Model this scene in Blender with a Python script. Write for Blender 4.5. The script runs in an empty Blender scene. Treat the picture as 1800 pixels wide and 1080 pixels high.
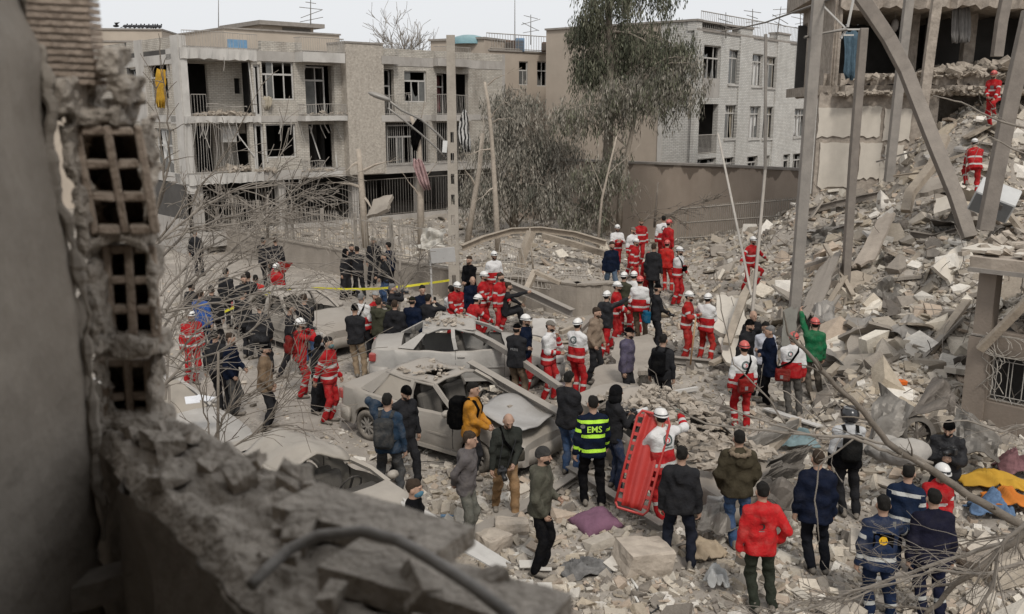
import bpy, bmesh, math, random
import numpy as np
from mathutils import Vector, Matrix, Euler
random.seed(7); np.random.seed(7)
scn = bpy.context.scene
COL = scn.collection
# ------------------------------------------------------------------ camera, sky, sun, exposure
CAMH = 6.2
FPX = 1600.0
PITCH = math.atan(350.0 / FPX)
cd = bpy.data.cameras.new('camera'); cam = bpy.data.objects.new('camera', cd); COL.objects.link(cam)
cam.location = (0, 0, CAMH); cam.rotation_euler = (math.pi / 2 - PITCH, 0, 0)
cd.sensor_width = 36.0; cd.lens = 36.0 * FPX / 1800.0
cd.clip_start = 0.05; cd.clip_end = 3000.0
cd.dof.use_dof = True; cd.dof.focus_distance = 18.5; cd.dof.aperture_fstop = 4.6
scn.camera = cam
world = bpy.data.worlds.new('World'); scn.world = world; world.use_nodes = True
wn = world.node_tree; wn.nodes.clear()
sky = wn.nodes.new('ShaderNodeTexSky'); sky.sky_type = 'NISHITA'; sky.sun_disc = False
SUN_EL, SUN_AZ = 50.0, 165.0     # azimuth: degrees right of straight ahead (negative = left of frame)
sky.sun_elevation = math.radians(SUN_EL); sky.sun_rotation = math.radians(SUN_AZ)
sky.altitude = 1200.0; sky.air_density = 1.0; sky.dust_density = 6.0; sky.ozone_density = 1.0
hs = wn.nodes.new('ShaderNodeHueSaturation'); hs.inputs['Saturation'].default_value = 0.16
bgn = wn.nodes.new('ShaderNodeBackground'); bgn.inputs['Strength'].default_value = 0.105
won = wn.nodes.new('ShaderNodeOutputWorld')
wn.links.new(sky.outputs[0], hs.inputs['Color'])
# high, even cloud cover: most of the sky's own colour is replaced by the pale cloud sheet
cl = wn.nodes.new('ShaderNodeMix'); cl.data_type = 'RGBA'; cl.inputs[0].default_value = 0.80
cl.inputs[7].default_value = (5.75, 5.85, 6.0, 1)
wn.links.new(hs.outputs[0], cl.inputs[6]); wn.links.new(cl.outputs[2], bgn.inputs[0])
wn.links.new(bgn.outputs[0], won.inputs[0])
sd = bpy.data.lights.new('sun', 'SUN'); sun = bpy.data.objects.new('sun', sd); COL.objects.link(sun)
sd.energy = 1.5; sd.angle = math.radians(11); sd.color = (1.0, 0.955, 0.89)
_a, _e = math.radians(SUN_AZ), math.radians(SUN_EL)
_sv = Vector((math.sin(_a) * math.cos(_e), math.cos(_a) * math.cos(_e), math.sin(_e)))
sun.rotation_euler = _sv.to_track_quat('Z', 'Y').to_euler(); sun.location = (0, 0, 40)
vs = scn.view_settings; vs.view_transform = 'Standard'; vs.look = 'None'; vs.gamma = 1.0; vs.exposure = 0.48
vs.use_curve_mapping = False
scn.render.engine = 'CYCLES'
scn.cycles.use_denoising = True
scn.cycles.max_bounces = 5; scn.cycles.diffuse_bounces = 3; scn.cycles.glossy_bounces = 2
scn.cycles.transparent_max_bounces = 6; scn.cycles.caustics_reflective = False; scn.cycles.caustics_refractive = False
# ------------------------------------------------------------------ projection helpers (photo pixels of 1800x1080)
_F = Vector((0, math.cos(PITCH), -math.sin(PITCH))); _U = Vector((0, math.sin(PITCH), math.cos(PITCH)))
CAMP = Vector((0, 0, CAMH))
def ray(px, py):
 return Vector(((px - 900) / FPX, 0, 0)) + _U * ((540 - py) / FPX) + _F
def at(px, py, D):
 r = ray(px, py); return CAMP + r * (D / r.y)
def G(px, py, z=0.0):
 r = ray(px, py); return CAMP + r * ((z - CAMH) / r.z)
def V(*a): return Vector(a)
# ------------------------------------------------------------------ object helpers
WO = {}
def link(name, data, parent=None, loc=None):
 o = bpy.data.objects.new(name, data); COL.objects.link(o)
 w = Vector(loc) if loc is not None else (WO[parent.name] if parent else Vector((0, 0, 0)))
 WO[o.name] = w.copy()
 if parent:
  o.parent = parent; o.location = w - WO[parent.name]
 else:
  o.location = w
 return o
def tag(o, label=None, cat=None, group=None, kind=None):
 if label: o['label'] = label
 if cat: o['category'] = cat
 if group: o['group'] = group
 if kind or cat: o['kind'] = kind or 'thing'
 return o
def thing(name, label, cat, loc=(0, 0, 0), group=None):
 return tag(link(name, None, None, loc), label, cat, group)
class MB:
 def __init__(s): s.v = []; s.f = []; s.m = []; s.cm = 0; s.tone = None
 def add(s, vs, fs):
  b = len(s.v); s.v.extend([tuple(p) for p in vs]); s.f.extend([tuple(i + b for i in f) for f in fs]); s.m.extend([s.cm] * len(fs)); return s
 def box(s, c, d, R=None, jit=0.0):
  hx, hy, hz = d[0] / 2, d[1] / 2, d[2] / 2; c = Vector(c); vs = []
  for x in (-1, 1):
   for y in (-1, 1):
    for z in (-1, 1):
     p = Vector((x * hx, y * hy, z * hz))
     if jit: p += Vector((random.uniform(-jit, jit), random.uniform(-jit, jit), random.uniform(-jit, jit)))
     if R is not None: p = R @ p
     vs.append(c + p)
  return s.add(vs, [(0, 1, 3, 2), (4, 6, 7, 5), (0, 4, 5, 1), (2, 3, 7, 6), (0, 2, 6, 4), (1, 5, 7, 3)])
 def bar(s, a, b, w, h=None, up=(0, 0, 1)):
  h = h or w; a, b = Vector(a), Vector(b); d = (b - a); L = d.length
  if L < 1e-6: return s
  d /= L; u = Vector(up)
  if abs(d.dot(u)) > .98: u = Vector((1, 0, 0)) if abs(d.x) < .9 else Vector((0, 1, 0))
  x = d.cross(u).normalized(); y = x.cross(d)
  vs = []
  for p in (a, b):
   for i, j in ((-1, -1), (1, -1), (1, 1), (-1, 1)): vs.append(p + x * (i * w / 2) + y * (j * h / 2))
  return s.add(vs, [(3, 2, 1, 0), (4, 5, 6, 7), (0, 1, 5, 4), (1, 2, 6, 5), (2, 3, 7, 6), (3, 0, 4, 7)])
 def sweep(s, pts, prof, up=(0, 0, 1), closed=True, caps=True):
  """sweep a 2-D profile (list of (x, y)) along a polyline"""
  pts = [Vector(p) for p in pts]; n = len(prof); rings = []
  for i, p in enumerate(pts):
   d = (pts[min(i + 1, len(pts) - 1)] - pts[max(i - 1, 0)]).normalized(); u = Vector(up)
   if abs(d.dot(u)) > .98: u = Vector((0, 1, 0)) if abs(d.y) < .9 else Vector((1, 0, 0))
   x = d.cross(u).normalized(); y = x.cross(d)
   rings += [p + x * a + y * b for a, b in prof]
  fs = []
  for i in range(len(pts) - 1):
   for j in range(n if closed else n - 1):
    k = (j + 1) % n; fs.append((i * n + j, i * n + k, (i + 1) * n + k, (i + 1) * n + j))
  if caps and closed:
   fs.append(tuple(range(n))[::-1]); fs.append(tuple(range((len(pts) - 1) * n, len(pts) * n)))
  return s.add(rings, fs)
 def ibeam(s, pts, w=.14, h=.2, t=.015, up=(0, 0, 1)):
  a, b, c = w / 2, h / 2, t / 2
  return s.sweep(pts, [(-a, -b), (a, -b), (a, -b + t), (c, -b + t), (c, b - t), (a, b - t), (a, b), (-a, b), (-a, b - t), (-c, b - t), (-c, -b + t), (-a, -b + t)], up)
 def tube(s, pts, r, n=6, caps=True):
  pts = [Vector(p) for p in pts]
  rs = r if hasattr(r, '__len__') else [r] * len(pts)
  vs = []; fs = []; x = None
  for i, p in enumerate(pts):
   d = (pts[min(i + 1, len(pts) - 1)] - pts[max(i - 1, 0)])
   d = d.normalized() if d.length > 1e-9 else Vector((0, 0, 1))
   if x is None:
    u = Vector((0, 0, 1)) if abs(d.z) < .9 else Vector((1, 0, 0)); x = d.cross(u).normalized()
   else:
    x = (x - d * x.dot(d)); x = x.normalized() if x.length > 1e-6 else d.orthogonal().normalized()
   y = d.cross(x)
   for k in range(n):
    a = 2 * math.pi * k / n; vs.append(p + (x * math.cos(a) + y * math.sin(a)) * rs[i])
  for i in range(len(pts) - 1):
   for k in range(n):
    l = (k + 1) % n; fs.append((i * n + k, i * n + l, (i + 1) * n + l, (i + 1) * n + k))
  if caps:
   fs.append(tuple(range(n))[::-1]); fs.append(tuple(range((len(pts) - 1) * n, len(pts) * n)))
  return s.add(vs, fs)
 def grid(s, P):
  """P: 2-D list of points -> quads"""
  a, b = len(P), len(P[0]); vs = [p for r in P for p in r]
  return s.add(vs, [(i * b + j, (i + 1) * b + j, (i + 1) * b + j + 1, i * b + j + 1) for i in range(a - 1) for j in range(b - 1)])
 def lathe(s, c, prof, n=16, ax=None, sx=1, sy=1):
  R = ax if ax is not None else Matrix.Identity(3); c = Vector(c); P = []
  for k in range(n + 1):
   a = 2 * math.pi * k / n
   P.append([c + R @ Vector((r * math.cos(a) * sx, r * math.sin(a) * sy, z)) for r, z in prof])
  return s.grid(P)
 def ell(s, c, r, n=10, m=6, R=None):
  c = Vector(c); R = R if R is not None else Matrix.Identity(3); P = []
  for i in range(n + 1):
   a = 2 * math.pi * i / n
   P.append([c + R @ Vector((r[0] * math.cos(a) * math.sin(t), r[1] * math.sin(a) * math.sin(t), r[2] * math.cos(t))) for t in [math.pi * j / m for j in range(m + 1)]])
  return s.grid(P)
 def solid(s, th):
  """thicken: append an offset copy of everything so far is done via a modifier-free shell of sheets"""
  return s
 def mesh(s, name, mats, org=(0, 0, 0), smooth=False):
  me = bpy.data.meshes.new(name)
  o = Vector(org); me.from_pydata([(p[0] - o.x, p[1] - o.y, p[2] - o.z) for p in s.v], [], s.f)
  if not isinstance(mats, (list, tuple)): mats = [mats]
  for m in mats: me.materials.append(m)
  if len(mats) > 1: me.polygons.foreach_set('material_index', s.m)
  if smooth: me.polygons.foreach_set('use_smooth', [True] * len(s.f))
  me.update(); return me
 def build(s, name, mats, parent=None, smooth=False, org=None):
  w = WO[parent.name] if parent else (Vector(org) if org is not None else Vector((0, 0, 0)))
  return link(name, s.mesh(name, mats, w, smooth), parent, w)
def weld(o, d=1e-4):
 bm = bmesh.new(); bm.from_mesh(o.data); bmesh.ops.remove_doubles(bm, verts=bm.verts, dist=d)
 bmesh.ops.recalc_face_normals(bm, faces=bm.faces); bm.to_mesh(o.data); bm.free(); return o
def thick(o, t, offset=0):
 m = o.modifiers.new('solidify', 'SOLIDIFY'); m.thickness = t; m.offset = offset; return o
def bevel(o, w, seg=1):
 m = o.modifiers.new('bevel', 'BEVEL'); m.width = w; m.segments = seg; m.limit_method = 'ANGLE'; return o
# ------------------------------------------------------------------ cheap value noise for numpy / scalars
_rng = np.random.RandomState(3); _T = _rng.rand(4096).astype(np.float32)
def _h(i, j, k): return _T[((i * 73856093) ^ (j * 19349663) ^ (k * 83492791)) & 4095]
def vnoise(x, y, z=0.0):
 x, y, z = np.broadcast_arrays(np.asarray(x, float), np.asarray(y, float), np.asarray(z, float))
 i, j, k = np.floor(x).astype(np.int64), np.floor(y).astype(np.int64), np.floor(z).astype(np.int64)
 u, v, w = x - i, y - j, z - k; u, v, w = u * u * (3 - 2 * u), v * v * (3 - 2 * v), w * w * (3 - 2 * w)
 def L(a, b, t): return a + (b - a) * t
 return L(L(L(_h(i, j, k), _h(i + 1, j, k), u), L(_h(i, j + 1, k), _h(i + 1, j + 1, k), u), v),
             L(L(_h(i, j, k + 1), _h(i + 1, j, k + 1), u), L(_h(i, j + 1, k + 1), _h(i + 1, j + 1, k + 1), u), v), w) * 2 - 1
def fbm(x, y, z=0.0, o=4):
 r = 0; a = 1.0; f = 1.0
 for _ in range(o): r = r + a * vnoise(np.asarray(x) * f + 7.3 * _, np.asarray(y) * f - 3.1 * _, np.asarray(z) * f + 1.7 * _); a *= .5; f *= 2.03
 return r
# ------------------------------------------------------------------ materials
MATS = {}
def nd(nt, t, **kw):
 n = nt.nodes.new(t)
 for k, v in kw.items(): setattr(n, k, v)
 return n
DUST = (.36, .315, .262)
def mat(name, col, rough=.9, var=.18, scale=3.0, bump=.25, bscale=35.0, dust=0.0, metal=0.0, attr=None, spec=.25, dustcol=DUST, stain=0.0, emit=None):
 if name in MATS: return MATS[name]
 m = bpy.data.materials.new(name); m.use_nodes = True; nt = m.node_tree; nt.nodes.clear(); L = nt.links.new
 out = nd(nt, 'ShaderNodeOutputMaterial'); b = nd(nt, 'ShaderNodeBsdfPrincipled')
 L(b.outputs[0], out.inputs[0])
 tc = nd(nt, 'ShaderNodeTexCoord'); n1 = nd(nt, 'ShaderNodeTexNoise'); n1.inputs['Scale'].default_value = scale; n1.inputs['Detail'].default_value = 6
 n1.inputs['Roughness'].default_value = .62
 L(tc.outputs['Object'], n1.inputs['Vector'])
 mr = nd(nt, 'ShaderNodeMapRange'); mr.inputs[1].default_value = .25; mr.inputs[2].default_value = .75
 mr.inputs[3].default_value = 1 - var; mr.inputs[4].default_value = 1 + var; L(n1.outputs[0], mr.inputs[0])
 if attr:
  at_ = nd(nt, 'ShaderNodeAttribute', attribute_name=attr); csrc = at_.outputs['Color']
 else:
  rgb = nd(nt, 'ShaderNodeRGB'); rgb.outputs[0].default_value = (*col, 1); csrc = rgb.outputs[0]
 mul = nd(nt, 'ShaderNodeVectorMath', operation='SCALE'); L(csrc, mul.inputs[0]); L(mr.outputs[0], mul.inputs['Scale'])
 c = mul.outputs[0]
 if stain:
  n3 = nd(nt, 'ShaderNodeTexNoise'); n3.inputs['Scale'].default_value = scale * .35; n3.inputs['Detail'].default_value = 8; n3.inputs['Roughness'].default_value = .7
  mp = nd(nt, 'ShaderNodeMapping'); mp.inputs['Scale'].default_value = (1, 1, .3); L(tc.outputs['Object'], mp.inputs[0]); L(mp.outputs[0], n3.inputs['Vector'])
  r3 = nd(nt, 'ShaderNodeMapRange'); r3.inputs[1].default_value = .48; r3.inputs[2].default_value = .7; r3.inputs[3].default_value = 0; r3.inputs[4].default_value = stain; L(n3.outputs[0], r3.inputs[0])
  mx = nd(nt, 'ShaderNodeMix', data_type='RGBA'); L(r3.outputs[0], mx.inputs[0]); L(c, mx.inputs[6]); mx.inputs[7].default_value = (col[0] * .45, col[1] * .42, col[2] * .4, 1); c = mx.outputs[2]
 if dust:
  g = nd(nt, 'ShaderNodeNewGeometry'); sp = nd(nt, 'ShaderNodeSeparateXYZ'); L(g.outputs['Normal'], sp.inputs[0])
  ad = nd(nt, 'ShaderNodeMath', operation='MULTIPLY_ADD'); L(n1.outputs[0], ad.inputs[0]); ad.inputs[1].default_value = 1.1; L(sp.outputs[2], ad.inputs[2])
  r2 = nd(nt, 'ShaderNodeMapRange'); r2.inputs[1].default_value = .35; r2.inputs[2].default_value = 1.3; r2.inputs[3].default_value = dust * .35; r2.inputs[4].default_value = min(1, dust); L(ad.outputs[0], r2.inputs[0])
  mx = nd(nt, 'ShaderNodeMix', data_type='RGBA'); L(r2.outputs[0], mx.inputs[0]); L(c, mx.inputs[6]); mx.inputs[7].default_value = (*dustcol, 1); c = mx.outputs[2]
 L(c, b.inputs['Base Color']); b.inputs['Roughness'].default_value = rough; b.inputs['Metallic'].default_value = metal
 b.inputs['Specular IOR Level'].default_value = spec
 if bump:
  n2 = nd(nt, 'ShaderNodeTexNoise'); n2.inputs['Scale'].default_value = bscale; n2.inputs['Detail'].default_value = 4; L(tc.outputs['Object'], n2.inputs['Vector'])
  bp = nd(nt, 'ShaderNodeBump'); bp.inputs['Strength'].default_value = bump; bp.inputs['Distance'].default_value = .03; L(n2.outputs[0], bp.inputs['Height']); L(bp.outputs[0], b.inputs['Normal'])
 MATS[name] = m; return m
def brickmat(name, col, mortar, w=.22, h=.065, rough=.9, stain=.25, var=.12, off=.5, ms=.012):
 """thin courses of facing brick: coordinates u along the wall (object X), z up"""
 if name in MATS: return MATS[name]
 m = mat(name, col, rough, var, 2.0, .2, 30.0, stain=stain); nt = m.node_tree; L = nt.links.new
 b = [n for n in nt.nodes if n.type == 'BSDF_PRINCIPLED'][0]
 at_ = nd(nt, 'ShaderNodeAttribute', attribute_name='uz')
 br = nd(nt, 'ShaderNodeTexBrick'); br.offset = off; br.inputs['Scale'].default_value = 1.0
 br.inputs['Brick Width'].default_value = w; br.inputs['Row Height'].default_value = h; br.inputs['Mortar Size'].default_value = ms
 br.inputs['Color1'].default_value = (1, 1, 1, 1); br.inputs['Color2'].default_value = (.84, .82, .8, 1); br.inputs['Mortar'].default_value = (mortar, mortar, mortar, 1)
 L(at_.outputs['Vector'], br.inputs['Vector'])
 mx = nd(nt, 'ShaderNodeMix', data_type='RGBA', blend_type='MULTIPLY'); mx.inputs[0].default_value = 1
 src = b.inputs['Base Color'].links[0].from_socket; L(src, mx.inputs[6]); L(br.outputs[0], mx.inputs[7]); L(mx.outputs[2], b.inputs['Base Color'])
 bp = [n for n in nt.nodes if n.type == 'BUMP'][0]; bp.inputs['Strength'].default_value = .5; bp.inputs['Distance'].default_value = .02; L(br.outputs['Fac'], bp.inputs['Height']); bp.invert = True
 return m
def set_uz(me, P):
 """P: N x 2 array -> attribute uz"""
 a = me.attributes.new('uz', 'FLOAT_VECTOR', 'POINT'); z = np.zeros((len(P), 3), np.float32); z[:, :2] = P; a.data.foreach_set('vector', z.ravel())
def set_col(me, C, name='tone'):
 a = me.attributes.new(name, 'FLOAT_COLOR', 'POINT'); z = np.ones((len(C), 4), np.float32); z[:, :3] = C; a.data.foreach_set('color', z.ravel())
def np_mesh(name, v, f, mats, smooth=False):
 """v: N x 3, f: M x k (k = 3 or 4) numpy arrays"""
 me = bpy.data.meshes.new(name); n, k = f.shape
 me.vertices.add(len(v)); me.vertices.foreach_set('co', np.ascontiguousarray(v, np.float32).ravel())
 me.loops.add(n * k); me.loops.foreach_set('vertex_index', np.ascontiguousarray(f, np.int32).ravel())
 me.polygons.add(n); me.polygons.foreach_set('loop_start', np.arange(0, n * k, k, dtype=np.int32))
 me.polygons.foreach_set('use_smooth', np.full(n, bool(smooth)))
 for m in (mats if isinstance(mats, (list, tuple)) else [mats]): me.materials.append(m)
 me.update(calc_edges=True); return me
# ------------------------------------------------------------------ people: implicit bodies and garments, polygonised with surface nets
def snets(F, xs, ys, zs):
 s = F < 0; nx, ny, nz = F.shape
 c = np.zeros((nx - 1, ny - 1, nz - 1), np.int8)
 for a in (0, 1):
  for b in (0, 1):
   for d in (0, 1): c += s[a:nx - 1 + a, b:ny - 1 + b, d:nz - 1 + d]
 act = (c > 0) & (c < 8); idx = -np.ones(act.shape, np.int64); I = np.argwhere(act); n = len(I)
 if n == 0: return None
 idx[act] = np.arange(n)
 acc = np.zeros((n, 3)); cnt = np.zeros(n)
 cor = [(a, b, d) for a in (0, 1) for b in (0, 1) for d in (0, 1)]
 val = {k: F[I[:, 0] + k[0], I[:, 1] + k[1], I[:, 2] + k[2]] for k in cor}
 for k in cor:
  for ax in range(3):
   if k[ax]: continue
   k2 = list(k); k2[ax] = 1; k2 = tuple(k2); a, b = val[k], val[k2]; m = (a < 0) != (b < 0)
   t = np.where(m, a / np.where(m, a - b, 1), 0); p = np.array(k, float)[None].repeat(n, 0); p[:, ax] += t
   acc += p * m[:, None]; cnt += m
 P = I + acc / cnt[:, None]
 co = np.stack([np.interp(P[:, 0], np.arange(nx), xs), np.interp(P[:, 1], np.arange(ny), ys), np.interp(P[:, 2], np.arange(nz), zs)], -1)
 Q = []
 for ax in range(3):
  o1, o2 = [(1, 2), (2, 0), (0, 1)][ax]
  sl0 = [slice(None)] * 3; sl1 = [slice(None)] * 3; sl0[ax] = slice(0, -1); sl1[ax] = slice(1, None)
  for o in (o1, o2): sl0[o] = slice(1, -1); sl1[o] = slice(1, -1)
  A, B = s[tuple(sl0)], s[tuple(sl1)]; m = A != B
  if not m.any(): continue
  J = np.argwhere(m); J[:, o1] += 1; J[:, o2] += 1
  def g(d1, d2):
   K = J.copy(); K[:, o1] -= d1; K[:, o2] -= d2; return idx[K[:, 0], K[:, 1], K[:, 2]]
  q = np.stack([g(1, 1), g(0, 1), g(0, 0), g(1, 0)], -1); fl = A[m]
  q[~fl] = q[~fl][:, ::-1]; Q.append(q)
 return co, np.concatenate(Q)
def sd_cap(X, Y, Z, a, b, r1, r2):
 a = np.asarray(a, np.float32); d = np.asarray(b, np.float32) - a; dd = float(d @ d) + 1e-9
 px, py, pz = X - a[0], Y - a[1], Z - a[2]; t = np.clip((px * d[0] + py * d[1] + pz * d[2]) / dd, 0, 1)
 return np.sqrt((px - t * d[0]) ** 2 + (py - t * d[1]) ** 2 + (pz - t * d[2]) ** 2) - (r1 + (r2 - r1) * t)
def sd_ell(X, Y, Z, c, r, R=None):
 x, y, z = X - c[0], Y - c[1], Z - c[2]
 if R is not None:
  M = np.array(R.transposed()); x, y, z = M[0, 0] * x + M[0, 1] * y + M[0, 2] * z, M[1, 0] * x + M[1, 1] * y + M[1, 2] * z, M[2, 0] * x + M[2, 1] * y + M[2, 2] * z
 k = np.sqrt((x / r[0]) ** 2 + (y / r[1]) ** 2 + (z / r[2]) ** 2); return (k - 1) * min(r)
def smin(a, b, k):
 h = np.clip(.5 + .5 * (b - a) / k, 0, 1); return b + (a - b) * h - k * h * (1 - h)
def ik(a, t, l1, l2, hint):
 """two-bone chain from a to t; returns the middle joint and the reached end"""
 a, t = Vector(a), Vector(t); d = t - a; L = min(d.length, (l1 + l2) * .995); d = d.normalized() if d.length > 1e-6 else Vector((0, 0, -1)); t = a + d * L
 x = (l1 * l1 - l2 * l2 + L * L) / (2 * L); h = math.sqrt(max(l1 * l1 - x * x, 0)); n = Vector(hint); n = n - d * n.dot(d)
 n = n.normalized() if n.length > 1e-6 else d.orthogonal().normalized(); return a + d * x + n * h, t
HANDS = dict(down=(.27, .04, .80), pocket=(.215, .13, .93), front=(.045, .29, 1.04), chest=(.07, .30, 1.26), eye=(.07, .25, 1.53), ear=(.115, .07, 1.56), cross=(-.12, .2, 1.2),
             reach=(.2, .55, 1.30), point=(.34, .50, 1.62), out=(.62, .15, 1.02), back=(.07, -.17, .95), chin=(.03, .17, 1.44), hip=(.24, .02, .98), up=(.22, .25, 1.95), low=(.2, .5, .7),
             swing=(.26, .22, .86), rear=(.27, -.18, .84), belly=(.0, .24, 1.1), knee=(.2, .45, .55))
LEGS = dict(stand=((.1, .0, .93), (.105, .02), (-.105, -.02)), wide=((0, 0, .91), (.17, .04), (-.17, -.05)), walk=((0, .02, .92), (.09, .26), (-.09, -.26)), walk2=((0, .02, .92), (.09, -.28), (-.09, .24)),
   step=((0, .04, .93), (.1, .28, .22), (-.1, -.1)), crouch=((0, -.12, .5), (.14, .1), (-.14, .02)), kneel=((0, 0, .62), (.12, .28), (-.1, -.2)), sit=((0, -.1, .42), (.13, .42), (-.13, .38)), ease=((.03, 0, .925), (.13, .06), (-.1, -.03)),
   climb=((0, .05, .9), (.14, .22, .32), (-.1, -.12)))
def skin_mat(c):
 k = 'skin_%d' % int(c[0] * 1000)
 if k in MATS: return MATS[k]
 m = mat(k, c, .6, .08, 20, .05, 80, spec=.3); nt = m.node_tree; L = nt.links.new; b = [n for n in nt.nodes if n.type == 'BSDF_PRINCIPLED'][0]
 a = nd(nt, 'ShaderNodeAttribute', attribute_name='face'); sp = nd(nt, 'ShaderNodeSeparateColor'); L(a.outputs['Color'], sp.inputs[0])
 src = b.inputs['Base Color'].links[0].from_socket
 for ch, colr in ((0, (.03, .02, .015)), (1, (.3, .12, .1))):
  g = nd(nt, 'ShaderNodeMath', operation='GREATER_THAN'); g.inputs[1].default_value = .5; L(sp.outputs[ch], g.inputs[0])
  mx = nd(nt, 'ShaderNodeMix', data_type='RGBA'); L(g.outputs[0], mx.inputs[0]); L(src, mx.inputs[6]); mx.inputs[7].default_value = (*colr, 1); src = mx.outputs[2]
 L(src, b.inputs['Base Color']); return m
def cloth(c, c2=None, bands=False, rough=.85, lower=None, bandcol=(.42, .42, .40), dirt=.10, sheen=.1):
 """garment material; tone > 0 picks the second colour, the attribute band is the distance to a reflective strip"""
 k = 'cloth_%s_%s_%d_%d_%s' % ('-'.join('%d' % (x * 999) for x in c), '-'.join('%d' % (x * 999) for x in (c2 or ())), bands, int(rough * 100), '-'.join('%d' % (x * 99) for x in bandcol))
 if k in MATS: return MATS[k]
 m = mat(k, c, rough, .22, 5.0, .55, 26.0, spec=sheen * (.25 if max(c) < .05 and rough > .6 else 1)); nt = m.node_tree; L = nt.links.new; b = [n for n in nt.nodes if n.type == 'BSDF_PRINCIPLED'][0]
 src = b.inputs['Base Color'].links[0].from_socket; a = nd(nt, 'ShaderNodeAttribute', attribute_name='zone'); sp = nd(nt, 'ShaderNodeSeparateColor'); L(a.outputs['Color'], sp.inputs[0])
 # dust and dirt rubbed into the cloth
 n = nd(nt, 'ShaderNodeTexNoise'); n.inputs['Scale'].default_value = 7.5; n.inputs['Detail'].default_value = 6; n.inputs['Roughness'].default_value = .7
 tc = nd(nt, 'ShaderNodeTexCoord'); L(tc.outputs['Object'], n.inputs['Vector'])
 r = nd(nt, 'ShaderNodeMapRange'); r.inputs[1].default_value = .45; r.inputs[2].default_value = .8; r.inputs[4].default_value = dirt * (.35 if max(c) < .05 else 2.2); L(n.outputs[0], r.inputs[0])
 if c2:
  g = nd(nt, 'ShaderNodeMath', operation='GREATER_THAN'); g.inputs[1].default_value = .5; L(sp.outputs[1], g.inputs[0])
  mx = nd(nt, 'ShaderNodeMix', data_type='RGBA'); L(g.outputs[0], mx.inputs[0]); L(src, mx.inputs[6]); mx.inputs[7].default_value = (*c2, 1); src = mx.outputs[2]
 if bands:
  g = nd(nt, 'ShaderNodeMath', operation='LESS_THAN'); g.inputs[1].default_value = .026; L(sp.outputs[0], g.inputs[0])
  mx = nd(nt, 'ShaderNodeMix', data_type='RGBA'); L(g.outputs[0], mx.inputs[0]); L(src, mx.inputs[6]); mx.inputs[7].default_value = (*bandcol, 1); src = mx.outputs[2]
 if not bands:
  g = nd(nt, 'ShaderNodeMath', operation='LESS_THAN'); g.inputs[1].default_value = .06; L(sp.outputs[2], g.inputs[0])
  mx = nd(nt, 'ShaderNodeMix', data_type='RGBA'); L(g.outputs[0], mx.inputs[0]); L(src, mx.inputs[6]); mx.inputs[7].default_value = (c[0] * .35, c[1] * .35, c[2] * .35, 1); src = mx.outputs[2]
 mx = nd(nt, 'ShaderNodeMix', data_type='RGBA'); L(r.outputs[0], mx.inputs[0]); L(src, mx.inputs[6]); mx.inputs[7].default_value = (.30, .26, .21, 1); L(mx.outputs[2], b.inputs['Base Color'])
 return m
HAIRM = dict(black=(.016, .0145, .013), brown=(.045, .032, .023), grey=(.16, .155, .15), white=(.4, .39, .38))
def wrinkle(X, Y, Z, a, sd):
 p = sd * 1.7
 w = np.sin(21 * Z + 4.2 * np.sin(9 * X + p) + 3.4 * np.sin(8 * Y + 2 * p)) + .8 * np.sin(17 * (X + Y) + 12 * Z + 3.1 * np.sin(11 * Z + p)) + .6 * np.sin(33 * Z - 14 * X + 2.2 * np.sin(13 * Y + p))
 return w * a
class Grid:
 def __init__(s, lo, hi, h):
  s.xs, s.ys, s.zs = [np.arange(lo[i] - 2.2 * h, hi[i] + 2.2 * h, h) for i in range(3)]
  s.X, s.Y, s.Z = np.meshgrid(s.xs.astype(np.float32), s.ys.astype(np.float32), s.zs.astype(np.float32), indexing='ij')
 def mesh(s, F): return snets(F, s.xs, s.ys, s.zs)
def bb(caps, pad=.0):
 P = np.array([list(c[i]) for c in caps for i in (0, 1)]); r = np.array([[max(c[2], c[3])] * 3 for c in caps for i in (0, 1)])
 return (P - r).min(0) - pad, (P + r).max(0) + pad
SEED = [0]
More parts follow.
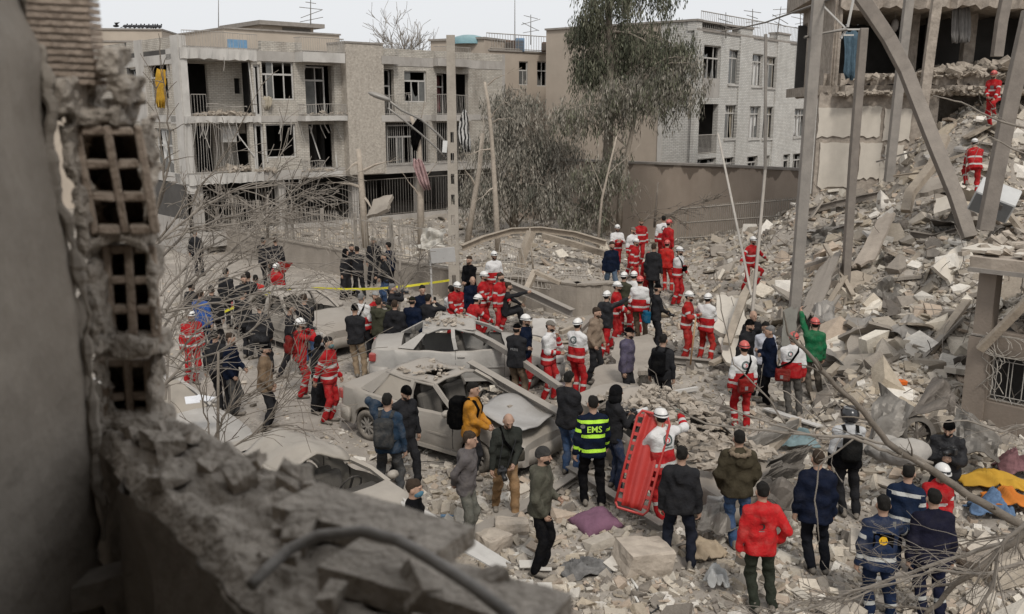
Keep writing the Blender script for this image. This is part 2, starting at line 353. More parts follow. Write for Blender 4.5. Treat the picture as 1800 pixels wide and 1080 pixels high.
class Man:
 """one standing / walking / crouching figure. Local frame: x = person's left, y = backwards, z up (faces -y)"""
 def __init__(s, loc, yaw, label, h=1.73, legs='stand', hands=('down', 'down'), lean=4, look=(0, 0), top=(.02, .02, .022), top2=None, bands=False, bottom=(.02, .02, .022), bbands=False, shoe=(.025, .022, .02),
                 hair='black', head='hair', headcol=(.7, .7, .68), skin=(.34, .215, .155), coat=0.0, bulk=0.0, hood=False, beard=True, mask=None, glove=None, female=False, group=None, res=None, hoodup=False, vest=None, bandcol=(.42, .42, .40), bandhi=None, roughtop=.85, side=0, collar=None, bald=False, knees=None, twist=0, badge=None):
  SEED[0] += 1; s.sd = SEED[0]; k = h / 1.75; s.k = k; s.yaw = yaw; rnd = random.Random(s.sd * 13)
  loc = Vector(loc); s.loc = loc
  if hair == 'black' and head == 'hair' and rnd.random() < .4: hair = 'brown'
  d = math.hypot(loc.x, loc.y); res = res or (.0165 if d < 15 else .019 if d < 21 else .023 if d < 30 else .028)
  s.root = thing('person', label, 'person', loc, group or 'people at the collapsed building')
  s.root.rotation_euler = (0, 0, math.radians(yaw)); s.root.scale = (k, k, k)
  pel, fL, fR = LEGS[legs]; pel = Vector((pel[0] + side, -pel[1], pel[2])); J = s.J = {}
  fL, fR = [Vector((f[0], -f[1], (f[2] if len(f) > 2 else 0) + .085)) for f in (fL, fR)]
  fL += Vector((rnd.uniform(-.02, .02), rnd.uniform(-.03, .03), 0)); fR += Vector((rnd.uniform(-.02, .02), rnd.uniform(-.03, .03), 0))
  J['pel'] = pel; lr = math.radians(lean); R = s.R = Matrix.Rotation(math.radians(twist), 3, 'Z') @ Matrix.Rotation(lr, 3, 'X')
  T = lambda x, y, z: pel + R @ Vector((x, y, z))
  for sg, f, n in ((1, fL, 'L'), (-1, fR, 'R')):
   hp = pel + Vector((sg * .09, 0, -.02)); kn, an = ik(hp, f, .44, .42, (sg * .18, -1, .1)); J['hip' + n], J['kn' + n], J['an' + n] = hp, kn, an
  fs = .90 if female else 1.0
  J['wa'] = T(0, -.005, .14); J['ch'] = T(0, .005, .36); J['nk'] = T(0, .02, .535); hr = Matrix.Rotation(math.radians(look[0]), 3, 'Z') @ Matrix.Rotation(math.radians(look[1]) + lr * .4, 3, 'X'); s.HR = hr
  J['hd'] = J['nk'] + (R @ Vector((0, -.015, .078))) + hr @ Vector((0, -.01, .105))
  for sg, n, hnd in ((1, 'L', hands[0]), (-1, 'R', hands[1])):
   sh = T(sg * .170 * fs, .015, .478); t = HANDS[hnd] if isinstance(hnd, str) else hnd
   t = Vector((sg * t[0], -t[1], t[2])); off = pel.z - .93
   if isinstance(hnd, str) and hnd not in ('knee', 'low'): t = pel + R @ (t - Vector((0, 0, .93)))
   t += Vector((rnd.uniform(-.015, .015), rnd.uniform(-.015, .015), rnd.uniform(-.015, .015)))
   el, wr = ik(sh, t, .285, .255, (sg * .7, .75, -.45)); J['sh' + n], J['el' + n], J['wr' + n] = sh, el, wr
  s.bulk = bulk; s.res = res; s.top = top; c = .018 + bulk
  # ---- body: head, neck, trunk, limbs in one surface
  hc = J['hd']; H = lambda x, y, z: hc + hr @ Vector((x, y, z))
  caps = [(J['nk'] + (R @ Vector((0, .01, -.06))), H(0, .012, -.05), .062, .054), (T(.07, 0, .40), T(-.07, 0, .40), .09, .09), (T(.05, 0, .14), T(-.05, 0, .14), .088, .088), (J['hipL'], J['hipR'], .08, .08), (T(.12, .015, .485), T(-.12, .015, .485), .055, .055)]
  for n in 'LR':
   caps += [(J['sh' + n], J['el' + n], .048, .038), (J['el' + n], J['wr' + n], .038, .027), (J['hip' + n], J['kn' + n], .075, .052), (J['kn' + n], J['an' + n], .05, .036)]
   fd = (J['wr' + n] - J['el' + n]).normalized(); caps.append((J['wr' + n], J['wr' + n] + fd * .075, .027, .034)); J['pa' + n] = J['wr' + n] + fd * .08; J['fd' + n] = fd
  lo, hi = bb(caps); hi[2] = max(hi[2], hc.z + .16)
  for i in range(3): lo[i] = min(lo[i], hc[i] - .15); hi[i] = max(hi[i], hc[i] + .15)
  hb = max(res * 1.45, .026); fine = min(res * .62, .0135)
  def ax(i):
   a = np.arange(lo[i] - 2 * hb, hi[i] + 2 * hb, hb); e0, e1 = hc[i] - .145, hc[i] + .145; return np.concatenate([a[a < e0 - fine * .3], np.arange(e0, e1, fine), a[a > e1 + fine * .3]])
  g = Grid.__new__(Grid); g.xs, g.ys, g.zs = ax(0), ax(1), ax(2); g.X, g.Y, g.Z = np.meshgrid(g.xs.astype(np.float32), g.ys.astype(np.float32), g.zs.astype(np.float32), indexing='ij')
  F = None
  for a, b, r1, r2 in caps:
   q = sd_cap(g.X, g.Y, g.Z, a, b, r1, r2); F = q if F is None else smin(F, q, .035)
  hd = sd_ell(g.X, g.Y, g.Z, H(0, .012, .02), (.074, .094, .098), hr)
  hd = smin(hd, sd_cap(g.X, g.Y, g.Z, H(0, -.025, -.035), H(0, -.052, -.078), .056, .036), .04)
  hd = smin(hd, sd_cap(g.X, g.Y, g.Z, H(0, -.088, .012), H(0, -.108, -.022), .008, .014), .018)
  hd = smin(hd, sd_cap(g.X, g.Y, g.Z, H(-.035, -.075, .032), H(.035, -.075, .032), .012, .012), .02)
  hd = smin(hd, sd_cap(g.X, g.Y, g.Z, H(-.016, -.085, -.05), H(.016, -.085, -.05), .008, .008), .012)
  for sg in (1, -1):
   hd = smin(hd, sd_ell(g.X, g.Y, g.Z, H(sg * .081, .012, -.004), (.013, .024, .034), hr), .010)
   hd = np.maximum(hd, -sd_ell(g.X, g.Y, g.Z, H(sg * .032, -.094, .008), (.018, .012, .011), hr))
  F = smin(F, hd, .03); v, f = g.mesh(F)
  mb = MB()                                            # fingers, rooted in the palm
  for n, sg in (('L', 1), ('R', -1)):
   fd = J['fd' + n]; sd = fd.cross(Vector((0, -1, 0)) if abs(fd.y) < .8 else Vector((0, 0, 1))).normalized(); nn = sd.cross(fd); inn = Vector((-sg, 0, 0)); inn = (inn - fd * inn.dot(fd)).normalized(); sd = fd.cross(inn)
   if sd.dot(Vector((0, -1, .2))) < 0: sd = -sd
   for q, ln in enumerate((.068, .078, .074, .058)):
    b0 = J['pa' + n] - fd * .012 + sd * (.029 - .0195 * q); c1 = b0 + fd * ln * .5 + inn * .008; c2 = c1 + fd * ln * .3 + inn * .028; c3 = c2 + fd * ln * .05 + inn * .022
    mb.tube([b0, c1, c2, c3], [.0098, .0092, .0082, .006], 5)
   b0 = J['wr' + n] + fd * .03 + sd * .024; mb.tube([b0, b0 + fd * .03 + sd * .022 + inn * .01, b0 + fd * .058 + sd * .022 + inn * .022], [.012, .0105, .008], 5)
  hv = np.array(mb.v); hf = np.array([q if len(q) == 4 else (q[0], q[1], q[2], q[2]) for q in mb.f]); nb = len(v)
  me = s._pm('body', np.concatenate([v, hv]), f, mb.f, [skin_mat(skin), cloth(glove) if glove else skin_mat(skin)])
  # colour of brows, eyes and lips belongs to the face; stored per vertex
  lc = (np.concatenate([v, hv]) - np.array(hc)) @ np.array(hr)
  fa = np.zeros((len(lc), 3)); fr = lc[:, 1] < -.06
  fa[:, 0] = fr * ((np.hypot(np.abs(lc[:, 0]) - .032, (lc[:, 2] - .008) * 1.5) < .0085) | ((np.abs(np.abs(lc[:, 0]) - .034) < .019) & (np.abs(lc[:, 2] - .033) < .0045)))
  fa[:, 1] = (lc[:, 1] < -.075) * (np.abs(lc[:, 0]) < .021) * (np.abs(lc[:, 2] + .05) < .0075); set_col(me, fa, 'face')
  link('body', me, s.root, loc)
  s._garments(T, c, coat, hood, top, top2, bands, bottom, bbands, roughtop, bandcol, bandhi, knees)
  s._shoes(shoe); s._head(H, hr, hair, head, headcol, beard, mask, hoodup, top, bald)
  s.T = T; s.H = H
 def _pm(s, name, v, f, extra, mats):
  me = bpy.data.meshes.new(name); b = len(v) - max([max(q) for q in extra] + [-1]) - 1 if extra else 0
  faces = [tuple(q) for q in f.tolist()] + [tuple(i + b for i in q) for q in extra]
  me.from_pydata(v.tolist(), [], faces); me.polygons.foreach_set('use_smooth', [True] * len(faces))
  for m in mats: me.materials.append(m)
  if extra: me.polygons.foreach_set('material_index', [0] * len(f) + [1 if len(mats) > 1 else 0] * len(extra))
  return me
 def _sdf(s, g, caps, k):
  F = None
  for a, b, r1, r2 in caps:
   q = sd_cap(g.X, g.Y, g.Z, a, b, r1, r2); F = q if F is None else smin(F, q, k)
  return F
 def _garments(s, T, c, coat, hood, top, top2, bands, bottom, bbands, roughtop, bandcol, bandhi, knees):
  J = s.J; Ri = np.array(s.R)
  tor = [(T(.085, .005, .40), T(-.085, .005, .40), .098 + c, .098 + c), (T(.06, -.01, .17), T(-.06, -.01, .17), .098 + c, .098 + c), (T(.07, 0, -.02), T(-.07, 0, -.02), .10 + c, .10 + c),
               (J['shL'], J['shR'], .05 + c * .8, .05 + c * .8), (T(0, .02, .50), T(0, .008, .545), .072 + c * .4, .064 + c * .25),
               (T(.07, 0, .36), T(.075, 0, -.06), .097 + c, .104 + c), (T(-.07, 0, .36), T(-.075, 0, -.06), .097 + c, .104 + c), (T(.02, .02, .53), J['shL'] + s.R @ Vector((-.03, 0, .015)), .05 + c * .6, .045 + c * .6), (T(-.02, .02, .53), J['shR'] + s.R @ Vector((.03, 0, .015)), .05 + c * .6, .045 + c * .6)]
  if coat: tor.append((T(.06, 0, -.05), T(.06, 0, -coat), .105 + c, .13 + c)); tor.append((T(-.06, 0, -.05), T(-.06, 0, -coat), .105 + c, .13 + c))
  if hood: tor.append((T(.06, .10, .49), T(-.06, .10, .49), .05, .05)); tor.append((T(0, .12, .50), T(0, .14, .40), .06, .045))
  arm = []
  for n in 'LR':
   w = J['el' + n].lerp(J['wr' + n], .96); arm += [(J['sh' + n], J['el' + n], .05 + c * .9, .041 + c * .9), (J['el' + n], w, .042 + c * .8, .033 + c * .6)]
  h = s.res; lo, hi = bb(tor + arm); g = Grid(lo, hi, h); F = smin(s._sdf(g, tor, .05), s._sdf(g, arm, .03), .028)
  F += wrinkle(g.X, g.Y, g.Z, .0056 + .003 * (s.bulk > .015), s.sd)
  hem = -.10 if not coat else -coat - .03
  up = (np.array(s.R)[:, 2]).astype(np.float32); hemd = (g.X - J['pel'].x) * up[0] + (g.Y - J['pel'].y) * up[1] + (g.Z - J['pel'].z) * up[2]
  F = np.maximum(F, hem - hemd - .012 * np.sin(9 * g.X + s.sd)); r = g.mesh(F)
  v, f = r; me = np_mesh('jacket', v, f, cloth(top, top2, bands, roughtop, bandcol=bandcol), True)
  X, Y, Z = v[:, 0], v[:, 1], v[:, 2]; dt = s._sdf_pts(v, tor); D = [(sd_cap(X, Y, Z, a, b, r1, r2), a, b) for a, b, r1, r2 in arm]
  zt = (v - np.array(J['pel'])) @ np.array(s.R)[:, 2]
  band = np.full(len(v), 1.0); tone = np.clip((zt - .245) * 8 + .5, -2, 3)
  da = np.stack([q[0] for q in D]); k = da.argmin(0); isarm = da.min(0) < dt - .01
  bt = [.27, .04] if bandhi is None else bandhi
  bd = np.min([np.abs(zt - q) for q in bt], 0)
  for i, (q, a, b) in enumerate(D):
   a = np.array(a); d = np.array(b) - a; L = np.linalg.norm(d); t = ((v - a) @ d) / (L * L); m = isarm & (k == i)
   tt = .55 if i % 2 == 0 else .58; bd = np.where(m, np.abs(t - tt) * L, bd); tone = np.where(m, (1.5 if i % 2 == 0 else (.25 - t) * 8 + .5), tone)
  zz = np.zeros((len(v), 3)); zz[:, 0] = bd; zz[:, 1] = tone; lx = (v - np.array(J['pel'])) @ np.array(s.R); zz[:, 2] = np.where((lx[:, 1] < 0) & (zt < .5), np.abs(lx[:, 0]) * 10, 1); zz[isarm, 2] = 1; set_col(me, zz, 'zone'); s.jacket = link('jacket', me, s.root, s.loc); s.jv = v
  # trousers
  c2 = .018; leg = [(J['hipL'], J['hipR'], .086 + c2, .086 + c2), (T(.05, 0, .07), T(-.05, 0, .07), .076 + c2, .076 + c2)];
  for n in 'LR': leg += [(J['hip' + n], J['kn' + n], .074 + c2, .057 + c2), (J['kn' + n], J['an' + n], .056 + c2, .048 + c2 * .9)]
  lo, hi = bb(leg); g = Grid(lo, hi, h * 1.12); F = smin(s._sdf(g, leg[:2], .04), s._sdf(g, leg[2:4], .03), .045); F = smin(F, s._sdf(g, leg[4:], .03), .03)
  F += wrinkle(g.X, g.Y, g.Z * 1.25, .006, s.sd + 3);
  lowz = np.minimum(J['anL'].z, J['anR'].z)
  F = np.maximum(F, (lowz - .045) - g.Z); v, f = g.mesh(F); me = np_mesh('trousers', v, f, cloth(bottom, knees, bbands, .88, bandcol=bandcol), True)
  bd = np.full(len(v), 1.0); tone = np.full(len(v), -1.0)
  for n in 'LR':
   a = np.array(J['kn' + n]); d = np.array(J['an' + n]) - a; L = np.linalg.norm(d); t = ((v - a) @ d) / (L * L); q = np.abs(t - .42) * L; near = np.linalg.norm(v - a - np.clip(t, 0, 1)[:, None] * d, axis=1) < .13
   bd = np.where((t > .05) & near, np.minimum(bd, q), bd)
   tone = np.where(near & (t < .3) & (v[:, 1] < a[1]), .5 + (.14 - np.linalg.norm(v - a, axis=1)) * 6, tone)
  zz = np.ones((len(v), 3)); zz[:, 0] = bd; zz[:, 1] = tone; set_col(me, zz, 'zone'); link('trousers', me, s.root, s.loc)
 def _sdf_pts(s, v, caps):
  X, Y, Z = v[:, 0], v[:, 1], v[:, 2]; return np.min([sd_cap(X, Y, Z, a, b, r1, r2) for a, b, r1, r2 in caps], 0)
 def _shoes(s, col):
  for n in 'LR':
   a = s.J['an' + n]; sg = 1 if n == 'L' else -1; dr = Vector((sg * .22, -1, 0)).normalized(); sole = a.z - .085
   heel, toe = Vector((a.x, a.y, sole + .04)) - dr * .055, Vector((a.x, a.y, sole + .036)) + dr * .16
   g = Grid(np.minimum(heel, toe) - .06, np.maximum(heel, toe) + np.array([.06, .06, .1]), max(.014, s.res * .7)); F = sd_cap(g.X, g.Y, g.Z, heel, toe, .042, .04); F = smin(F, sd_cap(g.X, g.Y, g.Z, a - dr * .02, a + Vector((0, 0, .05)), .046, .045), .03)
   F = np.maximum(F, sole - g.Z); r = g.mesh(F)
   if r: link('shoe', np_mesh('shoe', r[0], r[1], mat('shoe_%d' % int(col[0] * 999), col, .75, .3, 9, .2, 30, dust=.55), True), s.root, s.loc)
 def _shell(s, name, m, fn, off, k=1.0):
  hc = s.J['hd']; h = max(.0125, s.res * .7); g = Grid(np.array(hc) - .2, np.array(hc) + .2, h); M = np.array(s.HR)
  x, y, z = [(g.X - hc[0]) * M[0, i] + (g.Y - hc[1]) * M[1, i] + (g.Z - hc[2]) * M[2, i] for i in range(3)]
  e = lambda c, r: (np.sqrt(((x - c[0]) / r[0]) ** 2 + ((y - c[1]) / r[1]) ** 2 + ((z - c[2]) / r[2]) ** 2) - 1) * min(r)
  r = g.mesh(fn(x, y, z, e)); return link(name, np_mesh(name, r[0], r[1], m, True), s.root, s.loc) if r else None
 def _head(s, H, hr, hair, head, hc, beard, mask, hoodup, top, bald):
  hm = mat('hair_' + hair, HAIRM[hair], .7, .25, 30, .6, 90, spec=.08); cut = lambda x, y, z: np.maximum(-z + .02 + (y + .02) * -.0 + np.where(y > .0, -.10 * np.clip((y + .0) / .06, 0, 1), (-y) * .55), 0)
  sd = s.sd
  def hairf(x, y, z, e):
   o = .004 + .011 * np.clip((z - .045) / .05, 0, 1) + .005 * np.clip((y - .02) / .05, 0, 1) + .008 * np.sin(52 * x + sd) * np.sin(47 * y + 2 * sd) * np.sin(43 * z + sd)
   F = e((0, .014, .024), (.074 + .006, .094 + .006, .098 + .008)) - o + .006
   line = np.where(y < -.02, .052 + (-y - .02) * .15, np.where(y < .035, .052 - (y + .02) * 1.35, -.036)); ear = np.minimum(e((.078, .012, -.006), (.03, .028, .036)), e((-.078, .012, -.006), (.03, .028, .036))); return np.maximum(np.maximum(F, line - z), -ear)
  def bald_f(x, y, z, e):
   F = e((0, .014, .02), (.078, .098, .098)) - .004; return np.maximum(np.maximum(F, -.06 - z), np.maximum(z - .03, -.015 - y))
  if head in ('hair', 'cap', 'helmet', 'redhelmet') and not hoodup: s._shell('hair', hm, bald_f if (bald or head != 'hair') else hairf, 0)
  if beard:
   def bf(x, y, z, e):
    F = np.minimum(e((0, -.022, -.05), (.062, .066, .05)), e((0, -.05, -.08), (.042, .042, .028))) - .002
    F = np.maximum(F, z + .022); F = np.maximum(F, y - .0); mouth = e((0, -.1, -.05), (.024, .03, .008)); return np.maximum(F, -mouth)
   s._shell('beard', hm, bf, 0)
  if mask:
   s._shell('face_mask', cloth(mask), lambda x, y, z, e: np.maximum(np.maximum(np.minimum(e((0, -.03, -.045), (.062, .078, .058)), e((0, -.08, -.03), (.03, .036, .03))) - .004, z + .005), y + .0), 0)
  if head == 'beanie':
   s._shell('beanie', cloth(hc), lambda x, y, z, e: np.maximum(e((0, .014, .03), (.084, .104, .112)) - .005 + .002 * np.sin(260 * x), .036 - np.clip(y + .02, 0, .05) * .9 - z), 0)
  if head == 'cap':
   def cf(x, y, z, e):
    F = np.maximum(e((0, .012, .03), (.082, .102, .102)) - .005, .048 - z); br = np.maximum(np.abs(z - .052 - (y + .1) * .25) - .006, np.sqrt((x * 1.05) ** 2 + (y + .07) ** 2) - .088); return np.minimum(F, np.maximum(br, y + .04))
   s._shell('cap', cloth(hc), cf, 0)
  if head == 'hijab' or hoodup:
   def jf(x, y, z, e):
    F = np.minimum(e((0, .02, .015), (.098, .118, .128)), e((0, .03, -.10), (.12, .115, .11))); op = e((0, -.12, -.015), (.058, .075, .083)); return np.maximum(F, -op)
   s._shell('head_scarf' if head == 'hijab' else 'hood', cloth(top), jf, 0)
  if head in ('helmet', 'redhelmet', 'motohelmet'):
   hmat = mat('helmet_%d' % int(hc[0] * 1000 + hc[1] * 10), hc, .38, .10, 6, .05, 60, dust=.25, spec=.5); ht = thing_child('helmet', s.root, s.loc)
   mb = MB(); n, m = 22, 9; P = []
   for i in range(n + 1):
    a = 2 * math.pi * i / n; ca, sa = math.cos(a), math.sin(a); row = []
    for j in range(m + 1):
     t = math.pi / 2 * j / m; rr = math.sin(t); zz = math.cos(t); ridge = .007 * max(0, 1 - abs(ca * rr) * 6) * (1 - .5 * rr); lowb = .016 * max(0, sa) * (j / m)
     row.append(H((.098 + ridge) * ca * rr, .012 + (.122 + ridge) * sa * rr, .052 - lowb + (.105 + ridge) * zz))
    br = .014 + .032 * max(0, -sa) ** 2; row.append(H((.098 + .012) * ca, .012 + (.122 + br) * sa, .043 - .016 * max(0, sa) - .010 * max(0, -sa))); row.append(H(.094 * ca, .012 + .118 * sa, .040 - .016 * max(0, sa))); P.append(row)
   mb.grid(P); hh = mb.build('shell', hmat, ht, True); fix_local(hh, s.root, ht)
   mb = MB(); mb.lathe(H(0, 0, 0), [(0, 0)], 3); mb = MB()
   pts = [H(.1005 * math.cos(a), .012 + .1245 * math.sin(a), .066 - .006 * math.sin(a)) for a in [2 * math.pi * i / 20 for i in range(21)]]
   mb.sweep(pts, [(-.0035, -.007), (.0035, -.007), (.0035, .007), (-.0035, .007)], up=hr @ Vector((0, 0, 1)))
   mb.box(H(0, -.125, .07), (.04, .025, .028), hr); hb = mb.build('headlamp_strap', mat('strap', (.03, .032, .035), .7, .2), ht, False); fix_local(hb, s.root, ht)
   mb = MB()
   for sg in (1, -1): mb.bar(H(sg * .085, -.01, .045), H(sg * .045, -.055, -.115), .014, .004)
   hb = mb.build('chin_strap', MATS['strap'], ht); fix_local(hb, s.root, ht)
 def place(s, p):                                          # local point -> world
  return s.loc + Matrix.Rotation(math.radians(s.yaw), 3, 'Z') @ (Vector(p) * s.k)
def thing_child(name, parent, loc):
 return link(name, None, parent, loc)
def fix_local(o, root, par):
 """vertices were given in the figure's own frame: the mesh keeps them, the object sits at the frame's origin"""
 w = WO[par.name]
 co = np.empty(len(o.data.vertices) * 3, np.float32); o.data.vertices.foreach_get('co', co); co = co.reshape(-1, 3) + np.array(w, np.float32); o.data.vertices.foreach_set('co', co.ravel()); o.data.update(); o.location = (0, 0, 0)
# ------------------------------------------------------------------ ground: street, raised garden, mound of the collapsed building
_ctl = []
for px, py, D in [(1250, 440, 36), (1330, 410, 36), (1400, 380, 36), (1450, 345, 34), (1560, 332, 33), (1640, 235, 33), (1745, 224, 31),
                  (1720, 335, 29), (1800, 300, 30), (1900, 260, 31), (1620, 400, 28), (1500, 430, 28), (1660, 470, 24), (1560, 540, 23), (1450, 565, 22.5),
                  (1380, 500, 26), (1420, 440, 30), (1620, 600, 19.5), (1550, 640, 18.5), (1660, 660, 17.8), (1510, 690, 17.2), (1313, 510, 28.5),
                  (1850, 420, 23), (1750, 400, 26), (1400, 620, 21), (1950, 230, 36), (1700, 205, 36), (1500, 310, 37), (1700, 800, 14.3)]:
 p = at(px, py, D); _ctl.append((p.x, p.y, p.z))
for px, py in [(1345, 712), (1395, 730), (1432, 697), (1305, 752), (1235, 637), (1200, 635), (1150, 620), (1500, 905), (1655, 1000), (1435, 1010), (1300, 965),
               (1100, 600), (1600, 1060), (1640, 960), (1500, 800), (1400, 800), (1330, 640)]:
 p = G(px, py, 0); _ctl.append((p.x, p.y, 0.0))
for x in (-30, -20, -14, -9, -5, -2):
 for y in (2, 8, 13, 18, 24, 32, 45, 70): _ctl.append((x, y, 0.0))
for x, y in [(0, 10), (3, 10), (6, 8), (1, 15), (0, 20), (1, 25), (3, 6), (8, 4), (10, 9), (14, 6), (2, 34), (4, 38), (8, 44), (14, 48), (2, 60), (10, 70), (30, 70), (0, 30), (4, 32)]: _ctl.append((x, y, 0.0))
for x, y, z in [(8.6, 15.4, .3), (9.3, 14.6, .22), (10.2, 13.6, .2), (9.6, 15.8, .3), (24, 20, 2.5), (26, 30, 5), (24, 12, .6), (30, 40, 4), (20, 42, 3), (40, 20, 1)]: _ctl.append((x, y, z))
_C = np.array(_ctl); _d = np.sqrt(((_C[:, None, :2] - _C[None, :, :2]) ** 2).sum(-1) + .3)
_W = np.linalg.solve(_d + np.eye(len(_C)) * .02, _C[:, 2])
# line of the low retaining wall that carries the garden fence (street side)
GARDEN = [(-15.5, 42.5), (-9.15, 36.4), (-2.4, 29.9), (1.95, 27.0), (3.6, 27.4)]
def _gmask(x, y):
 yy = np.interp(x, [p[0] for p in GARDEN], [p[1] for p in GARDEN])
 s = np.clip((y - yy - .15) / .35, 0, 1); e = np.clip((5.2 - x) / 2.5, 0, 1) * np.clip((x + 16) / 1.0, 0, 1)
 return s * s * (3 - 2 * s) * e
def mound(x, y):
 x = np.atleast_1d(np.asarray(x, float)); y = np.atleast_1d(np.asarray(y, float)); out = np.zeros(x.shape)
 xf, yf, of = x.ravel(), y.ravel(), out.ravel()
 for i in range(0, len(xf), 20000):
  d = np.sqrt((xf[i:i + 20000, None] - _C[None, :, 0]) ** 2 + (yf[i:i + 20000, None] - _C[None, :, 1]) ** 2 + .3)
  of[i:i + 20000] = d @ _W
 z = of.reshape(x.shape)
 far = np.clip((np.maximum(np.abs(x) - 32, np.maximum(y - 52, 3 - y))) / 12, 0, 1)
 return np.maximum(z, -.05) * (1 - far)
def rough_amount(x, y):
 """0 on the swept street at the left, 1 on rubble"""
 x = np.asarray(x, float); y = np.asarray(y, float)
 a = np.clip((x + 3.2 + (y - 14) * .12) / 2.5, 0, 1)
 return np.maximum(a, _gmask(x, y))
def terrain(x, y):
 x = np.asarray(x, float); y = np.asarray(y, float); sh = x.shape
 m = mound(x, y).reshape(sh) if sh else float(mound(x, y)[0])
 r = rough_amount(x, y)
 z = m + .72 * _gmask(x, y) * np.clip(1 - m / 1.5, 0, 1)
 z = z + r * (.07 * fbm(x * .55, y * .55, 0, 3)) + (.25 * r + .05) * .12 * fbm(x * 2.3, y * 2.3, 4, 3)
 z = z + np.clip(m, 0, 2) * .16 * fbm(x * .7 + 9, y * .7, 2, 3)
 return z if sh else float(z)
def hit(px, py, d0=5.0, d1=70.0):
 """photo pixel -> first point of the terrain along that ray"""
 r = ray(px, py); Y = np.linspace(d0, d1, 900); P = np.array(CAMP)[None] + np.array(r)[None] * (Y / r.y)[:, None]
 b = P[:, 2] < terrain(P[:, 0], P[:, 1])
 if not b.any(): return G(px, py, 0) if r.z < 0 else at(px, py, d1)
 return Vector(P[int(np.argmax(b))])
def ground_mesh():
 xs = np.concatenate([[-900, -400, -200, -110, -70, -50, -38, -30], np.arange(-24, 24.01, .16), [27, 31, 38, 50, 70, 110, 200, 400, 900]])
 ys = np.concatenate([[-300, -100, -40, -15, -4, 2], np.arange(5, 26, .13), np.arange(26, 52.01, .22), [54, 58, 64, 72, 85, 105, 140, 200, 350, 700, 1500]])
 X, Y = np.meshgrid(xs, ys, indexing='ij'); Z = terrain(X, Y)
 v = np.stack([X, Y, Z], -1).reshape(-1, 3); a, b = len(xs), len(ys)
 i, j = np.meshgrid(np.arange(a - 1), np.arange(b - 1), indexing='ij'); q = (i * b + j).ravel()
 return np_mesh('ground', v, np.stack([q, q + b, q + b + 1, q + 1], -1), ground_mat(), True)
def ground_mat():
 m = mat('dusty_street', (.305, .272, .235), .95, .34, 1.1, .6, 14.0, stain=.35)
 nt = m.node_tree; L = nt.links.new; b = [n for n in nt.nodes if n.type == 'BSDF_PRINCIPLED'][0]
 tc = nd(nt, 'ShaderNodeTexCoord'); vo = nd(nt, 'ShaderNodeTexVoronoi'); vo.inputs['Scale'].default_value = 22; L(tc.outputs['Object'], vo.inputs['Vector'])
 n = nd(nt, 'ShaderNodeTexNoise'); n.inputs['Scale'].default_value = .9; n.inputs['Detail'].default_value = 5; L(tc.outputs['Object'], n.inputs['Vector'])
 mr = nd(nt, 'ShaderNodeMapRange'); mr.inputs[1].default_value = .42; mr.inputs[2].default_value = .62; mr.inputs[4].default_value = .55; L(n.outputs[0], mr.inputs[0])
 hs_ = nd(nt, 'ShaderNodeSeparateColor'); L(vo.outputs['Color'], hs_.inputs[0])
 r2 = nd(nt, 'ShaderNodeMapRange'); r2.inputs[3].default_value = .6; r2.inputs[4].default_value = 1.45; L(hs_.outputs[0], r2.inputs[0])
 src = b.inputs['Base Color'].links[0].from_socket
 sc = nd(nt, 'ShaderNodeVectorMath', operation='SCALE'); L(src, sc.inputs[0]); L(r2.outputs[0], sc.inputs['Scale'])
 mx = nd(nt, 'ShaderNodeMix', data_type='RGBA'); L(mr.outputs[0], mx.inputs[0]); L(src, mx.inputs[6]); L(sc.outputs[0], mx.inputs[7]); L(mx.outputs[2], b.inputs['Base Color'])
 return m
ground = tag(link('ground', ground_mesh()), kind='structure')
# ------------------------------------------------------------------ buildings
class Fac:
 """vertical facade plane: origin (x, y), direction angle in degrees; u runs along it, outward normal looks to the camera"""
 def __init__(s, x, y, ang):
  s.o = Vector((x, y, 0)); a = math.radians(ang); s.u = Vector((math.cos(a), math.sin(a), 0)); s.n = Vector((math.sin(a), -math.cos(a), 0))
  if s.n.dot(CAMP - s.o) < 0: s.n = -s.n
 def P(s, u, z, d=0.0): return s.o + s.u * u + s.n * d + Vector((0, 0, z))
 def uz(s, px, py, d=0.0):
  r = ray(px, py); o = s.o + s.n * d; t = (o - CAMP).dot(s.n) / r.dot(s.n); p = CAMP + r * t; return (p - s.o).dot(s.u), p.z
 def rect(s, x0, y0, x1, y1, d=0.0):
  a, b, c, e = s.uz(x0, y0, d), s.uz(x1, y0, d), s.uz(x1, y1, d), s.uz(x0, y1, d)
  u0, u1 = (a[0] + e[0]) / 2, (b[0] + c[0]) / 2; z1, z0 = (a[1] + b[1]) / 2, (c[1] + e[1]) / 2
  return (min(u0, u1), max(u0, u1), z0, z1)
